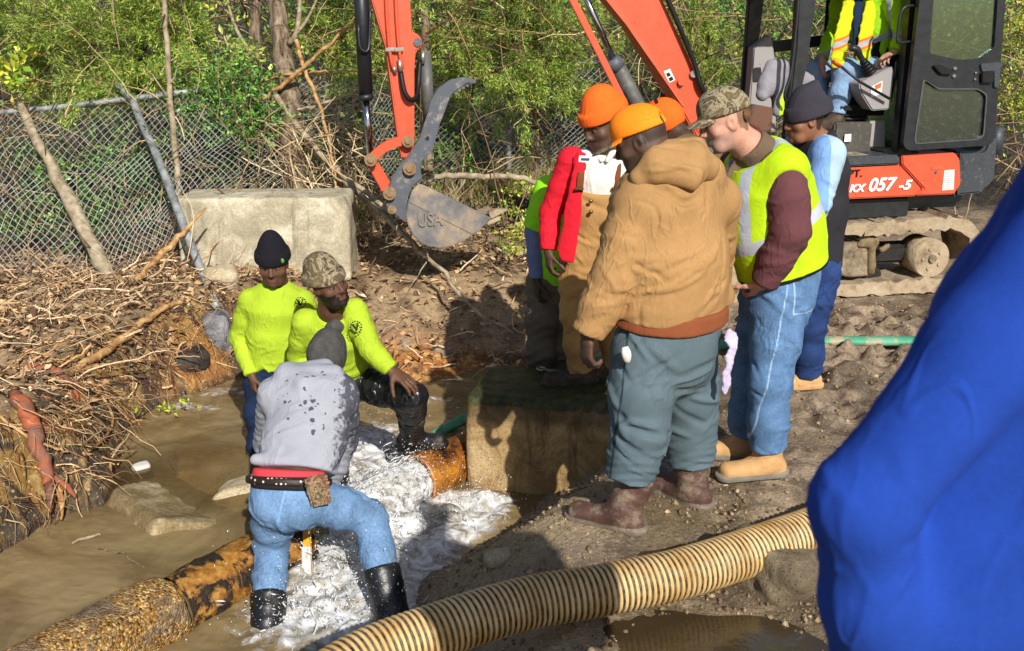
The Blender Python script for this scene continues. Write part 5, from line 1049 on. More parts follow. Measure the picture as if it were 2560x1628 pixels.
    MB().prism(poly(rnd([(1884, 170), (1903, 168), (1905, 205), (1882, 207)], 4), .055), inw*.02, .003).build('console_screen', m_blk, R)
    seat = MB().box(E(-.22, .40, 1.50), (.52, .50, .14), [EF, EL, EU], .05).build('seat', m_blk2, R)
    MB().box(E(-.46, .40, 1.86), (.14, .48, .72), [nz(EF+EU*.12), EL, nz(EU-EF*.12)], .05).build('backrest', m_blk2, seat)
    bl = MB()
    for i in range(7): bl.cyl(E(-.18, .42, 1.17+i*.038), E(-.18, .42, 1.20+i*.038), .20-.012*(i % 2), 24, .17)
    bl.build('seat_bellows', m_hose, seat)
    con = MB().prism(poly(rnd([(2148, 210), (2232, 166), (2236, 180), (2226, 274), (2180, 277), (2152, 232)], 5), .80), inw*.18, .010).build('lever_console', m_plas, R)
    MB().prism(poly([(2176, 218), (2206, 202), (2204, 235), (2178, 243)], .803), EL*.002).build('warning_label', simple('label_white', C('#dcdcd8'), .5), con)
    MB().prism(poly([(2187, 214), (2203, 206), (2202, 219), (2189, 224)], .806), EL*.002).build('label_print', simple('orange_ink', C('#c8602c'), .6), con)
    bw = MB()
    for i in range(5):
        a = pe(2176-i*4, 182-i*6.5, .72); bw.cyl(a, a+nz(pe(2155, 150, .72)-pe(2180, 190, .72))*.022, .058-.006*i, 18, .050-.006*i)
    bw.build('joystick_boot', m_hose, con)
    jb = MB().tube(cat_pts([pe(2160, 155, .72), pe(2150, 140, .72), pe(2142, 124, .72), pe(2126, 120, .72)], 10), [.020, .021, .023, .024, .026, .028, .028, .028, .026, .022], 10).build('joystick', m_blk, R)
    lv = MB().tube([pe(2102, 166, .86), pe(2150, 205, .86), pe(2224, 247, .86)], .011, 8).build('safety_lever', m_blk, R)
    MB().tube([pe(2082, 154, .86), pe(2100, 166, .86)], [.022, .024], 10, flat=.6).build('lever_grip', simple('red_plastic', C('#d23a2a', .9), .4), lv)
    MB().prism(poly(rnd([(2190, 175), (2204, 145), (2216, 158), (2202, 180)], 4), .70), inw*.08, .006).build('armrest_panel', m_plas, R)
    MB().box(pe(2125, 345, .62), (.34, .1, .26), [EF, EL, EU], .015).build('battery_box', m_muddy2, R)
    MB().prism(poly([(2174, 303), (2214, 301), (2212, 368), (2170, 368)], .66), inw*.04, .006).build('kick_plate', m_plas, R)
    MB().prism(poly([(2112, 336), (2128, 335), (2127, 354), (2110, 355)], .69), EL*.003).build('warning_label', simple('label_white', C('#dcdcd8'), .5), R)
    # open door, folded back along the body
    Dp = 1.02
    door = MB(); outer = rnd([(2312, top), (2526, top), (2514, 0), (2487, 350), (2470, 364), (2270, 377), (2258, 362), (2299, 0)], 14)
    up = rnd([(2340, top+14), (2324, 134), (2400, 150), (2446, 148), (2486, 120), (2500, top+14)], 10); lo = rnd([(2312, 200), (2346, 224), (2444, 224), (2466, 238), (2458, 338), (2446, 347), (2292, 358), (2290, 346)], 9)
    slab(door, poly(outer, Dp), [poly(up, Dp), poly(lo, Dp)], inw*.045); d = door.build('door', m_blk, R)
    slab(MB(), poly(rnd([(2308, 197), (2346, 221), (2446, 221), (2469, 236), (2461, 340), (2448, 350), (2288, 361), (2286, 346)], 9), Dp+.006), [poly(lo, Dp+.006)], inw*.012).build('window_seal', simple('rubber_seal', C('#5a5d5f', .7), .5), d)
    MB().prism(poly(up, Dp-.02), inw*.006).build('upper_window', m_glassU, d); MB().prism(poly(lo, Dp-.02), inw*.006).build('lower_window', m_glassL, d)
    MB().prism(poly(rnd([(2334, 165), (2352, 162), (2384, 176), (2380, 188), (2352, 186)], 5), Dp+.03), inw*.03, .006).build('door_handle', m_hose, d)
    for x, y in ((2388, 171), (2386, 190), (2440, 182), (2438, 198)): MB().cyl(pe(x, y, Dp+.016), pe(x, y, Dp), .013 if x < 2400 else .008, 12).build('door_bolt', m_silver, d)
    MB().prism(poly(rnd([(2456, 182), (2486, 178), (2484, 208), (2456, 208)], 4), Dp+.035), inw*.035, .006).build('door_latch', m_hose, d)
    MB().prism(poly(rnd([(2452, 160), (2504, 155), (2498, 220), (2486, 220), (2486, 178), (2456, 180)], 4), Dp+.02), inw*.02, .004).build('latch_bracket', m_gry, d)
    # boom, arm and cylinders
    by = .10
    MB().prism(poly([(1517, 0), (1564, 55), (1700, 267), (1742, 345), (1812, 345), (1766, 235), (1660, 8), (1560, -240), (1500, -330), (1350, -400), (950, -390), (925, -330), (955, -280), (1330, -290), (1425, -215)], by), inw*.22, .012).build('boom', m_or, R)
    bs = MB().prism(poly([(1659, 178), (1675, 172), (1688, 200), (1672, 209)], by+.003), EL*.002).build('boom_label', simple('label_white', C('#dcdcd8'), .5), R)
    MB().prism(poly([(1665, 184), (1673, 181), (1677, 189), (1669, 193)], by+.006), EL*.001).build('label_print', m_black_l, bs); MB().prism(poly([(1671, 196), (1680, 191), (1684, 199), (1675, 204)], by+.006), EL*.001).build('label_print', m_black_l, bs)
    MB().prism(poly([(1504, -60), (1530, -8), (1574, 55), (1712, 265), (1707, 267), (1564, 60), (1515, 0), (1496, -55)], by+.012), inw*.05).build('boom_edge', m_or2, R)
    MB().tube(cat_pts([pe(1652, -40, by+.06), pe(1700, 70, by+.06), pe(1738, 165, by+.05), pe(1752, 215, by+.06), pe(1772, 250, by+.03)], 20), .022, 8).build('boom_hose', m_hose, R)
    for x, y in ((1735, 185), (1704, 205)): MB().cyl(pe(x, y, by+.04), pe(x, y, by-.02), .030, 14).build('boom_fitting', m_or2 if x < 1710 else m_silver, R)
    MB().prism(poly([(1398, -60), (1420, -60), (1443, 0), (1562, 240), (1547, 246), (1423, 0)], .20), inw*.03, .004).build('cylinder_guard', m_or, R)
    MB().cyl(pe(1440, -60, .06), pe(1545, 175, .06), .026, 16).build('boom_cylinder_rod', m_chrome, R)
    MB().cyl(pe(1536, 150, .06), pe(1640, 350, .06), .062, 20).build('boom_cylinder', m_gryc, R)
    MB().cyl(pe(1527, 148, .06), pe(1545, 172, .06), .07, 20).build('cylinder_gland', m_steel, R)
    ay = .12
    MB().prism(poly([(905, -300), (1012, -300), (1022, -60), (1025, 0), (1030, 78), (1048, 88), (1057, 104), (1052, 122), (1040, 128), (1036, 165), (1036, 353), (1032, 398), (1004, 396), (992, 325), (965, 122), (929, 0), (915, -60)], ay), inw*.20, .010).build('arm', m_or, R)
    MB().cyl(pe(1044, 106, ay+.015), pe(1044, 106, ay-.22), .032, 18).build('arm_pin', m_steel, R)
    for k, x0 in enumerate((964, 988)):
        MB().tube(cat_pts([pe(x0, -40, ay+.03), pe(x0+3, 40, ay+.03), pe(x0+9, 118, ay+.03), pe(x0+18, 172, ay+.03)], 12), .013, 8).build('arm_pipe', m_or, R)
        MB().box(pe(975+k*22, 124, ay+.03), (.075, .04, .03), [nz(EF+EU*-.05), EL, EU], .006).build('pipe_clamp', m_silver, R)
    MB().cyl(pe(998, 149, ay+.03), pe(1002, 182, ay+.03), .017, 10).build('hose_fitting', m_silver, R); MB().cyl(pe(983, 166, ay+.03), pe(989, 182, ay+.03), .016, 10).build('hose_fitting', m_silver, R)
    MB().tube(cat_pts([pe(1002, 180, ay+.03), pe(1007, 212, ay+.05), pe(1014, 236, ay+.06), pe(1028, 250, ay+.05), pe(1042, 240, ay), pe(1046, 205, ay-.08), pe(1050, 150, ay-.12)], 22), .020, 8).build('arm_hose', m_hose, R)
    MB().cyl(pe(1062, 130, -.06), pe(1075, 330, -.06), .050, 16).build('thumb_cylinder', m_gryc, R)
    MB().cyl(pe(1058, 128, -.01), pe(1056, 160, -.01), .018, 10).build('hose_fitting', m_silver, R)
    MB().cyl(pe(895, -160, .02), pe(915, 243, .02), .056, 22).build('bucket_cylinder', m_cyl, R); MB().cyl(pe(913, 236, .02), pe(915, 250, .02), .062, 20).build('cylinder_gland', m_cyl, R)
    MB().cyl(pe(914, 240, .02), pe(927, 396, .02), .029, 16).build('bucket_cylinder_rod', m_chrome, R)
    MB().tube(cat_pts([pe(896, 60, .10), pe(898, 108, .11), pe(906, 126, .11), pe(920, 126, .10), pe(924, 90, .08), pe(926, 20, .08)], 14), .011, 8).build('cylinder_pipe', m_cyl, R)
    def linkplate(name, pts, wpx, ly, th, mat): 
        c = cat_pts([(*p, 0) for p in pts], 14)[:, :2]; L_, R_ = [], []
        for i, p in enumerate(c):
            t = c[min(i+1, 13)]-c[max(i-1, 0)]; t = t/np.linalg.norm(t); n = np.array([-t[1], t[0]]); w_ = wpx*(1.25 if i in (0, 13) else 1); L_.append(p+n*w_); R_.append(p-n*w_)
        return MB().prism(poly(L_+R_[::-1], ly), inw*th, .005).build(name, mat, R)
    linkplate('bucket_link', [(1026, 350), (985, 358), (955, 374), (927, 400)], 12, .17, .05, m_or); linkplate('bucket_link', [(1026, 350), (985, 358), (955, 374), (927, 400)], 12, -.09, .05, m_or)
    linkplate('push_link', [(929, 402), (945, 432), (968, 472)], 14, .11, .20, m_or)
    def pin(x, y, ly, r, th=.06): 
        p = MB().cyl(pe(x, y, ly+.02), pe(x, y, ly-th), r, 22).build('linkage_pin', m_pin, R); MB().cyl(pe(x, y, ly+.035), pe(x, y, ly), r*.55, 6).build('pin_bolt', m_pin, p)
    pin(1020, 354, .18, .046); pin(927, 400, .18, .050)
    # thumb and coupler plates
    th = [(1020, 392), (1050, 345), (1070, 282), (1075, 255), (1094, 223), (1125, 200), (1153, 194), (1176, 194), (1192, 202), (1188, 210), (1168, 208), (1134, 231), (1125, 243), (1114, 274), (1098, 314), (1090, 345), (1082, 376), (1055, 404), (1051, 416), (1055, 447), (1031, 466), (1020, 494), (1013, 557), (968, 521), (961, 482), (976, 462), (980, 443), (1004, 408)]
    MB().prism(poly(th, .26), inw*.045, .006).build('thumb_plate', m_steel, R); MB().prism(poly(th, -.20), inw*.045, .006).build('thumb_plate', m_steel, R)
    tt = MB(); tt.prism(poly([(1060, 345), (1084, 282), (1104, 232), (1150, 204), (1178, 202), (1150, 214), (1114, 243), (1096, 290), (1078, 345)], .22), inw*.42, .006); tt.build('thumb_web', m_steel, R)
    for i in range(4): MB().prism(poly([(1132+i*10, 232-i*6), (1142+i*10, 224-i*6), (1142+i*10, 236-i*6)], .24), inw*.46).build('thumb_tooth', m_steel, R)
    pin(1024, 422, .285, .052); pin(974, 484, .285, .052); pin(980, 524, .285, .034)
    MB().cyl(pe(1068, 346, .262), pe(1068, 346, .21), .018, 14).build('painted_thumb_hole', m_black_l, R)  # solid black disc standing in for the dark of a hole
    # bucket: side plates, curved shell, lip and teeth
    sp_ = [(1046, 460), (1062, 464), (1228, 545), (1192, 582), (1153, 606), (1126, 617), (1098, 621), (1070, 616), (1050, 606), (1034, 590), (1022, 566), (1016, 545), (1020, 508), (1030, 478)]
    bk = MB().prism(poly(sp_, .30), inw*.035, .006).build('bucket', m_bucket, R)
    MB().prism(poly(sp_, -.22), inw*.035, .006).build('bucket_side', m_bucket, bk)
    MB().prism(poly([(1022, 506), (1028, 484), (1044, 462), (1062, 464), (1228, 545), (1196, 578), (1180, 586)], .308), inw*.012, .003).build('bucket_wear_plate', m_bucket, bk)
    arc = [(1226, 548), (1192, 580), (1153, 604), (1126, 615), (1098, 619), (1070, 614), (1051, 604), (1036, 588), (1024, 566), (1018, 545), (1022, 508), (1032, 480), (1046, 461)]
    sh = MB(); A = poly(arc, .275); B = poly(arc, -.245); vs = A+B; n = len(A)
    inn = [lerp(p, pe(1120, 520, .275), .05) for p in A]+[lerp(p, pe(1120, 520, -.245), .05) for p in B]
    fs = [(i, i+1, n+i+1, n+i) for i in range(n-1)]+[(2*n+i, 3*n+i, 3*n+i+1, 2*n+i+1) for i in range(n-1)]+[(0, n, 3*n, 2*n), (n-1, 3*n-1, 4*n-1, 2*n-1)]
    sh.add(vs+inn, fs, True); sh.build('bucket_shell', m_bucket, bk)
    lip = MB(); la, lb_ = pe(1214, 540, .27), pe(1214, 540, -.24); dirv = nz(pe(1262, 528, 0)-pe(1206, 550, 0)); lu = nz(np.cross(dirv, la-lb_))
    lip.box(lerp(la, lb_, .5)+dirv*.02, (.12, .52, .035), [dirv, EL, lu], .006); lip.build('cutting_lip', m_clay, bk)
    for i in range(5):
        c = lerp(la, lb_, .04+.23*i)+dirv*.09; m = MB(); u = lu*(1 if lu[2] > 0 else -1)
        m.prism([c-dirv*.06+u*.03-EL*.035, c+dirv*.02+u*.022-EL*.03, c+dirv*.10-u*.012-EL*.022, c-dirv*.06-u*.035-EL*.035], EL*.065, .006); m.build('bucket_tooth', m_clay, bk)
    cx = nz(pe(1140, 572, .30)-pe(1050, 548, .30)); bx = nz(pe(1066, 575, .308)-pe(1048, 562, .308)); 
    text_mesh('bucket_lettering', 'USA', .15, .005, pe(1045, 566, .312), nz(pe(1100, 562, .3)-pe(1045, 566, .3)), nz(EU-EF*-.35), m_bucket, bk, bold=.004, fit=.20)
    return R
m_white_l = simple('white_lettering', C('#f0f0ee'), .45); m_black_l = simple('black_lettering', C('#161616'), .5); m_blk2 = simple('black_seat_cover', C('#141516', .9), .8, 0, .3, 20, .3, 200)
m_muddy = M('muddy_steel', .9, .2); _c = m_muddy.ramp(m_muddy.noise(9, 9, .75), [(.3, C('#2e2924', .8)), (.45, C('#7c6d57', .8)), (.65, C('#aa9a82', .85))]); m_muddy.base(_c); m_muddy.bump(m_muddy.noise(40, 7, .7), .6, .015); m_muddy = m_muddy.m
m_shademud = paint('dark_track_frame', C('#221f1b', .8), .8, 0, C('#5c5040', .7), ds=12, amt=.25)  # near-black base stands in for shade inside the track, real mud over it
m_muddy2 = paint('dirty_box_paint', C('#4d4a44', .8), .7, 0, C('#8a7c66', .7), ds=20, amt=.4)
m_mudfloor = M('muddy_cab_floor', .9, .2); _c = m_mudfloor.ramp(m_mudfloor.noise(14, 8, .75), [(.4, C('#5d554a', .8)), (.55, C('#b5aa94', .85))]); m_mudfloor.base(_c); m_mudfloor.bump(m_mudfloor.noise(60, 6), .5, .01); m_mudfloor = m_mudfloor.m
m_mudlump = M('caked_mud', .95, .1); _c = m_mudlump.ramp(m_mudlump.noise(16, 8, .7), [(.3, C('#5b4a35', .8)), (.65, C('#9b8768', .8))]); m_mudlump.base(_c); m_mudlump.bump(m_mudlump.noise(60, 6), .6, .01); m_mudlump = m_mudlump.m
m_gryc = paint('worn_grey_cylinder', C('#5b5b58', .85), .55, 0, C('#a39a86', .7), ds=14, amt=.4)
excavator()

# ---------- the driver in the cab ----------
def driver():
    Y = .36
    J = dict(pel=pe(2200, 170, .42), neck=pe(2150, -52, .42), shA=pe(2105, -30, .24), shB=pe(2228, -24, .62), elA=pe(2096, 60, .20), wrA=pe(2056, 146, .36), elB=pe(2262, 90, .70), wrB=pe(2240, 128, .72), hd=pe(2135, -100, .42),
             hiA=pe(2180, 172, .30), hiB=pe(2188, 175, .55), knA=pe(2040, 178, .28), knB=pe(2110, 176, .55), anA=pe(2060, 300, .35), anB=pe(2088, 296, .58))
    P = Person('excavator driver in lime safety jacket over orange and yellow vest seated in the cab', J, E(-.2, .4, 1.5), .95, skin=(.50, .27, .19), h=.007)
    H = Head(J['hd'], nz(EF+EL*.2-EU*.3), (0, 0, 1)); core_body(P); H.build(P.V, J['neck'])
    hand(P.V, J['wrA'], nz(pe(2052, 180, .38)-J['wrA']), EL*.2-EU-EF*.3, EL, 1.1, curl=(.5, .55, .6, .6)); hand(P.V, J['wrB'], nz(pe(2200, 148, .76)-J['wrB']), (0, 0, -1), EF, 1.15, curl=(.5, .5, .55, .6)); emit_body(P, H, hair='short')
    m_coat = M('lime_safety_coat', .8, .2); c = m_coat.mul(C('#a8e424', .74), m_coat.mr(m_coat.noise(7, 4), .3, .7, .85, 1.12)); c = m_coat.mix(m_coat.step(m_coat.attr('band', 'Fac'), -.003, .003), c, C('#9aa0ac', .85)); c = m_coat.mix(m_coat.step(m_coat.attr('dark', 'Fac'), -.003, .003), c, C('#101214')); m_coat.base(c); pb = m_coat.bump(m_coat.noise(14, 3, .5, dist=1.4), .6, .012)
    V = P.vol(['pel', 'neck', 'shA', 'shB', 'elA', 'elB', 'wrA', 'wrB'], .24, .009)
    torso(V, J['pel'], J['neck'], J['shA'], J['shB'], (.18, .14), (.18, .14), (.18, .13), .02, shr=.085); V.crease(.008, 16, 5)
    P.sleeves(V, 'A', [.09, .082, .075, .068, .055], wr=(.012, 8, .3)); P.sleeves(V, 'B', [.092, .085, .078, .072, .058], wr=(.012, 8, .8))
    pel, neck = J['pel'], J['neck']; sd = nz(J['shB']-J['shA']); axn = nz(neck-pel)
    fr = nz(np.cross(sd, axn)); fr = fr if np.dot(fr, EF) > 0 else -fr
    def band(v):
        a = (v-pel)@axn; s_ = (v-pel)@sd; b = np.maximum(.025-np.abs(a-.27), np.where(a > .27, .022-np.abs(s_-.13), -1)); dB = np.linalg.norm(v-lerp(J['shB'], J['elB'], .6), axis=1); return np.maximum(b, .05-np.abs(dB-.0)-.0)
    V.emit('safety_coat', m_coat.m, P.root, None, {'band': band, 'dark': lambda v: np.where((np.linalg.norm(v-J['elB'], axis=1) > .16) & (np.linalg.norm(v-J['wrB'], axis=1) > .16) & (np.linalg.norm(v-J['wrA'], axis=1) > .14), .245-(v-pel)@axn, -1)})
    # open vest with orange trim over a dark shirt
    m_vs = M('yellow_orange_vest', .8, .2); c = m_vs.mul(C('#dfe622', .76), m_vs.mr(m_vs.noise(8, 4), .3, .7, .88, 1.1)); a = m_vs.attr('band', 'Fac'); c = m_vs.mix(m_vs.step(a, -.003, .003), c, C('#ff7a1e', .95)); c = m_vs.mix(m_vs.step(a, .017, .023), c, C('#a9a9ac', .9)); m_vs.base(c); m_vs.bump(m_vs.noise(14, 3, .5, dist=1.4), .6, .012)
    for x0, x1, k in ((2108, 2100, 1), (2165, 2162, 2)):
        V = Vol(pe(2130, 80, .5)-.42, pe(2130, 80, .5)+.42, .008)
        ps = cat_pts([pe(x0+18, -25, .55), pe(x0+6, 50, .60), pe(x1, 110, .63), pe(x1-6, 165, .60)], 8); W = [.045, .060, .070, .075, .08, .08, .078, .07]
        for i in range(7): V.ecap(ps[i], ps[i+1], (W[i]*.8, .02), (W[i+1]*.8, .02), EF, .03)
        V.crease(.006, 22, k); cc = ps[5]; V.emit('vest_front', m_vs.m, P.root, None, {'band': lambda v, cc=cc: .040-np.abs((v-cc)@axn-.03)})
    V = Vol(pe(2150, 40, .5)-.32, pe(2150, 40, .5)+.32, .009); V.ecap(pe(2146, -40, .55), pe(2140, 120, .58), (.05, .02), (.03, .02), EF, .03); V.crease(.005, 25, 3); V.emit('dark_shirt', m_navy, P.root)
    V = P.vol(['pel', 'hiA', 'hiB', 'knA', 'knB', 'anA', 'anB'], .2, .009); P.trousers(V, [.095, .092, .082, .076, .072], (.16, .12), wr=(.009, 7, .5), cuff=.9); V.crease(.006, 22, 8); V.emit('jeans', m_jean2, P.root)
    for q in 'AB': P.boot('work_boot', J['an'+q], EF*.95+EL*.1, .085, (.055, .06), m_darkboot, J['an'+q]+V3(0, 0, .07), L=.28, h=.008)
driver()
# grey jacket hung at the front of the cab
V = Vol(pe(1935, 220, .80)-.36, pe(1935, 220, .80)+.36, .008)
V.ecap(pe(1938, 165, .80), pe(1925, 215, .82), (.08, .05), (.10, .06), EF, .05); V.ecap(pe(1925, 210, .82), pe(1905, 238, .84), (.07, .05), (.05, .045), EF, .05); V.ecap(pe(1945, 200, .8), pe(1945, 280, .82), (.055, .04), (.045, .035), EF, .05); V.ecap(pe(1950, 165, .78), pe(2020, 210, .76), (.05, .04), (.07, .04), EU, .05); V.crease(.010, 17, 3, (1.5, 1.5, .5))
mj = M('grey_work_jacket', .85, .2); _c = mj.mul(C('#8d8a90', .9), mj.mr(mj.noise(6, 5), .3, .7, .8, 1.15)); _c = mj.mix(mj.step(mj.attr('lime', 'Fac'), -.003, .003), _c, C('#b9ef1e', .95)); _c = mj.mix(mj.step(mj.attr('dk', 'Fac'), -.003, .003), _c, C('#3a363c', .9)); mj.base(_c); mj.bump(mj.noise(16, 3, .5, dist=1.5), .6, .012)
lc, dc = pe(1953, 250, .82), pe(1929, 255, .82)
jo = V.emit('work_jacket', mj.m, None, None, {'lime': lambda v: .022-np.abs((v-lc)@EF)-.25*np.maximum((v-lc)[:, 2], 0), 'dk': lambda v: .018-np.abs((v-dc)@EF+.1*(v-dc)[:, 2])}); tag(jo, 'grey work jacket with lime stripe hanging at the front of the cab', 'jacket')
# ---------- terrain, pit, water ----------
WZ = -.52
def _h2(ix, iy, s):
    n = (ix.astype(np.int64)*374761393+iy.astype(np.int64)*668265263+s*974634721) & 0x7fffffff
    n = ((n ^ (n >> 13))*1274126177) & 0x7fffffff; return ((n ^ (n >> 16)) & 0xffff)/65535.0
def vn(x, y, s=0):
    ix = np.floor(x); iy = np.floor(y); fx = x-ix; fy = y-iy; ux = fx*fx*(3-2*fx); uy = fy*fy*(3-2*fy)
    a, b, c, d = _h2(ix, iy, s), _h2(ix+1, iy, s), _h2(ix, iy+1, s), _h2(ix+1, iy+1, s)
    return (a*(1-ux)+b*ux)*(1-uy)+(c*(1-ux)+d*ux)*uy
def fbm(x, y, s=0, o=4, g=.5):
    r = 0; a = 1; t = 0
    for i in range(o): r = r+a*vn(x*2**i+17.3*i, y*2**i+9.1*i, s+i); t += a; a *= g
    return r/t
def ridged(x, y, s=0, o=4):
    r = 0; a = 1; t = 0
    for i in range(o): r = r+a*(1-np.abs(2*vn(x*2**i, y*2**i, s+i)-1)); t += a; a *= .5
    return r/t
PITPX = [(-260, 1560), (-60, 1430), (0, 1385), (90, 1325), (172, 1286), (262, 1262), (292, 1180), (306, 1110), (335, 1058), (400, 1015), (480, 985), (570, 952), (640, 935), (760, 930), (900, 962), (1000, 985), (1090, 962), (1180, 938), (1290, 938), (1420, 960), (1480, 1060), (1430, 1160), (1295, 1262), (1230, 1312), (1130, 1372), (1060, 1420), (1000, 1472), (985, 1530), (985, 1600), (960, 1720), (-300, 1900)]
PIT = np.array([gp(x, y, WZ)[:2] for x, y in PITPX])
def sdpoly(x, y, P):
    d = np.full(x.shape, 1e9); ins = np.zeros(x.shape, bool); n = len(P)
    for i in range(n):
        a, b = P[i], P[(i+1) % n]; e = b-a; wx, wy = x-a[0], y-a[1]; t = np.clip((wx*e[0]+wy*e[1])/(e@e), 0, 1)
        d = np.minimum(d, (wx-e[0]*t)**2+(wy-e[1]*t)**2)
        c = (a[1] > y) != (b[1] > y); ins ^= c & (x < e[0]*(y-a[1])/(e[1] if abs(e[1]) > 1e-9 else 1e-9)+a[0])
    return np.where(ins, -np.sqrt(d), np.sqrt(d))
sm = lambda a, b, x: (lambda t: t*t*(3-2*t))(np.clip((x-a)/(b-a), 0, 1))
g2 = lambda x, y, c, rx, ry=None: np.exp(-((x-c[0])/rx)**2-((y-c[1])/(ry or rx))**2)
PUD = [(gp(1665, 1365, -.02), .20, .16), (gp(1790, 1600, .0), .30, .15)]
_rf = np.random.default_rng(8); FEET = [(_rf.uniform(.9, 3.4), _rf.uniform(3.3, 7.6), _rf.uniform(0, 3.1), _rf.uniform(.015, .04)) for _ in range(48)]
def terrain(x, y, detail=True):
    jx = x+.09*(fbm(x*3, y*3, 40)-.5); jy = y+.09*(fbm(x*3, y*3, 50)-.5)
    d = sdpoly(jx, jy, PIT)
    left = sm(-1.6, -2.3, x)*1.0; back = sm(6.3, 6.9, y)*(1-left); 
    w_ = .42*left+(1-left)*(1.25*back+(1-back)*.80)
    top = -.02+.03*left*sm(0, 1.2, d)+.02*sm(8, 9.5, y)*sm(1.2, -1, x)+.055*np.maximum(y-10, 0)+.16*np.maximum(y-13.5, 0)+.27*sm(2.35, 1.5, y)*sm(-.6, .2, x)
    top = top+.05*g2(x, y, (-3.3, 7.6), 1.0, .6)+.10*g2(x, y, (-2.4, 7.6), .5, .5)+.05*g2(x, y, (-4.2, 6.4), .8, .8)
    top = top+.10*g2(x, y, (1.50, 3.35), .28, .26)-.06*sm(1.5, 3, x)*sm(6.2, 7.8, y)
    t = np.clip(d/w_, 0, 1); prof = np.where(left > .5, t**.55, t*t*(3-2*t)*.6+.4*t)
    z = np.where(d > 0, WZ-.03+(top-WZ+.03)*prof, WZ-.03-np.minimum(.34, -d*.9))
    if detail:
        near = 1-.6*sm(9, 14, y)
        rough = .4+.9*left*sm(-.05, .1, d)+.7*sm(.9, 2.2, x)*sm(4.3, 5.6, y)+.5*back*sm(0, .2, d)
        z = z+near*rough*(.085*(fbm(x*2.4, y*2.4, 1, 3)-.5)+.050*(ridged(x*6+2*fbm(x*3, y*3, 5), y*6, 9, 3)-.55)+.022*(fbm(x*19, y*19, 20, 3)-.5))
        clod = np.maximum(vn(x*11+.5*vn(x*4, y*4, 3), y*9, 31)-.48, 0)*.15*sm(1.0, 1.7, x)*sm(3.9, 4.8, y)*(1-sm(9, 11, y)); z = z+clod
        lumps = np.maximum(vn(x*14, y*14, 61)-.5, 0)*.09*left*sm(.0, .06, d)*(1-sm(.6, 1.2, d)); z = z+lumps
    if detail:
        for fx, fy, fa, fd in FEET:
            m_ = (np.abs(x-fx) < .4) & (np.abs(y-fy) < .4)
            if m_.any():
                dx, dy = x[m_]-fx, y[m_]-fy; u_ = (dx*math.cos(fa)+dy*math.sin(fa))/.15; v_ = (-dx*math.sin(fa)+dy*math.cos(fa))/.06; q = u_*u_+v_*v_; z = z.copy(); z[m_] += fd*(-np.exp(-q**1.5)+.55*np.exp(-(np.sqrt(q)-1.45)**2*6))
    for c, rx, ry in PUD:
        k = g2(x, y, c, rx, ry); z = z*(1-np.minimum(1, 1.3*k))+(c[2]-.04)*np.minimum(1, 1.3*k)
    # the ground is trodden flat under feet and machine
    flat = np.maximum.reduce([g2(x, y, (.50, 3.98), .28, .2), g2(x, y, (.80, 4.25), .22, .2), g2(x, y, (1.05, 4.5), .3, .28), g2(x, y, (1.42, 5.68), .3, .3), g2(x, y, (.85, 5.85), .3, .25)])
    z = z*(1-flat)+flat*np.where(y > 5.4, .0, -.005)
    mach = sm(.5, .2, np.maximum(np.abs((x-2.5)*EF[0]+(y-8.85)*EF[1])-1.2, np.abs((x-2.5)*EL[0]+(y-8.85)*EL[1])-.95)); z = z*(1-mach)+mach*(-.07+.3*(z+.05))
    return z
def ground_z(x, y): return float(terrain(np.array([float(x)]), np.array([float(y)]))[0])
def grid_faces(nu, nv):
    i = np.arange(nu*nv).reshape(nv, nu); return np.stack([i[:-1, :-1], i[:-1, 1:], i[1:, 1:], i[1:, :-1]], -1).reshape(-1, 4)
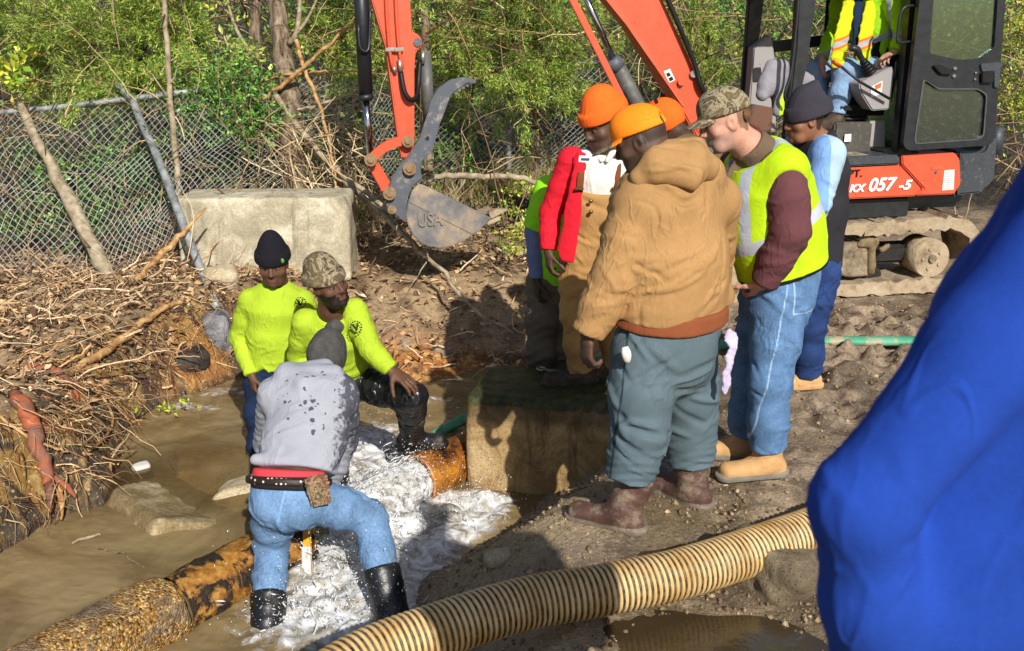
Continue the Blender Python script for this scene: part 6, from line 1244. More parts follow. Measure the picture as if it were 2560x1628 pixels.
def make_ground():
    nu, nv = 620, 640; u = np.linspace(-1, 1, nu); v = np.linspace(0, 1, nv)
    y = -1.5+3.8*v/.12; y = np.where(v < .12, -1.5+v/.12*3.3, 1.8+6.6*(v-.12)/.62); y = np.where(v > .74, 8.4+(v-.74)/.26*5+((v-.74)/.26)**3*24, y)
    X = u[None, :]*(1.7+.72*np.maximum(y, 0))[:, None]; Y = np.repeat(y[:, None], nu, 1); Z = terrain(X, Y)
    x, y_, z = X.ravel(), Y.ravel(), Z.ravel(); d = sdpoly(x+.09*(fbm(x*3, y_*3, 40)-.5), y_+.09*(fbm(x*3, y_*3, 50)-.5), PIT)
    left = sm(-1.6, -2.3, x); n1 = fbm(x*2.2, y_*2.2, 70, 5); n2 = fbm(x*7, y_*7, 80, 4); col = np.zeros((len(x), 3))
    L = lambda h, k=1.0: np.array(C(h, k))
    mud = L('#776450', .95)[None]*(1-n1[:, None])+L('#b5a188', 1.0)[None]*n1[:, None]; col[:] = mud
    def blend(m, c): 
        global np
        col[:] = col*(1-m[:, None])+np.asarray(c)[None]*m[:, None]
    # trampled wet mud in the middle distance
    blend(sm(.42, .6, n2)*.5*sm(.3, 1, x), L('#5e4c38', .85))
    blend(sm(-.9, -.1, x)*(1-sm(.9, 1.5, x))*sm(5.2, 4.6, y_)*sm(.35, .6, n1)*.8, L('#a8936e', .85))
    # leaf litter and debris ground behind and on the left mound
    back = sm(7.3, 8.1, y_)*(1-sm(.6, 1.4, x)); blend(np.maximum(back, left*sm(.25, .5, d))*.85, L('#a58a66', .9)); blend(np.maximum(back, left*sm(.25, .5, d))*sm(.5, .62, n2)*.7, L('#5c4732', .8))
    blend(sm(9.9, 11.5, y_)*.95*(1-sm(.9, 1.6, x)*(1-sm(11, 12, y_))), L('#1c160f', .7)); blend(sm(10.2, 12.5, y_)*sm(.56, .66, n2)*.6, L('#5d4f36', .7))  # soil colour darkened at the back to stand in for shade under the brush
    # cut bank: black topsoil with bands of orange gravel
    bank = sm(-.02, .03, d)*(1-sm(.30, .5, d))*(left); blend(bank*.9, L('#2a231b', .7)); blend(bank*sm(.46, .58, n2)*.9, L('#9c7638', .8)); blend(bank*sm(.60, .66, fbm(x*26, y_*26, 90, 3))*.9, L('#b39660', .8))
    bb = sm(-.02, .03, d)*(1-sm(.28, .42, d))*(1-left)*sm(5.9, 6.4, y_); blend(bb*.9, L('#3a3028', .7))
    og = g2(x, y_, gp(1060, 855, -.25)[:2], .62, .30)+.8*g2(x, y_, gp(1185, 880, -.28)[:2], .4, .2)+.9*g2(x, y_, gp(505, 860, -.1)[:2], .22, .34); og = np.clip(og*1.5*sm(.30, .52, n2+.1), 0, 1); blend(og, L('#b2682a', .85)); blend(og*sm(.52, .62, fbm(x*24, y_*24, 95, 3)), L('#d8a860', .85))
    # bed and edges darkened by soaking
    soak = sm(.10, .0, z-(WZ))*sm(.16, .0, np.abs(d)); blend(soak*.6, L('#3b3022', .8))
    wet = np.clip(sm(.44, .62, fbm(x*2.6, y_*2.6, 99, 4))*sm(.2, .8, x)*(1-sm(8, 10, y_))*.9+soak+sum(g2(x, y_, c, rx*1.35, ry*1.5) for c, rx, ry in PUD)*1.2, 0, 1)
    grav = np.clip(left*sm(-.02, .05, d)*(1-sm(.5, 1, d))+og+.9*g2(x, y_, gp(1250, 1330, -.25)[:2], .45, .4)+.35, 0, 1)
    m = M('soil', .9, .3); c = m.attr('Col'); vz = m.voro(46, out='Color'); vd = m.voro(46)
    sep = m.n('ShaderNodeSeparateColor'); m.link(vz, sep.inputs[0]); peb = m.math('MULTIPLY', m.step(sep.outputs[0], .60, .68), m.step(vd, .5, .36)); peb = m.math('MULTIPLY', peb, m.attr('grav', 'Fac'))
    c = m.mul(c, m.mr(m.noise(34, 8, .7), .3, .7, .62, 1.36)); c = m.mul(c, m.mr(m.noise(150, 4, .7), .3, .7, .72, 1.28))
    pc = m.ramp(sep.outputs[1], [(.1, C('#8f7d5e', .9)), (.4, C('#b89f74', .9)), (.7, C('#7e6a4c', .9)), (.95, C('#c8b896', .9))]); c = m.mix(m.math('MULTIPLY', peb, .8), c, pc)
    wt = m.step(m.math('ADD', m.attr('wet', 'Fac'), m.math('SUBTRACT', m.noise(22, 5), .5)), .35, .75); c = m.mul(c, m.mr(wt, 0, 1, 1.0, .58)); m.base(c); m.rough(m.mr(wt, 0, 1, .92, .16)); m.b.inputs['Specular IOR Level'].default_value = .45
    hgt = m.math('ADD', m.math('MULTIPLY', peb, .6), m.math('ADD', m.noise(60, 8, .7), m.math('MULTIPLY', m.noise(14, 5), 1.2))); m.bump(hgt, .75, .02)
    o = obj_np('ground', np.stack([x, y_, z], 1), m.m, quads=grid_faces(nu, nv), col=col, attrs={'wet': wet, 'grav': grav}); o['kind'] = 'structure'
make_ground()
# ---------- water ----------
PIPE_A = V3(-.549, 5.27, -.43); PIPE_D = nz(V3(.635, .772, 0)); PIPE_R = .142
FOAM = [(gp(1110, 1290, WZ)[:2], .34, .30), (gp(1010, 1360, WZ)[:2], .34, .34), (gp(860, 1420, WZ)[:2], .42, .34), (gp(770, 1560, WZ)[:2], .34, .22), (gp(960, 1560, WZ)[:2], .26, .28), (gp(900, 1230, WZ)[:2], .36, .34), (gp(930, 1110, WZ)[:2], .34, .45), (gp(1200, 1260, WZ)[:2], .20, .14), (gp(600, 985, WZ)[:2], .62, .16), (gp(480, 1020, WZ)[:2], .30, .10), (gp(1075, 1000, WZ)[:2], .22, .10)]
def foam(x, y):
    f = 0
    for i, (c, rx, ry) in enumerate(FOAM): f = f+g2(x, y, c, rx, ry)*(1.0 if i < 8 else .62)
    return np.clip(f*1.02, 0, 1.2)
def make_water():
    lo = PIT.min(0)-.3; hi = PIT.max(0)+.3; lo[1] = max(lo[1], 2.2); n1, n2 = 420, 520
    X, Y = np.meshgrid(np.linspace(lo[0], hi[0], n1), np.linspace(lo[1], hi[1], n2)); x, y = X.ravel(), Y.ravel(); f = foam(x, y)
    z = WZ+.010*(fbm(x*3.2+y, y*4.5, 200, 3)-.5)+.006*(ridged(x*9, y*13+x*3, 210, 2)-.5)
    z = z+f*(.090*(fbm(x*5+1.2*fbm(x*5, y*5, 7), y*5, 220, 3)-.5)+.020*(fbm(x*18, y*18, 230, 2)-.5)+.015)
    sl = [gp(360, 1200, WZ)[:2], gp(560, 1130, WZ)[:2], gp(600, 1240, WZ)[:2]]; clear = np.clip(.75*g2(x, y, sl[0], .50, .34)+.55*g2(x, y, sl[1], .4, .2)+.6*g2(x, y, sl[2], .3, .2), 0, .7)
    m = M('muddy_water', .10, .5); t = m.t
    base = m.mix(m.step(m.noise(1.4, 6, .6, dist=1.5), .35, .65), C('#75603f', .84), C('#94805a', .88))
    fa = m.math('ADD', m.attr('foam', 'Fac'), m.math('MULTIPLY', m.math('SUBTRACT', m.noise(11, 7, .6, dist=1.0), .5), 1.7))
    fa2 = m.step(fa, .42, .95); fcol = m.ramp(m.noise(9, 6, .55, dist=1.4), [(.32, C('#857b68', .8)), (.45, C('#b9b5ac', .9)), (.56, C('#e4e4e4', .84)), (.66, C('#ffffff', .86))])
    fleck = m.math('MULTIPLY', m.step(m.noise(55, 3, .6), .72, .76), .35)
    m.base(m.mix(m.math('MAXIMUM', fa2, fleck), base, fcol)); m.rough(m.mr(fa2, 0, 1, .09, .7)); m.b.inputs['IOR'].default_value = 1.33
    hb = m.math('ADD', m.math('MULTIPLY', m.noise(7, 5, .6, dist=1.0), .8), m.math('MULTIPLY', m.noise(45, 6, .7), fa2)); m.bump(hb, .28, .025)
    tr = m.n('ShaderNodeBsdfTransparent'); tr.inputs[0].default_value = (.62, .52, .36, 1); mx = m.n('ShaderNodeMixShader'); m.link(m.attr('clear', 'Fac'), mx.inputs[0]); m.link(m.b.outputs[0], mx.inputs[1]); m.link(tr.outputs[0], mx.inputs[2]); m.link(mx.outputs[0], t.nodes['Material Output'].inputs[0])
    o = obj_np('water', np.stack([x, y, z], 1), m.m, quads=grid_faces(n1, n2), attrs={'foam': f, 'clear': clear}); o['kind'] = 'structure'
make_water()
for i, (c, rx, ry) in enumerate(PUD):
    a = np.linspace(0, 2*PI, 48, endpoint=False); rr = 1.45+.18*np.sin(3*a+i)+.1*np.sin(7*a); v = np.stack([c[0]+rx*rr*np.cos(a), c[1]+ry*rr*np.sin(a), np.full(48, c[2]-.022)], 1)
    m = M('puddle_water', .04 if i == 0 else .10, .5); m.base(m.mix(m.noise(6, 4), C('#3a2f20', .7), C('#4f412c', .8))); m.bump(m.noise(12, 4), .05 if i == 0 else .14, .02); mb = MB(); mb.add(v, [tuple(range(48))]); o = mb.build('puddle', m.m); o['kind'] = 'structure'
# white water bursting from the pipe and round the legs
m_foam = M('white_water', .6, .4); _mp = m_foam.n('ShaderNodeMapping'); m_foam.link(m_foam.co(), _mp.inputs[0]); _mp.inputs['Rotation'].default_value = (0, 0, -.88); _mp.inputs['Scale'].default_value = (.32, 1, 1); _n = m_foam.noise(13, 6, .55, vec=_mp.outputs[0], dist=.8); _c = m_foam.ramp(_n, [(.32, C('#8a8272', .8)), (.44, C('#bab6ae', .9)), (.56, C('#e6e6e6', .84)), (.68, C('#ffffff', .86))]); m_foam.base(_c); m_foam.bump(m_foam.math('ADD', m_foam.noise(26, 6, .6), m_foam.noise(9, 4)), .4, .015); m_foam.b.inputs['IOR'].default_value = 1.33
_tr = m_foam.n('ShaderNodeBsdfTransparent'); _mx = m_foam.n('ShaderNodeMixShader'); m_foam.link(m_foam.math('MULTIPLY', m_foam.step(m_foam.noise(26, 8, .75), .54, .36), .75), _mx.inputs[0]); m_foam.link(m_foam.b.outputs[0], _mx.inputs[1]); m_foam.link(_tr.outputs[0], _mx.inputs[2]); m_foam.link(_mx.outputs[0], m_foam.t.nodes['Material Output'].inputs[0]); m_foam = m_foam.m
J0 = PIPE_A+V3(0, 0, -.01); jd = -PIPE_D
V = Vol(J0+jd*.5-V3(.75, .75, .22), J0+jd*.5+V3(.75, .75, .42), .011)
V.ecap(J0+PIPE_D*.02, J0+jd*.22+V3(0, 0, .0), (.128, .126), (.16, .135), (jd[1], -jd[0], 0), .03); V.ecap(J0+jd*.22, J0+jd*.52-V3(0, 0, .07), (.165, .135), (.24, .10), (jd[1], -jd[0], 0), .05)
for q in ((1040, 1320, .10, .07), (960, 1330, .12, .08), (880, 1330, .10, .06), (1120, 1300, .09, .06), (850, 1180, .12, .05), (925, 1150, .12, .07)):
    c = gp(q[0], q[1], WZ); V.ell(c, np.eye(3), (q[2], q[2]*.9, q[3]+.03), .06)
V.crease(.014, 14, 3); V.crease(.005, 40, 4); o = V.emit('pipe_outflow', m_foam, None); o['kind'] = 'stuff'
# strands of water flung from the pipe mouth and up round the legs
def strands():
    r = np.random.default_rng(12); L_, R_ = [], []
    for _ in range(950):
        k = r.random()
        if k < .5: p = J0+PIPE_D*.01+V3(*(r.normal(0, .055, 3))); p[2] = J0[2]+.02+abs(r.normal(0, .07)); v = jd*r.uniform(1.3, 2.4)+V3(*r.normal(0, .28, 3))+V3(0, 0, r.uniform(.0, .9))
        else:
            c, rx, ry = FOAM[r.choice([0, 1, 2, 3, 4], p=[.15, .25, .3, .2, .1])]; p = V3(c[0]+r.normal(0, .35)*rx, c[1]+r.normal(0, .35)*ry, WZ+.02); v = V3(r.normal(0, .7), r.normal(0, .7), r.uniform(.6, 2.0))
        t0 = r.random()*.16; dt = r.uniform(.012, .035); q = [p+v*t-V3(0, 0, 4.9*t*t) for t in np.linspace(t0, t0+dt, 6)]
        if q[0][2] < WZ+.01 or q[-1][2] < WZ+.01: continue
        L_.append(q); R_.append(r.uniform(.0012, .0042)*np.array([.3, .9, 1.1, 1, .7, .25]))
    L = np.array(L_); R = np.array(R_); T = np.gradient(L, axis=1); T /= np.linalg.norm(T, axis=2, keepdims=True)+1e-9; U = np.cross(T, np.array([.3, 1, .2])); U /= np.linalg.norm(U, axis=2, keepdims=True)+1e-9; W = np.cross(T, U); th = np.linspace(0, 2*PI, 5, endpoint=False)
    v = L[:, :, None]+(U[:, :, None]*np.cos(th)[None, None, :, None]+W[:, :, None]*np.sin(th)[None, None, :, None])*R[:, :, None, None]; q = np.arange(len(L)*30).reshape(len(L), 6, 5); w_ = np.roll(q, -1, 2); f = np.stack([q[:, :-1], w_[:, :-1], w_[:, 1:], q[:, 1:]], -1).reshape(-1, 4)
    m = M('water_strand', .1, .6); m.base((.80, .81, .82)); t = m.n('ShaderNodeBsdfTransparent'); x = m.n('ShaderNodeMixShader'); x.inputs[0].default_value = .35; m.link(m.b.outputs[0], x.inputs[1]); m.link(t.outputs[0], x.inputs[2]); m.link(x.outputs[0], m.t.nodes['Material Output'].inputs[0])
    o = obj_np('water_spray', v.reshape(-1, 3), m.m, quads=f); o['kind'] = 'stuff'
strands()
# droplets thrown up over the white water
def droplets(n, seed):
    r = np.random.default_rng(seed); P = []; S = []
    wts = np.array([1.6, 1.4, 1.8, 2.0, 1.4, .9, .8, .8]); wts /= wts.sum()
    for _ in range(n):
        i = r.choice(8, p=wts); c, rx, ry = FOAM[i]; h = r.exponential(.075)*(1.5 if i in (1, 2, 3, 4) else .9); a = r.normal(0, .46, 2); P.append((c[0]+a[0]*rx, c[1]+a[1]*ry, WZ+min(h, .55))); S.append(.0007+.0017*r.random()**3+(.0015 if r.random() < .03 else 0))
    # spray along the rim of the jet
    for _ in range(n//4):
        t = r.random()*.55; P.append(tuple(J0+jd*t+V3(r.normal(0, .12), r.normal(0, .09), .10+abs(r.normal(0, .07))-t*.1))); S.append(.0008+.0014*r.random())
    P = np.array(P); S = np.array(S); oc = np.array([(1, 0, 0), (-1, 0, 0), (0, 1, 0), (0, -1, 0), (0, 0, 1), (0, 0, -1)], float); T = np.array([(0, 2, 4), (2, 1, 4), (1, 3, 4), (3, 0, 4), (2, 0, 5), (1, 2, 5), (3, 1, 5), (0, 3, 5)])
    st = 1+r.random((len(P), 1, 3))**2*np.array([1.2, 1.6, 2.6]); v = (P[:, None, :]+oc[None]*S[:, None, None]*st).reshape(-1, 3); f = (T[None]+6*np.arange(len(P))[:, None, None]).reshape(-1, 3); return v, f
v, f = droplets(6500, 5); m_drop = M('water_drop', .08, .6); m_drop.base((.86, .88, .9)); o = obj_np('water_droplets', v, m_drop.m, tris=f); o['kind'] = 'stuff'
# ---------- concrete, pipes, hoses, tools ----------
def hit(px, py, lift=0.0):           # where the line of sight through a pixel meets the ground
    d = ray(px, py); t = np.linspace(1.5, 40, 6000); P = CAMP[None]+d[None]*t[:, None]; z = np.maximum(terrain(P[:, 0], P[:, 1], False), WZ)
    i = np.argmax(P[:, 2] <= z); p = P[i].copy(); p[2] = z[i]+lift; return p
def on(px, py, up=.03):              # a point lying on the rough ground where a pixel looks, a little towards the viewer
    d = ray(px, py); t = np.linspace(2.5, 14, 5000); P = CAMP[None]+d[None]*t[:, None]; z = np.maximum(terrain(P[:, 0], P[:, 1]), WZ); i = np.argmax(P[:, 2] <= z); return P[i]-d*up
def rbox(V, c, ax, hs, r, k=.01):
    c = np.asarray(c, float); m = np.linalg.norm(hs)+.05; sl, g = V.reg(c-m, c+m)
    if sl is None: return
    P = [g[i]-c[i] for i in range(3)]; q = [np.abs(P[0]*a[0]+P[1]*a[1]+P[2]*a[2])-(h-r) for a, h in zip(ax, hs)]
    d = np.sqrt(sum(np.maximum(x, 0)**2 for x in q))+np.minimum(np.maximum(np.maximum(q[0], q[1]), q[2]), 0)-r; V.put(sl, d, k, 'add')
def rough(V, amp, sc, seed, pits=0.0):
    X, Y, Z = V.ax; m = np.abs(V.f) < amp*5+2*V.h; I = np.nonzero(m); x, y, z = X[I[0]], Y[I[1]], Z[I[2]]
    n = waves(x, y, z, sc, seed, 5)+.6*waves(x, y, z, sc*2.7, seed+1, 6)+.4*waves(x, y, z, sc*6, seed+2, 7); V.f[I] += (amp*n).astype(np.float32)
def rot_ax(yaw, pitch=0.0, roll=0.0): return np.array(Matrix.Rotation(yaw, 3, 'Z') @ Matrix.Rotation(pitch, 3, 'X') @ Matrix.Rotation(roll, 3, 'Y')).T
def concrete(name, lo, mid, hi, stain=None, moss=None, bump=.5, wetlow=False):
    m = M(name, .9, .25); n = m.noise(3.6, 9, .72, dist=.8); c = m.ramp(n, [(.30, lo), (.5, mid), (.68, hi)]); c = m.mul(c, m.mr(m.noise(70, 5, .7), .3, .7, .78, 1.2))
    st = m.noise(1, 6, .65, vec=m.co((9, 9, 1.4))); 
    if stain: c = m.mix(m.math('MULTIPLY', m.step(st, .52, .66), .75), c, stain)
    v = m.voro(60); c = m.mix(m.math('MULTIPLY', m.step(v, .24, .14), .45), c, tuple(x*.45 for x in mid))
    if moss: c = m.mix(m.step(m.math('ADD', m.attr('top', 'Fac'), m.math('MULTIPLY', m.math('SUBTRACT', m.noise(9, 8, .7), .5), 1.2)), .45, .72), c, m.ramp(m.noise(24, 6), [(.35, moss[0]), (.62, moss[1])]))
    if wetlow: w_ = m.step(m.math('ADD', m.attr('low', 'Fac'), m.math('MULTIPLY', m.math('SUBTRACT', m.noise(5, 6), .5), .7)), .3, .7); c = m.mix(w_, c, m.mul(c, .45)); m.rough(m.mr(w_, 0, 1, .92, .5))
    m.base(c); m.bump(m.math('ADD', m.noise(45, 8, .7), m.math('MULTIPLY', m.step(v, .25, .1), -.5)), bump, .015); return m.m
# block standing in the pit (rough, wet, mossy)
bax = rot_ax(math.radians(-12)); bc = V3(.30, 5.54, -.40); V = Vol(bc-V3(.78, .62, .62), bc+V3(.78, .62, .6), .013)
rbox(V, bc, bax, (.52, .31, .46), .05); V.cut(bc+bax[0]*-.5+bax[1]*.3+V3(0, 0, .42), nz(V3(-.8, .8, .55)), k=.05); V.cut(bc+bax[1]*-.31+V3(0, 0, .44), nz(V3(-.1, -1, .9)), k=.04); rough(V, .017, 11, 3)
m_bl = concrete('wet_mossy_concrete', C('#6a5438', .85), C('#a88a5c', .9), C('#cdb488', .9), C('#4a3b28', .8), (C('#4a4430', .9), C('#6f7a42', .85)), .7, True)
o = V.emit('concrete_block', m_bl, None, None, {'top': lambda v: sm(-.04, .03, v[:, 2])*.72, 'low': lambda v: sm(.25, -.75, v[:, 2]-.0)*0+.75*sm(-.16, .02, v[:, 2])+.2}); tag(o, 'mossy concrete block at the pit edge with a man standing on it', 'concrete block')
# block by the fence
bax2 = rot_ax(math.radians(2)); bc2 = at(676, 590, 8.62); bc2[2] = .315; V = Vol(bc2-V3(.95, .6, .6), bc2+V3(.95, .6, .6), .016)
rbox(V, bc2, bax2, (.725, .27, .365), .035); V.cut(bc2+V3(.68, -.1, .34), nz(V3(1, -.3, .5)), k=.03); rough(V, .006, 11, 8)
m_bl2 = concrete('weathered_concrete', C('#8d856f', .9), C('#b5aa90', .92), C('#dad2bc', .95), C('#7a725c', .85), (C('#8a7250', .8), C('#5e5236', .8)), .5)
o = V.emit('concrete_block', m_bl2, None, None, {'top': lambda v: sm(.66, .74, v[:, 2])*.62, }); tag(o, 'long grey concrete block standing in front of the chain-link fence', 'concrete block')
# slabs and rubble in the pit
m_rub = concrete('broken_concrete', C('#8b7a5c', .85), C('#b8a684', .9), C('#d8cbb0', .92), None, None, .8)
def chunk(c, hs, ax, label, name='concrete_slab', mat=None, r=.03, ra=.012, h=.012, cuts=()):
    V = Vol(np.asarray(c)-max(hs)*1.5-.06, np.asarray(c)+max(hs)*1.5+.06, h); rbox(V, c, ax, hs, r)
    for p, n in cuts: V.cut(np.asarray(c)+np.asarray(p), n, k=.02)
    rough(V, ra, 16, int(abs(c[0]*100))); o = V.emit(name, mat or m_rub, None); tag(o, label, 'rubble'); return o
s1 = gp(262, 1222, WZ); s1b = gp(478, 1362, WZ); sa = nz(s1b-s1); sb = nz(V3(-sa[1], sa[0], 0)-V3(0, 0, .30)); sc_ = np.cross(sa, sb); m_awash = concrete('awash_concrete', C('#6f5d40', .82), C('#8f7b56', .85), C('#bfae8a', .88), None, None, .8); chunk(lerp(s1, s1b, .48)+sb*.20-sc_*.085+V3(0, 0, .052), (.42, .27, .10), np.array([sa, sb, sc_]), 'pale broken concrete slab awash beside the left bank', mat=m_awash, r=.05, ra=.014, cuts=((sa*-.36+sb*-.1, nz(-sa-sb*.5)), (sa*.36+sb*-.1, nz(sa-sb*.6))))
s2 = gp(600, 1225, WZ); chunk(s2+V3(.04, .06, -.075), (.24, .11, .11), rot_ax(math.radians(28), math.radians(-8)), 'small tan concrete slab breaking the water left of the bending worker', cuts=(((-.2, 0, .05), nz(V3(-.7, 0, .7))),))
s3 = gp(545, 1125, WZ); chunk(s3+V3(.05, .1, -.16), (.34, .22, .10), rot_ax(.3), 'submerged slab showing as a lighter patch under the muddy water')
chunk(hit(548, 715)+V3(0, .05, .02), (.13, .10, .12), rot_ax(.5, .3), 'pale concrete lump on the bank above the grey boulder', 'concrete_lump', r=.06, ra=.015)
m_gst = concrete('grey_stone', C('#5b5a58', .8), C('#87868a', .85), C('#aeadb0', .88), C('#3a352e', .8), None, .6)
chunk(hit(545, 850)+V3(0, .02, .05), (.10, .09, .17), rot_ax(.2, .2), 'grey boulder stuck upright in the orange bank', 'boulder', m_gst, .07, .014)
chunk(hit(470, 905)+V3(0, .05, .0), (.13, .11, .09), rot_ax(.7, .2), 'dark grey stone set in the gravel bank left of the workers', 'stone', concrete('dark_stone', C('#2e2a26', .8), C('#4a453f', .8), C('#6a6258', .8)), .06, .012)
chunk(hit(345, 1170)+V3(.02, 0, .0), (.055, .04, .03), rot_ax(.7, .2), 'small white stone at the water edge above the awash slab', 'stone', simple('white_stone', C('#c9c8c0', .9), .8, 0, .15, 20, .3, 60), .025, .006, .008)
chunk(hit(1965, 1440)+V3(.06, .05, -.0), (.26, .17, .13), rot_ax(.5, .2, .2), 'rough grey brown lump of broken paving beside the corrugated hose', 'paving_lump', concrete('muddy_paving', C('#4d4233', .8), C('#7d6e58', .82), C('#a3957c', .85), None, None, .9), .05, .022)
for px, py, s, lab in ((1250, 1400, .045, 'pale stone on the wet mud between the pit and the hose'), (1290, 635, .11, 'flat whitish rock in the sun below the bucket teeth')):
    chunk(hit(px, py)+V3(0, 0, .01), (s*1.5, s, s*.6), rot_ax(.4), lab, 'stone', None, s*.4, s*.14, .009)
# pipes
m_rust = M('rusty_coated_pipe', .62, .4); _n = m_rust.noise(6.5, 9, .7, dist=.5); _c = m_rust.ramp(m_rust.noise(18, 7, .7), [(.3, C('#6a4018', .85)), (.5, C('#a06c26', .85)), (.7, C('#c99a4c', .85))]); _c = m_rust.mix(m_rust.step(_n, .46, .54), _c, m_rust.ramp(m_rust.noise(30, 5), [(.35, C('#15110d', .8)), (.7, C('#3e3020', .8))])); m_rust.base(_c); m_rust.bump(m_rust.math('ADD', m_rust.noise(30, 8, .7), m_rust.math('MULTIPLY', m_rust.step(_n, .50, .56), .6)), .7, .012); m_rust = m_rust.m
m_rust2 = M('rust_bright_pipe', .5, .45); _n = m_rust2.noise(7, 8, .7); _c = m_rust2.ramp(_n, [(.36, C('#2a1608', .8)), (.48, C('#8a5216', .85)), (.6, C('#b87a22', .88)), (.74, C('#d9a550', .9))]); _c = m_rust2.mix(m_rust2.step(m_rust2.noise(30, 5, .6), .62, .68), _c, C('#241408', .8)); m_rust2.base(_c); m_rust2.bump(m_rust2.noise(34, 7), .4, .008); m_rust2 = m_rust2.m
def pipe(a, b, r, wall, mat, seg=44, rings=26, rag=0.0, seed=1, lump=.0):
    a, b = np.asarray(a, float), np.asarray(b, float); d = nz(b-a); u = nz(np.cross(d, (0, 0, 1))); w_ = np.cross(d, u); th = np.linspace(0, 2*PI, seg, endpoint=False); L = np.linalg.norm(b-a); V_ = []; rg = np.random.default_rng(seed)
    offA = rag*(np.sin(3*th+1)+.6*np.sin(7*th+2)+.5*rg.normal(size=seg))
    for i in range(rings):
        s = i/(rings-1)*L
        for k in range(seg):
            rr = r+lump*(math.sin(9*s+3*th[k])+math.sin(23*s-5*th[k]+2))*.5+lump*.6*rg.normal()*.3; V_.append(a+d*(s+offA[k]*(1-s/L))+(u*math.cos(th[k])+w_*math.sin(th[k]))*rr)
    inn = [a+d*(.001+offA[k])+(u*math.cos(th[k])+w_*math.sin(th[k]))*(r-wall) for k in range(seg)]+[a+d*.7*L+(u*math.cos(th[k])+w_*math.sin(th[k]))*(r-wall) for k in range(seg)]
    f = [(i*seg+k, i*seg+(k+1) % seg, (i+1)*seg+(k+1) % seg, (i+1)*seg+k) for i in range(rings-1) for k in range(seg)]; o = rings*seg
    f += [(k, o+k, o+(k+1) % seg, (k+1) % seg) for k in range(seg)]+[(o+k, o+seg+k, o+seg+(k+1) % seg, o+(k+1) % seg) for k in range(seg)]
    mb = MB(); mb.add(V_+inn, f, True); return mb
R = root('water_pipe', 'broken rusty orange water pipe gushing water beside the mossy block', 'pipe', PIPE_A); pipe(PIPE_A, PIPE_A+PIPE_D*1.2, PIPE_R, .014, m_rust2, rag=.006).build('barrel', m_rust2, R)
rim = MB(); u = nz(np.cross(PIPE_D, (0, 0, 1))); w_ = np.cross(PIPE_D, u); rim.tube([PIPE_A+PIPE_D*.008+(u*math.cos(t)+w_*math.sin(t))*(PIPE_R-.004) for t in np.linspace(0, 2*PI, 40)], .0085, 6, caps=False); rim.build('rim', simple('bare_pipe_edge', C('#c98a52', .9), .5, .2, .3, 30), R)
LA = gp(436, 1545, WZ)+V3(0, 0, .07); LA = V3(LA[0], LA[1], -.47); LB = gp(668, 1420, WZ); LB = V3(LB[0]+.12, LB[1]+.16, -.46)
R = root('water_pipe', 'old tarred pipe with orange scale in front of the bending worker', 'pipe', LA); pipe(LB, LA, .148, .014, m_rust, rings=60, rag=.012, lump=.007).build('barrel', m_rust, R)
ld = nz(LA-LB); V = Vol(np.minimum(LA, LA+ld*1.3)-.32, np.maximum(LA, LA+ld*1.3)+.32, .013); V.ecap(LA+ld*.03, LA+ld*.40, (.172, .165), (.180, .165), k=.04); V.ecap(LA+ld*.40, LA+ld*1.2, .172, .16, k=.05); V.cut(LA+ld*.005, -ld, k=.02, wob=.02); rough(V, .014, 15, 4)
m_crust = M('gravel_crusted_joint', .85, .3); _v = m_crust.voro(105, out='Color'); _s = m_crust.n('ShaderNodeSeparateColor'); m_crust.link(_v, _s.inputs[0]); _c = m_crust.ramp(_s.outputs[0], [(.1, C('#5d3f18', .85)), (.4, C('#a87628', .9)), (.7, C('#8a765a', .9)), (.95, C('#d8b878', .9))]); _c = m_crust.mix(m_crust.step(m_crust.noise(6, 8, .7), .48, .60), _c, m_crust.ramp(m_crust.noise(30, 6), [(.35, C('#8d7c66', .85)), (.65, C('#6a5030', .85))])); _c = m_crust.mul(_c, m_crust.mr(m_crust.noise(90, 5), .3, .7, .7, 1.25)); m_crust.base(_c); m_crust.bump(m_crust.math('SUBTRACT', m_crust.noise(50, 7), m_crust.voro(105)), .9, .010)
V.emit('crusted_joint', m_crust.m, R)
# corrugated suction hose
hp = [gp(x, y, .02+dz) for x, y, dz in ((640, 1840, .02), (880, 1662, .075), (1100, 1575, .085), (1310, 1510, .085), (1500, 1476, .085), (1700, 1434, .085), (1880, 1378, .085), (2030, 1326, .085), (2200, 1260, .085), (2420, 1190, .085))]
hc = cat_pts(hp, 420); sl_ = np.concatenate([[0], np.cumsum(np.linalg.norm(np.diff(hc, axis=0), axis=1))]); L = sl_[-1]; ns = int(L/.0036); S = np.linspace(0, L, ns); cen = np.stack([np.interp(S, sl_, hc[:, i]) for i in range(3)], 1)
T = np.gradient(cen, axis=0); T /= np.linalg.norm(T, axis=1)[:, None]; U = np.cross(T, (0, 0, 1)); U /= np.linalg.norm(U, axis=1)[:, None]; W_ = np.cross(U, T); sg = 36; th = np.linspace(0, 2*PI, sg, endpoint=False)
ph = S[:, None]/.0225*2*PI+th[None]; wv = .5+.5*np.cos(ph); wv = wv**.8; rr = .086+.010*wv
v = cen[:, None]+(U[:, None]*np.cos(th)[None, :, None]+W_[:, None]*np.sin(th)[None, :, None])*rr[:, :, None]
q = np.arange(ns*sg).reshape(ns, sg); qd = np.stack([q[:-1], np.roll(q, -1, 1)[:-1], np.roll(q, -1, 1)[1:], q[1:]], -1).reshape(-1, 4)
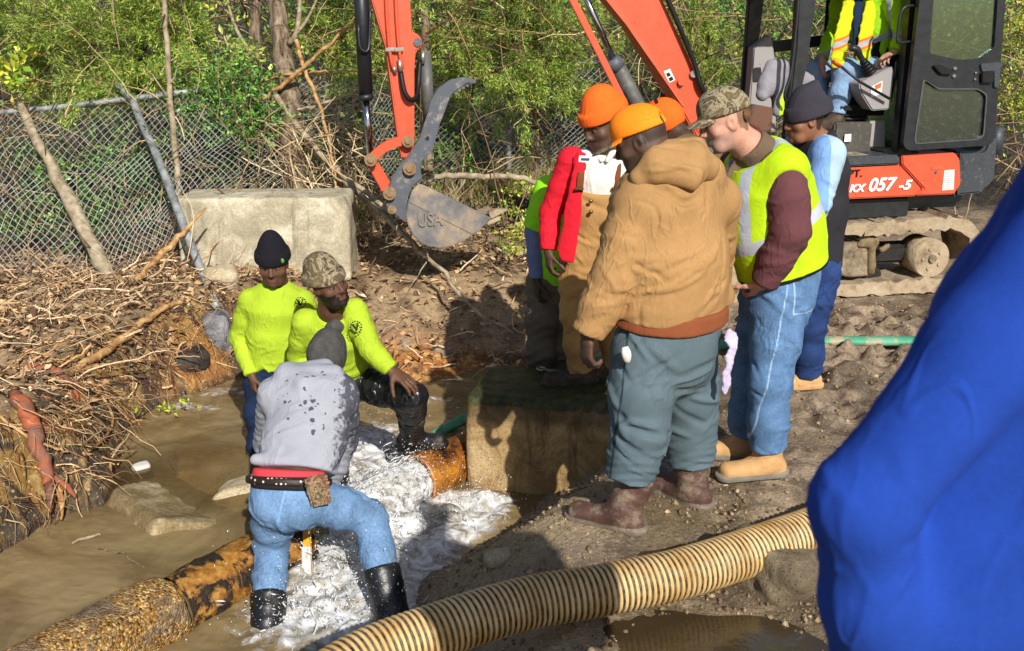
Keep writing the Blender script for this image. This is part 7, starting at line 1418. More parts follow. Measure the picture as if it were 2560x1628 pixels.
m = M('corrugated_hose_plastic', .5, .4); a = m.attr('rib', 'Fac'); g = m.step(m.math('ADD', a, m.math('MULTIPLY', m.math('SUBTRACT', m.noise(18, 8, .75), .5), .9)), .34, .62); c = m.mix(g, m.ramp(m.noise(40, 6), [(.35, C('#2a251d', .8)), (.65, C('#7a6f58', .8))]), m.ramp(m.noise(8, 6), [(.35, C('#c4954e', .88)), (.62, C('#e2bf84', .9))])); c = m.mix(m.math('MULTIPLY', m.step(m.noise(5, 8, .7), .56, .68), .5), c, C('#8d7a5c', .8)); m.base(c); m.bump(m.noise(60, 5), .25, .004)
tag(obj_np('corrugated_hose', v.reshape(-1, 3), m.m, quads=qd, attrs={'rib': wv.ravel()}, origin=cen[0]), 'thick yellow ribbed suction hose lying across the mud in front', 'hose')
# flat green discharge hose
gpts = [V3(*gp(2800, 842, .03)), gp(2500, 850, .03), gp(2255, 853, .03), gp(2010, 853, .03), gp(1800, 862, .03), gp(1600, 880, .03), gp(1500, 897, .02), at(1440, 925, 6.15), at(1330, 975, 6.2), at(1200, 1030, 6.2), at(1120, 1068, 6.2), at(1060, 1105, 6.15)]
m = M('green_layflat_hose', .55, .3); m.base(m.mix(m.step(m.noise(7, 8, .75), .50, .62), m.ramp(m.noise(3, 4), [(.35, C('#1f8a63', .85)), (.65, C('#5fae8b', .85))]), C('#b3a585', .85))); m.bump(m.noise(40, 5), .3)
o = MB().tube(cat_pts(gpts, 90), .052, 14, flat=.62, side=(0, 0, 1)).build('discharge_hose', m.m, None, gpts[3]); tag(o, 'muddy green flat hose running from behind the men into the pit', 'hose')
# yellow probing bars between the bending worker's legs
m_yb = M('yellow_bar_paint', .5, .4); m_yb.base(m_yb.mix(m_yb.step(m_yb.noise(20, 7, .7), .60, .70), m_yb.ramp(m_yb.noise(5, 3), [(.3, C('#d9941c', .9)), (.7, C('#eab83a', .9))]), C('#8a7a5e', .8))); m_yb = m_yb.m
a, b = at(770, 1552, 4.28), at(766, 1190, 4.62); d = nz(b-a); sx = nz(V3(1, -.25, 0)); sy = nz(np.cross(d, sx)); sx = np.cross(sy, d); Lb = np.linalg.norm(b-a)
R = root('digging_bar', 'yellow bar with white label held upright in the gushing water', 'bar', a); MB().box(lerp(a, b, .5), (.040, .022, Lb), [sx, sy, d], .005).build('shaft', m_yb, R)
mw = M('worn_white_label', .5, .4); mw.base(mw.mix(mw.step(mw.noise(24, 8, .75), .56, .62), C('#e9e6e0', .95), C('#c08a52', .8))); p0, p1 = at(768, 1478, 4.35), at(767, 1366, 4.45); MB().box(lerp(p0, p1, .5), (.044, .027, np.linalg.norm(p1-p0)), [sx, sy, d], .003).build('label_sleeve', mw.m, R)
MB().box(lerp(a, b, .04), (.045, .028, .17), [sx, sy, d], .006).build('muddy_tip', m_muddy, R)
a, b = at(722, 1490, 4.40), at(796, 1262, 4.66); d = nz(b-a); sx = nz(V3(1, -.25, 0)); sy = nz(np.cross(d, sx)); sx = np.cross(sy, d)
o = MB().box(lerp(a, b, .5), (.042, .024, np.linalg.norm(b-a)), [sx, sy, d], .006).build('digging_bar', m_yb, None, a); tag(o, 'plain yellow bar leaning behind the labelled one between the legs', 'bar')
# spanner on the block, wooden handle on the mud
a, b = at(1353, 955, 5.72)*1.0, at(1482, 972, 5.62); a[2] = b[2] = .085; d = nz(b-a); n_ = np.cross(d, (0, 0, 1)); sp_ = MB().box(lerp(a, b, .5), (np.linalg.norm(b-a)*.9, .022, .012), [d, n_, (0, 0, 1)], .004)
for c in (a, b): sp_.tube([c+V3(math.cos(t)*.024, math.sin(t)*.024, .004) for t in np.linspace(0, 2*PI, 18)], .008, 6, caps=False)
tag(sp_.build('ring_spanner', simple('steel_tool', C('#a9a498', .85), .35, .7, .3, 40), None, a), 'long ring spanner lying on the mossy block behind the boot', 'spanner')
a, b = gp(1803, 1018, .10), gp(1680, 1150, .03); R = root('shovel', 'wooden tool handle lying on the mud behind the slate trousers', 'shovel', a); d = nz(b-a)
MB().tube([a, a+d*.008, a+d*.03, a+d*.3, b], [.008, .017, .021, .019, .019], 12).build('handle', simple('ash_handle', C('#d3a866', .9), .6, 0, .12, 20, .1), R); n_ = nz(np.cross(d, (0, 0, 1))); MB().prism([b-n_*.09+d*.0, b+n_*.09, b+n_*.09+d*.22, b+d*.30, b-n_*.09+d*.22], V3(0, 0, .006)).build('blade', m_steel, R)
# ---------- sticks, roots, fence, trees ----------
def tubes(lines, radii, sides=4):
    """many thin tubes as arrays: lines (n, m, 3), radii (n,) or (n, m)"""
    L = np.asarray(lines, float); n, m, _ = L.shape; R_ = np.asarray(radii, float); R_ = np.repeat(R_[:, None], m, 1) if R_.ndim == 1 else R_
    T = np.gradient(L, axis=1); T /= np.linalg.norm(T, axis=2, keepdims=True)+1e-9; ref = np.where(np.abs(T[..., 2:3]) < .9, np.array([0, 0, 1.]), np.array([1., 0, 0])); U = np.cross(T, ref); U /= np.linalg.norm(U, axis=2, keepdims=True)+1e-9; W = np.cross(T, U)
    th = np.linspace(0, 2*PI, sides, endpoint=False); v = L[:, :, None]+(U[:, :, None]*np.cos(th)[None, None, :, None]+W[:, :, None]*np.sin(th)[None, None, :, None])*R_[:, :, None, None]
    q = np.arange(n*m*sides).reshape(n, m, sides); r = np.roll(q, -1, 2); f = np.stack([q[:, :-1], r[:, :-1], r[:, 1:], q[:, 1:]], -1).reshape(-1, 4); return v.reshape(-1, 3), f
def wiggle(starts, dirs, lens, m, amp, rg, droop=0.0):
    n = len(starts); P = np.zeros((n, m, 3)); d = dirs/np.linalg.norm(dirs, axis=1, keepdims=True); P[:, 0] = starts; st = (lens/(m-1))[:, None]
    for i in range(1, m):
        d = d+rg.normal(0, amp, (n, 3)); d[:, 2] -= droop; d /= np.linalg.norm(d, axis=1, keepdims=True); P[:, i] = P[:, i-1]+d*st
    return P
def leafmesh(c, dr, nr, ln, wd, fold=.25):
    """folded leaf of four triangles' worth of quad: c base, dr direction, nr normal"""
    dr = dr/np.linalg.norm(dr, axis=1, keepdims=True); s = np.cross(dr, nr); s /= np.linalg.norm(s, axis=1, keepdims=True)+1e-9; nn = np.cross(s, dr); ln = ln[:, None]; wd = wd[:, None]
    a = c; b = c+dr*ln*.5+s*wd*.5+nn*wd*fold; t = c+dr*ln; e = c+dr*ln*.5-s*wd*.5+nn*wd*fold
    v = np.stack([a, b, t, e], 1).reshape(-1, 3); i = 4*np.arange(len(c))[:, None]; return v, np.concatenate([i+np.array([[0, 1, 2]]), i+np.array([[0, 2, 3]])])
def leafmat(name, rough_=.5, trans=.35, spec=.35):
    m = M(name, rough_, spec); c = m.attr('Col'); m.base(c); t = m.n('ShaderNodeBsdfTranslucent'); m.link(m.mul(c, 1.1), t.inputs[0]); x = m.n('ShaderNodeMixShader'); x.inputs[0].default_value = trans; m.link(m.b.outputs[0], x.inputs[1]); m.link(t.outputs[0], x.inputs[2]); m.link(x.outputs[0], m.t.nodes['Material Output'].inputs[0]); return m.m
m_leaf = leafmat('glossy_leaf', .35, .15, .5); m_cedar = leafmat('cedar_foliage', .6, .18); m_dry = leafmat('dry_leaf', .8, .15, .2)
m_stick = M('stick_bark', .9, .2); m_stick.base(m_stick.mul(m_stick.attr('Col'), m_stick.mr(m_stick.noise(30, 6), .3, .7, .7, 1.3))); m_stick.bump(m_stick.noise(80, 5), .4, .005); m_stick = m_stick.m
def pal(n, cols, rg, jit=.25, rep=1):
    P = np.array([C(h) for h in cols]); c = P[rg.integers(0, len(P), n)]*(1+rg.normal(0, jit, (n, 1))); return np.repeat(np.clip(c, .003, 1), rep, 0)
unit = lambda rg, n: (lambda a: a/np.linalg.norm(a, axis=1, keepdims=True))(rg.normal(size=(n, 3)))
def bark(name, a, b, k=6): return simple(name, a, .9, 0, .45, k, .5, 40, .2, b, .5, 9)
m_bark = M('cedar_bark', .95, .15); _n = m_bark.noise(1, 7, .65, vec=m_bark.co((26, 26, 3))); m_bark.base(m_bark.ramp(_n, [(.32, C('#3a2e24', .8)), (.5, C('#7d6b58', .85)), (.68, C('#a89a86', .85))])); m_bark.bump(_n, .9, .02); m_bark = m_bark.m
m_pale = M('pale_bark', .85, .2); m_pale.base(m_pale.ramp(m_pale.noise(14, 8, .7), [(.3, C('#6d5f4a', .85)), (.5, C('#a3947a', .88)), (.7, C('#c3b79e', .9))])); m_pale.bump(m_pale.noise(40, 6), .4, .006); m_pale = m_pale.m
m_tanw = M('split_wood', .8, .2); _n = m_tanw.noise(1.0, 7, .7, vec=m_tanw.co((14, 14, 14))); m_tanw.base(m_tanw.ramp(_n, [(.3, C('#6e4e30', .85)), (.48, C('#b58a58', .9)), (.68, C('#d9b988', .9))])); m_tanw.bump(m_tanw.noise(50, 6, .7), .6, .008); m_tanw = m_tanw.m
m_redw = M('red_torn_root', .75, .25); m_redw.base(m_redw.ramp(m_redw.noise(9, 8, .7, dist=.8), [(.30, C('#5d4438', .8)), (.45, C('#8a6452', .85)), (.56, C('#b5603c', .8)), (.72, C('#d09070', .85))])); m_redw.bump(m_redw.noise(40, 6, .7), .7, .01); m_redw = m_redw.m
def branch(name, pts, r, mat, label, cat='branch', n=24, seg=8, wob=.012, seed=0, twigs=0, group=None):
    c = cat_pts(pts, n); rg = np.random.default_rng(seed+int(abs(c[0][0])*100)); c[1:-1] += rg.normal(0, wob, (n-2, 3)); rr = np.interp(np.linspace(0, 1, n), np.linspace(0, 1, len(r)), r)*(1+rg.normal(0, .05, n))
    if twigs:
        R = root(name, label, cat, c[0], group); MB().tube(c, rr, seg).build('limb', mat, R)
        for _ in range(twigs):
            i = rg.integers(n//4, n-2); d = nz(rg.normal(size=3)+V3(0, 0, .3)); L = .12+.35*rg.random(); P = wiggle(np.array([c[i]]), np.array([d]), np.array([L]), 7, .25, rg)[0]; MB().tube(P, np.linspace(rr[i]*.45, .0015, 7), 5).build('twig', mat, R)
        return R
    return tag(MB().tube(c, rr, seg).build(name, mat, None, c[0]), label, cat, group)
# fallen timber and torn roots that stand out in the photograph
branch('leaning_log', [at(50, 262, 9.1), at(110, 385, 8.75), at(190, 530, 8.3), at(255, 660, 8.0), at(288, 735, 7.85)], [.035, .05, .06, .062, .05], m_pale, 'bare grey brown log leaning against the fence at far left', 'log', wob=.006)
branch('sapling', [at(405, -60, 9.0), at(412, 30, 9.0), at(425, 230, 8.95), at(440, 400, 8.9), at(450, 500, 8.85)], [.018, .022, .026, .028, .03], m_pale, 'thin straight sapling standing before the fence right of the leaning log', 'sapling', wob=.004, twigs=4)
branch('fallen_branch', [at(690, 240, 9.6), at(770, 350, 9.4), at(860, 440, 9.1), at(960, 520, 8.7), at(1042, 625, 8.2), at(1060, 645, 8.1)], [.03, .03, .027, .022, .016, .010], m_pale, 'long pale branch slanting down past the link of the bucket', wob=.008, twigs=6)
branch('fallen_branch', [at(720, 300, 9.7), at(830, 420, 9.3), at(990, 570, 8.4), at(1085, 660, 8.0), at(1180, 770, 7.6), at(1285, 835, 7.3)], [.03, .026, .022, .018, .014, .006], m_stickt if False else m_pale, 'long branch reaching from the tree to the orange gravel bank', wob=.010, twigs=12)
branch('fallen_branch', [at(1066, 452, 9.4), at(1120, 438, 9.4), at(1200, 442, 9.4), at(1300, 445, 9.4), at(1375, 470, 9.3)], [.022, .028, .03, .028, .02], m_pale, 'grey branch lying level behind the bucket', wob=.006, twigs=3)
branch('bare_branch', [at(650, 252, 9.6), at(730, 195, 9.5), at(830, 105, 9.4), at(940, 10, 9.3)], [.02, .02, .018, .012], m_tanw, 'bare tan branch rising to the right behind the digger arm', wob=.006, twigs=3)
branch('bare_branch', [at(622, 210, 9.7), at(740, 185, 9.6), at(900, 178, 9.5)], [.012, .012, .008], m_tanw, 'thin level twig in front of the grey tree trunk', wob=.008)
branch('bare_branch', [at(740, 100, 9.6), at(760, 170, 9.5), at(800, 270, 9.4), at(830, 400, 9.2), at(840, 470, 9.1)], [.02, .018, .016, .012, .01], m_tanw, 'orange tan stem bending down right of the grey tree trunk', wob=.006)
branch('bare_branch', [at(700, 275, 9.6), at(790, 265, 9.5), at(890, 225, 9.4), at(910, 180, 9.4)], [.014, .014, .012, .008], m_pale, 'curved bare branch right of the trunk, curling up behind the cylinder', wob=.006)
branch('bare_branch', [at(1065, 85, 9.9), at(1120, 50, 9.9), at(1190, -10, 9.9)], [.012, .012, .008], m_tanw, 'bare twig beside the pin bracket of the digger arm', wob=.005)
branch('split_root', [at(338, 700, 7.6), at(400, 640, 7.75), at(450, 590, 7.85), at(515, 520, 8.0)], [.018, .026, .022, .008], m_tanw, 'twisted splintered root rising against the bent fence post', 'root', wob=.010)
branch('split_root', [on(190, 925, .05), on(250, 885, .05), on(322, 835, .05), on(400, 780, .05), on(478, 745, .05)], [.022, .032, .03, .024, .012], m_tanw, 'long split root lying on the debris above the left bank', 'root', wob=.010)
branch('torn_root', [on(30, 985, .05), on(58, 1020, .05), on(85, 1085, .05), on(110, 1160, .05), on(128, 1220, .05), on(124, 1282, .05)], [.03, .050, .044, .038, .030, .010], m_redw, 'thick reddish torn root hanging down the left bank', 'root', wob=.008, seg=12)
branch('torn_root', [on(136, 1195, .05), on(165, 1215, .05), on(188, 1245, .05)], [.016, .026, .008], m_redw, 'short red root end curling away from the thick torn root', 'root', n=10, wob=.004)
branch('torn_root', [on(148, 1210, .05), on(152, 1250, .05), on(152, 1300, .05)], [.016, .018, .006], m_tanw, 'thin tan root between the two red root ends', 'root', n=10, wob=.004)
branch('wood_splinter', [on(60, 912, .05), on(110, 922, .05), on(150, 940, .05), on(178, 970, .05), on(200, 1015, .05)], [.016, .03, .034, .03, .006], m_redw, 'broad orange splinter bending over the edge of the left bank', 'splinter', wob=.006)
branch('wood_splinter', [on(130, 945, .05), on(200, 925, .05), on(262, 915, .05)], [.012, .03, .008], m_tanw, 'flat pale splinter lying behind the orange one', 'splinter', n=12, wob=.004)
branch('vine', [on(60, 870, .05), on(137, 900, .05), on(196, 925, .05), on(245, 978, .05), on(278, 1030, .05), on(278, 1070, .05), on(242, 1115, .05), on(209, 1133, .05), on(229, 1136, .05)], [.009, .010, .010, .010, .009, .009, .008, .008, .007], m_tanw, 'pale yellow vine looping over the left bank', 'vine', n=50, seg=6, wob=.002)
branch('vine', [on(-20, 1030, .05), on(60, 1085, .05), on(120, 1115, .05), on(172, 1130, .05)], [.009, .009, .008, .006], m_tanw, 'straight pale vine crossing the thick red root', 'vine', seg=6, wob=.003)
branch('floating_stick', [gp(180, 1358, WZ+.01), gp(215, 1345, WZ+.012), gp(252, 1337, WZ+.01)], [.006, .009, .006], m_pale, 'short stick floating on the muddy water near the left bank', 'stick', n=10, wob=.003)
branch('floating_twig', [gp(245, 1372, WZ+.01), gp(300, 1385, WZ+.012), gp(360, 1418, WZ+.01)], [.003, .004, .003], m_bark, 'thin dark twig on the muddy water left of the pipe', 'twig', n=12, wob=.005)
# ---------- debris on the ground: nobody could count it ----------
def debris():
    rg = np.random.default_rng(11); n = 3300
    x = rg.uniform(-5.2, -1.5, n); y = rg.uniform(5.2, 8.7, n); d = sdpoly(x, y, PIT); k = (d > -.02) & (d < 2.6) & ((d > .4) | (rg.random(n) < .55)); x, y = x[k], y[k]
    xb = rg.uniform(-2.2, 1.0, 900); yb = rg.uniform(7.1, 10.5, 900); x = np.concatenate([x, xb]); y = np.concatenate([y, yb]); z = np.maximum(terrain(x, y), WZ); n = len(x)
    dirs = rg.normal(size=(n, 3)); dirs[:, 2] = np.abs(dirs[:, 2])*.35; ln = .05+.30*rg.random(n)**2+(rg.random(n) < .06)*.4; r = .0025+.009*rg.random(n)**3; P = wiggle(np.stack([x, y, z+.005+.09*rg.random(n)**2], 1), dirs, ln, 7, .22, rg, .06)
    P[:, :, 2] = np.maximum(P[:, :, 2], z[:, None]-.02); tp = np.linspace(1, .45, 7)[None]*r[:, None]; v, f = tubes(P, tp, 5); col = pal(n, ['#b89c78', '#d2b68e', '#9a8062', '#7a6350', '#c7a884', '#5a4838', '#c89a6a', '#dcc6a2'], rg, .2, 35)
    o = obj_np('sticks_and_roots', v, m_stick, quads=f, col=col); o['kind'] = 'stuff'
    # hair roots hanging out of the bank
    n = 700; t = rg.random(n); e = np.concatenate([PIT[2:16]]); seg = rg.integers(0, len(e)-1, n); p = e[seg]+(e[seg+1]-e[seg])*t[:, None]; nrm = np.stack([-(e[seg+1]-e[seg])[:, 1], (e[seg+1]-e[seg])[:, 0]], 1); nrm /= np.linalg.norm(nrm, axis=1, keepdims=True)
    off = rg.uniform(.02, .42, n); px = p+nrm*off[:, None]; dd = sdpoly(px[:, 0], px[:, 1], PIT); sgn = np.where(dd > 0, 1, -1)[:, None]; px = p+nrm*sgn*off[:, None]; z = terrain(px[:, 0], px[:, 1])+.01
    dirs = np.concatenate([-nrm*sgn*1.0, np.full((n, 1), -.1)], 1)+rg.normal(0, .45, (n, 3)); P = wiggle(np.stack([px[:, 0], px[:, 1], z+.02], 1), dirs, .08+.30*rg.random(n), 9, .25, rg, .16); v, f = tubes(P, np.linspace(1, .3, 9)[None]*(.0018+.0035*rg.random(n)**2)[:, None], 4)
    o = obj_np('hair_roots', v, m_stick, quads=f, col=pal(n, ['#b79a70', '#8a6a4a', '#5a3a2a', '#7a4a34', '#caa87c'], rg, .2, 36)); o['kind'] = 'stuff'
    # leaf litter
    n = 15000; x = np.concatenate([rg.uniform(-5.4, -1.6, n//2), rg.uniform(-3.5, 3.2, n//2)]); y = np.concatenate([rg.uniform(5.4, 9.3, n//2), rg.uniform(7.3, 13.5, n//2)]); d = sdpoly(x, y, PIT); k = (d > .12) & ~((x > 1.0) & (y < 9.9)); x, y = x[k], y[k]; n = len(x); z = terrain(x, y)+.008
    nr = unit(rg, n)*.8; nr[:, 2] = np.abs(nr[:, 2])+.5; dr = rg.normal(size=(n, 3)); dr[:, 2] *= .35; v, f = leafmesh(np.stack([x, y, z+.03*rg.random(n)], 1), dr, nr, .035+.05*rg.random(n), .02+.03*rg.random(n), .3)
    o = obj_np('leaf_litter', v, m_dry, tris=f, col=pal(n, ['#b4946c', '#9a7a58', '#d0b28c', '#80644a', '#c8a67c', '#a48060', '#5f4a36'], rg, .2, 4)); o['kind'] = 'stuff'
    # gravel and clods
    n = 9000; x = np.concatenate([rg.uniform(-.6, 1.2, n//3), rg.uniform(-3, 3.4, n//3), rg.uniform(.6, 3.8, n-2*(n//3))]); y = np.concatenate([rg.uniform(3.0, 5.2, n//3), rg.uniform(5.0, 8.6, n//3), rg.uniform(3.2, 8.2, n-2*(n//3))]); d = sdpoly(x, y, PIT); k = d > .0
    for c, rx, ry in PUD: k &= g2(x, y, c, rx, ry) < .25
    x, y = x[k], y[k]; n = len(x); s = .004+.011*rg.random(n)**4+(rg.random(n) < .012)*.010; z = terrain(x, y)
    oc = np.array([(1, 0, 0), (-1, 0, 0), (0, 1, 0), (0, -1, 0), (0, 0, 1), (0, 0, -1), (.6, .6, .5), (-.6, .5, .5), (.5, -.6, .5), (-.6, -.6, .4)]); bm = bmesh.new(); [bm.verts.new(p) for p in oc]; bmesh.ops.convex_hull(bm, input=bm.verts[:]); bm.verts.index_update(); T = []
    for q in bm.faces:
        ii = [w_.index for w_ in q.verts]
        for j in range(1, len(ii)-1): T.append((ii[0], ii[j], ii[j+1]))
    bm.free(); T = np.array(T); sc = s[:, None, None]*(.6+.8*rg.random((n, 1, 3))); v = np.stack([x, y, z+s*.2], 1)[:, None]+oc[None]*sc*(1+rg.normal(0, .12, (n, 10, 1))); f = (T[None]+10*np.arange(n)[:, None, None]).reshape(-1, 3)
    o = obj_np('gravel', v.reshape(-1, 3), m_stick, tris=f, col=pal(n, ['#8a7456', '#7a6850', '#a08c6c', '#6e5c46', '#857258', '#7b6a52'], rg, .2, 10), smooth=False); o['kind'] = 'stuff'
debris()
# ---------- chain-link fences ----------
m_galv = simple('galvanised_wire', C('#b3b4b0', .85), .45, .35, .2, 12); m_post = M('galvanised_post', .55, .4, .25); m_post.base(m_post.ramp(m_post.noise(9, 8, .7), [(.35, C('#6e716f', .85)), (.5, C('#9a9e9e', .85)), (.66, C('#b7b9b5', .85))])); m_post = m_post.m
def fence(label, top, bot, W, H, pitch, rr, posts, rail=True, rail_pts=None, sag=.1, seed=0):
    top = np.array(top, float); bot = np.array(bot, float); T = cat_pts(top, 80); B = cat_pts(bot, 80); us = np.linspace(0, 1, 80)
    def S(u, v):
        a = np.stack([np.interp(u, us, T[:, i]) for i in range(3)], -1); b = np.stack([np.interp(u, us, B[:, i]) for i in range(3)], -1); p = a*(1-v[..., None])+b*v[..., None]
        p = p+sag*np.sin(v*PI)[..., None]*np.array([.15, -.55, 0]); p = p+.06*np.stack([waves(u*6, v*5, u*0, 3.0, seed+1, 4), waves(u*7, v*4, u*0, 3.0, seed+2, 4), .4*waves(u*6, v*6, u*0, 3.0, seed+3, 4)], -1); return p
    R = root('chain_link_fence', label, 'fence', T[40]-V3(0, 0, .3)); m = 2*int(H/pitch)+1; v = np.linspace(0, 1, m); sh = H/W; lines = []
    zig = (np.arange(m) % 2)*.10
    for sgn in (1, -1):
        for u0 in np.arange(-sh if sgn > 0 else 0, 1+(0 if sgn > 0 else sh), pitch/W):
            u = u0+sgn*sh*v; k = (u >= 0) & (u <= 1)
            if k.sum() < 3: continue
            uu = np.clip(u, 0, 1); L_ = S(uu, v); L_[~k] = np.nan; lines.append(L_)
    vs, fs = [], []; o = 0
    for L_ in lines:
        ok = ~np.isnan(L_[:, 0]); P = L_[ok]
        if len(P) < 3: continue
        a, f = tubes(P[None], np.array([rr]), 3); vs.append(a); fs.append(f+o); o += len(a)
    obj_np('wire_mesh', np.concatenate(vs), m_galv, R, quads=np.concatenate(fs))
    for pts, r in rail_pts or []: MB().tube(cat_pts(pts, 14), r, 10).build('top_rail', m_post, R)
    for pts, r in posts: MB().tube(cat_pts(pts, 14), r, 10).build('post', m_post, R)
fence('leaning chain-link fence with sagging wire mesh on the left', [at(-420, 330, 9.0), at(-150, 300, 9.1), at(0, 280, 9.2), at(200, 262, 9.3), at(400, 236, 9.4), at(560, 214, 9.6), at(720, 205, 9.9), at(900, 196, 10.4)],
      [at(-420, 900, 7.9), at(-150, 800, 8.1), at(0, 735, 8.2), at(200, 715, 8.25), at(350, 640, 8.4), at(500, 560, 8.8), at(700, 500, 9.3), at(900, 470, 9.9)], 5.6, 1.75, .088, .0038,
      [([at(290, 205, 9.35), at(312, 232, 9.3), at(332, 250, 9.25), at(350, 300, 9.0), at(395, 395, 8.6), at(452, 545, 8.05), at(505, 680, 7.7), at(545, 772, 7.45)], .034)],
      rail_pts=[([at(-300, 308, 9.15), at(0, 281, 9.2), at(150, 268, 9.28), at(330, 246, 9.33), at(450, 232, 9.42), at(560, 216, 9.6), at(640, 204, 9.75)], .026)], sag=.16, seed=3)
fence('chain-link fence with upright post behind the bucket and boom', [at(900, 196, 10.4), at(1050, 192, 11.1), at(1275, 188, 12.4), at(1480, 160, 13.0), at(1750, 150, 13.6), at(2000, 150, 14.2)], [at(900, 470, 9.9), at(1050, 462, 10.8), at(1275, 440, 12.2), at(1480, 410, 12.9), at(1750, 400, 13.5), at(2000, 390, 14.1)], 5.6, 1.5, .092, .0044,
      [([at(1276, 182, 12.38), at(1274, 300, 12.3), at(1271, 445, 12.2)], .032)], rail_pts=[([at(1160, 182, 11.8), at(1280, 182, 12.35), at(1400, 165, 12.7), at(1560, 150, 13.1)], .024)], sag=.10, seed=9)
# ---------- trees and shrubs ----------
CED = ['#9dbb42', '#86a63a', '#b2c656', '#66883a', '#7a9846', '#a4b45a', '#4a6a30', '#c6c86a']
PRV = ['#5a8a34', '#4a7430', '#74a044', '#35562a', '#8fb556', '#456a34', '#678f40']
YEL = ['#a8b83c', '#c2c24c', '#8aa436', '#6f8f30', '#d2c65a']
def cedar(label, base, hgt, rad, crowns, n, seed, group, cols=CED, lean=(0, 0), tr=.07, L=(.03, .095), gauss=.42):
    rg = np.random.default_rng(seed); R = root('cedar_tree', label, 'tree', base, group); base = np.asarray(base, float); top = base+V3(lean[0], lean[1], hgt)
    c = cat_pts([base-V3(0, 0, .15), lerp(base, top, .4)+V3(.08, 0, 0), top], 16); MB().tube(c, np.linspace(tr, tr*.25, 16), 10).build('trunk', m_bark, R)
    P, D = [], []
    for cx, cy, cz, rx, ry, rz, wgt in crowns:
        k = int(n*wgt*1.9); nb = max(6, k//150); bc_ = V3(cx, cy, cz)+rg.normal(0, gauss, (nb, 3))*np.array([rx, ry, rz])*1.1; bd = (bc_-V3(cx, cy+.3*ry, cz-.2*rz)); bd /= np.linalg.norm(bd, axis=1, keepdims=True)+1e-9; bd[:, 2] -= .25
        ii = rg.integers(0, nb, k); t = rg.random(k); p = bc_[ii]+bd[ii]*(t*.34)[:, None]*min(rx, 1.0)+rg.normal(0, .034, (k, 3)); P.append(p); D.append(bd[ii]*.9+rg.normal(0, .55, (k, 3)))
    P = np.concatenate(P); D = np.concatenate(D); k = len(P); ln = rg.uniform(L[0], L[1], k); v, f = leafmesh(P, D, unit(rg, k), ln, .005+.008*rg.random(k), .2)
    cl = pal(k, cols, rg, .18); cl *= (1+.35*waves(P[:, 0], P[:, 1], P[:, 2], 3.2, seed, 4))[:, None]; brn = rg.random(k) < .07; cl[brn] = C('#9a7440'); obj_np('crown', v, m_cedar, R, tris=f, col=np.repeat(np.clip(cl, .004, 1), 4, 0))
    nb = 26; st = lerp(base, top, .5)[None]+rg.normal(0, .06, (nb, 3))+np.array([0, 0, 1])*rg.uniform(-.5, .5, (nb, 1))*hgt*.7; cr = np.array([q[:3] for q in crowns]); tg = cr[rg.integers(0, len(cr), nb)]+rg.normal(0, .35, (nb, 3))*np.array([1.2, .8, 1]); dr = tg-st; Lw = wiggle(st, dr, np.linalg.norm(dr, axis=1), 10, .10, rg); v, f = tubes(Lw, np.linspace(1, .25, 10)[None]*(.012+.008*rg.random(nb))[:, None], 5); obj_np('limbs', v, m_stick, R, quads=f, col=pal(nb, ['#8a755c', '#6d5944', '#a08a6c'], rg, .15, 50))
def shrub(label, cens, n, seed, group, cols=PRV, size=(.028, .06), name='privet_shrub', stems=14, base=None, wd=.45, cat='shrub', drop=0.0):
    rg = np.random.default_rng(seed); cens = [np.asarray(c, float) for c in cens]; c0 = np.mean([c[:3] for c in cens], 0); bz = ground_z(c0[0], c0[1]) if base is None else base; R = root(name, label, cat, V3(c0[0], c0[1], bz), group); P, D = [], []
    for c in cens:
        k = int(n/len(cens)); nb = max(4, k//14); tw = c[:3]+rg.normal(0, .48, (nb, 3))*c[3:6]; td = unit(rg, nb); td[:, 2] = td[:, 2]*.5+.25-drop; ii = rg.integers(0, nb, k); P.append(tw[ii]+td[ii]*(rg.random(k)*.28)[:, None]+rg.normal(0, .012, (k, 3))); D.append(td[ii]*.7+rg.normal(0, .7, (k, 3)))
    P = np.concatenate(P); D = np.concatenate(D); k = len(P); ln = rg.uniform(size[0], size[1], k); nr = unit(rg, k); nr[:, 2] = np.abs(nr[:, 2])+.3; nr[:, 1] -= .3; v, f = leafmesh(P, D, nr, ln, ln*wd, .18); cl = pal(k, cols, rg, .2); cl *= (1+.3*waves(P[:, 0], P[:, 1], P[:, 2], 4, seed, 4))[:, None]; obj_np('foliage', v, m_leaf, R, tris=f, col=np.repeat(np.clip(cl, .004, 1), 4, 0))
    st = np.stack([c0[0]+rg.normal(0, .15, stems), c0[1]+rg.normal(0, .12, stems), np.full(stems, bz-.05)], 1); tg = np.array([c[:3] for c in cens])[rg.integers(0, len(cens), stems)]+rg.normal(0, .3, (stems, 3)); dr = tg-st; Lw = wiggle(st, dr, np.linalg.norm(dr, axis=1)*1.1, 10, .12, rg); v, f = tubes(Lw, np.linspace(1, .3, 10)[None]*(.006+.008*rg.random(stems))[:, None], 5); obj_np('stems', v, m_stick, R, quads=f, col=pal(stems, ['#7a6650', '#5d4a38', '#97826a'], rg, .15, 50))
def cw(px, py, Y, rx, ry, rz, wgt=1.0): return (*at(px, py, Y), rx, ry, rz, wgt)
GC = 'cedars along the fence'
cedar('broad yellow-green cedar hanging over the fence at far left', (-3.9, 10.6, .1), 4.6, 1, [cw(60, 80, 10.0, .8, .6, .5, .22), cw(280, 110, 9.9, .9, .6, .5, .30), cw(410, 50, 10.0, .42, .5, .4, .15), cw(380, 200, 9.7, .7, .35, .24, .15), cw(200, -190, 9.9, 1.5, .7, .5, .20), cw(520, -330, 9.7, 1.3, .7, .6, .18)], 33000, 21, GC)  # last crown sits above the frame, added to shade the thicket behind
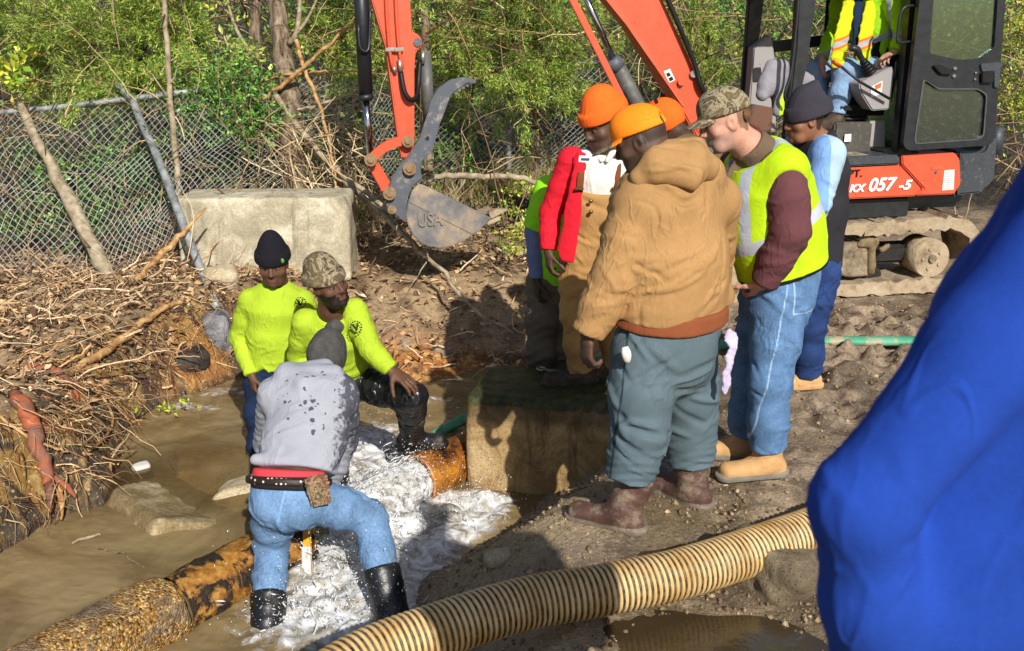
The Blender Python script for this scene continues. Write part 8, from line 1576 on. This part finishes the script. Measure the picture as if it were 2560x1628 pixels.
cedar('bushy cedar between the digger arm and the boom', (.25, 12.4, .2), 4.2, 1, [cw(1130, 60, 11.6, .7, .6, .6, .22), cw(1240, 150, 11.7, .7, .5, .55, .28), cw(1330, 60, 11.9, .7, .6, .6, .22), cw(1380, 210, 11.8, .45, .4, .3, .12), cw(1250, -160, 11.6, 1.3, .7, .5, .18), cw(1450, -330, 11.2, 1.5, .8, .6, .14)], 31000, 22, GC)  # last crown, out of view, added to darken the gaps behind
cedar('small cedar showing between the boom and the cab', (1.9, 13.0, .2), 3.6, 1, [cw(1725, 70, 12.2, .30, .4, .25, .3), cw(1760, 200, 12.0, .35, .4, .35, .5), cw(1800, -160, 12.0, 1.0, .6, .5, .3), cw(2100, -330, 11.6, 1.6, .8, .6, .3)], 13000, 23, GC)  # out-of-view last crown added to cast shade on the brush behind
cedar('upright cedar behind the digger arm', (-1.2, 12.2, .2), 4.4, 1, [cw(860, 40, 11.3, .45, .5, .5, .4), cw(900, 140, 11.2, .4, .4, .35, .25), cw(1010, 200, 11.3, .4, .4, .5, .2), cw(880, -190, 11.0, 1.1, .7, .5, .25), cw(760, -330, 10.4, 1.3, .7, .6, .3)], 15000, 24, GC)  # last crown is unseen, added overhead to shade what lies behind
GP = 'broad-leaved shrubs along the fence'
shrub('dark leafy shrub behind the wire at far left', [cw(40, 400, 9.5, .5, .3, .3)[:6], cw(170, 480, 9.1, .5, .25, .35)[:6], cw(60, 560, 9.0, .45, .2, .25)[:6]], 3300, 31, GP)
shrub('leafy shrub growing through the wire beside the bent post', [cw(290, 420, 9.3, .4, .25, .35)[:6], cw(260, 560, 8.95, .4, .2, .3)[:6], cw(380, 470, 9.3, .35, .2, .3)[:6]], 3300, 32, GP)
shrub('bright green privet left of the grey trunk', [cw(510, 250, 9.5, .40, .25, .32)[:6], cw(590, 210, 9.6, .3, .25, .22)[:6], cw(560, 330, 9.4, .42, .22, .22)[:6], cw(640, 300, 9.5, .25, .2, .25)[:6]], 5600, 33, GP)
shrub('dark shrub behind the long concrete block', [cw(600, 430, 9.9, .45, .25, .25)[:6], cw(760, 420, 10.2, .4, .25, .25)[:6]], 3000, 34, GP)
shrub('shaded shrub behind the bucket', [cw(1000, 380, 10.9, .45, .3, .4)[:6], cw(1140, 360, 11.4, .5, .3, .4)[:6], cw(860, 350, 10.7, .35, .3, .4)[:6]], 3300, 35, GP)
shrub('shrub with pale leaves behind the boom cylinder', [cw(1480, 60, 13.6, .6, .4, .6)[:6], cw(1560, 200, 13.4, .6, .4, .5)[:6], cw(1640, 120, 13.6, .4, .3, .5)[:6]], 5200, 36, GP, YEL+PRV)
shrub('tall leafy shrub seen through the cab', [cw(1850, 40, 13.5, .7, .4, .5)[:6], cw(2030, 60, 13.4, .8, .4, .5)[:6], cw(1960, 200, 13.2, .7, .4, .5)[:6]], 6500, 37, GP)
shrub('yellow-green leafy bush right of the open cab door', [cw(2540, 80, 12.6, .35, .4, .5)[:6], cw(2570, 260, 12.2, .4, .4, .4)[:6], cw(2700, 150, 12.5, .7, .4, .6)[:6]], 5600, 38, GP, YEL)
shrub('young weeds with yellow-green leaves behind the bucket teeth', [cw(1310, 480, 9.6, .22, .2, .10)[:6], cw(1330, 560, 8.9, .18, .15, .08)[:6], cw(1290, 610, 8.5, .14, .12, .06)[:6]], 620, 39, None, YEL, (.03, .06), 'weed_patch', 10, cat='weeds')
shrub('sprig with yellow-green leaves reaching in at the left edge', [cw(20, 180, 9.0, .12, .12, .22)[:6]], 130, 40, None, YEL, (.07, .12), 'leafy_sprig', 4, wd=.6, cat='sprig')
shrub('bright green sprig lying at the water edge below the orange bank', [(*(gp(405, 1040, WZ)+V3(0, 0, .05)), .06, .03, .02)], 34, 41, None, ['#c4d83c', '#a8c430'], (.03, .05), 'leafy_sprig', 3, base=WZ, wd=.4, cat='sprig')
# leafless trunks
def trunk(label, pts, r, forks, seed, group=None):
    R = root('tree', label, 'tree', np.asarray(pts[-1], float), group); rg = np.random.default_rng(seed); c = cat_pts(pts, 22); c[1:-1] += rg.normal(0, .008, (20, 3)); MB().tube(c, np.interp(np.linspace(0, 1, 22), np.linspace(0, 1, len(r)), r), 12).build('trunk', m_bark, R)
    for q, w_ in forks: MB().tube(cat_pts(q, 12), np.linspace(w_, w_*.5, 12), 8).build('limb', m_pale, R)
    cr = np.asarray(pts[0], float); P = cr+rg.normal(0, 1, (2200, 3))*np.array([.8, .6, .4])+V3(0, -.2, .9); v, f = leafmesh(P, rg.normal(size=(2200, 3)), unit(rg, 2200), .04+.05*rg.random(2200), .02+.02*rg.random(2200)); obj_np('crown', v, m_leaf, R, tris=f, col=pal(2200, PRV+YEL, rg, .2, 4))
trunk('grey furrowed trunk with forked pale limbs left of the digger arm', [at(690, -120, 10.0), at(695, 20, 9.9), at(705, 120, 9.8), at(722, 220, 9.7), at(728, 300, 9.6), at(738, 540, 9.4)], [.08, .085, .09, .10, .105, .13], [([at(722, 110, 9.75), at(742, 80, 9.7), at(750, 0, 9.7), at(752, -80, 9.7)], .030), ([at(742, 85, 9.7), at(770, 45, 9.7), at(800, -20, 9.7)], .018)], 51)
trunk('dark slim stems in the shade left of the grey trunk', [at(640, -100, 10.4), at(640, 60, 10.3), at(632, 200, 10.2), at(620, 420, 10.0)], [.05, .055, .06, .07], [([at(635, 150, 10.2), at(585, 60, 10.2), at(560, -40, 10.2)], .022), ([at(635, 260, 10.1), at(600, 200, 10.1), at(560, 90, 10.1)], .018)], 52)
trunk('pair of slim trunks above the boom label', [at(1790, -80, 13.8), at(1785, 60, 13.7), at(1780, 200, 13.6), at(1778, 400, 13.5)], [.05, .06, .065, .08], [([at(1782, 120, 13.7), at(1740, 40, 13.7), at(1720, -60, 13.8)], .03)], 53)
trunk('thin grey trunk behind the bucket thumb', [at(1062, 20, 11.0), at(1062, 180, 10.9), at(1068, 330, 10.8), at(1070, 430, 10.7)], [.045, .05, .055, .06], [], 54)
# brush, vines and the wood behind: one mass
def thicket():
    rg = np.random.default_rng(77); n = 2100; px = rg.uniform(-150, 2750, n); Y = rg.uniform(9.3, 14.5, n); py = rg.uniform(-60, 480, n); st = np.array([at(a, b, c) for a, b, c in zip(px, py, Y)]); k = st[:, 2] > terrain(st[:, 0], st[:, 1], False); st = st[k]; n = len(st)
    dr = rg.normal(size=(n, 3)); dr[:, 2] = dr[:, 2]*.9-.2; P = wiggle(st, dr, .3+1.3*rg.random(n)**1.5, 12, .13, rg, .02); v, f = tubes(P, np.linspace(1, .35, 12)[None]*(.0025+.008*rg.random(n)**2.5)[:, None], 4); o = obj_np('dry_vines', v, m_stick, quads=f, col=pal(n, ['#b59c74', '#9a8260', '#7a6448', '#c8b088', '#5a4834', '#a88a60'], rg, .2, 48)); o['kind'] = 'stuff'
    n = 30000; px = rg.uniform(-250, 2850, n); Y = 10.6+6.5*rg.random(n)**.8; py = rg.uniform(-110, 470, n); d = np.stack([(px-1280)/F, cp+(814-py)/F*sp, -sp+(814-py)/F*cp], 1); P = CAMP+d*(Y/d[:, 1])[:, None]; dens = waves(P[:, 0], P[:, 1]*.6, P[:, 2], 4.2, 5, 5)+.5*waves(P[:, 0], P[:, 1], P[:, 2], 9, 6, 4); k = (P[:, 2] > terrain(P[:, 0], P[:, 1], False)+.02) & (dens > .16) & ~((P[:, 0] > .6) & (P[:, 1] < 11.8)); P = P[k]; n = len(P)
    nr = unit(rg, n); nr[:, 1] -= .4; v, f = leafmesh(P, rg.normal(size=(n, 3)), nr, .03+.06*rg.random(n), .015+.03*rg.random(n), .2); cl = pal(n, PRV+PRV+YEL+['#8a7048', '#a08658', '#6a5636'], rg, .25); o = obj_np('thicket', v, m_leaf, tris=f, col=np.repeat(cl, 4, 0)); o['kind'] = 'stuff'
    n = 15000; x = rg.uniform(-16, 18, n); y = rg.uniform(15, 24, n); z = terrain(x, y, False)+rg.random(n)**1.5*2.6; P = np.stack([x, y, z], 1); v, f = leafmesh(P, rg.normal(size=(n, 3)), unit(rg, n), .07+.12*rg.random(n), .05+.06*rg.random(n), .2); o = obj_np('far_wood', v, m_leaf, tris=f, col=pal(n, PRV+YEL+['#8a7048'], rg, .25, 4)); o['kind'] = 'stuff'
    n = 260; px = rg.uniform(600, 930, n); py = rg.uniform(300, 480, n); Y = rg.uniform(9.0, 10.2, n); st = np.array([at(a, b, c) for a, b, c in zip(px, py, Y)]); dr = rg.normal(size=(n, 3))+np.array([.8, -.2, -.5]); P = wiggle(st, dr, .3+.9*rg.random(n), 12, .15, rg, .03); v, f = tubes(P, np.linspace(1, .35, 12)[None]*(.003+.007*rg.random(n)**2)[:, None], 4); o = obj_np('dry_tangle', v, m_stick, quads=f, col=pal(n, ['#c6ae86', '#a88f6c', '#8a7254', '#d4bf98'], rg, .15, 48)); o['kind'] = 'stuff'
    n = 110; px = rg.uniform(-60, 640, n); py = rg.uniform(230, 620, n); st = np.array([at(a, b, c) for a, b, c in zip(px, py, rg.uniform(8.5, 9.1, n))]); dr = rg.normal(size=(n, 3))*np.array([1, .15, 1]); P = wiggle(st, dr, .3+.9*rg.random(n), 12, .14, rg, .03); v, f = tubes(P, np.linspace(1, .35, 12)[None]*(.003+.006*rg.random(n)**2)[:, None], 4); o = obj_np('fence_vines', v, m_stick, quads=f, col=pal(n, ['#a08a66', '#8a7254', '#c2aa84', '#5f4c38'], rg, .15, 48)); o['kind'] = 'stuff'
    # dry grass and stems among the wire
    n = 2600; px = np.concatenate([rg.uniform(640, 900, n//2), rg.uniform(1050, 1480, n-n//2)]); py = rg.uniform(330, 470, n); st = np.array([hit2(a, b) for a, b in zip(px, py)]); dr = rg.normal(0, .45, (n, 3)); dr[:, 2] = 1; P = wiggle(st, dr, .15+.5*rg.random(n), 6, .16, rg, .05); v, f = tubes(P, np.linspace(1, .3, 6)[None]*(.0015+.002*rg.random(n))[:, None], 3); o = obj_np('dry_grass', v, m_stick, quads=f, col=pal(n, ['#b8a078', '#cbb48c', '#94805c', '#a8bf58'], rg, .15, 18)); o['kind'] = 'stuff'
def hit2(px, py):
    Y = 9.4+3.4*min(max((px-640)/840, 0), 1)+random.uniform(-.5, .8); p = at(px, py, Y); p[2] = ground_z(p[0], p[1]); return p
thicket()
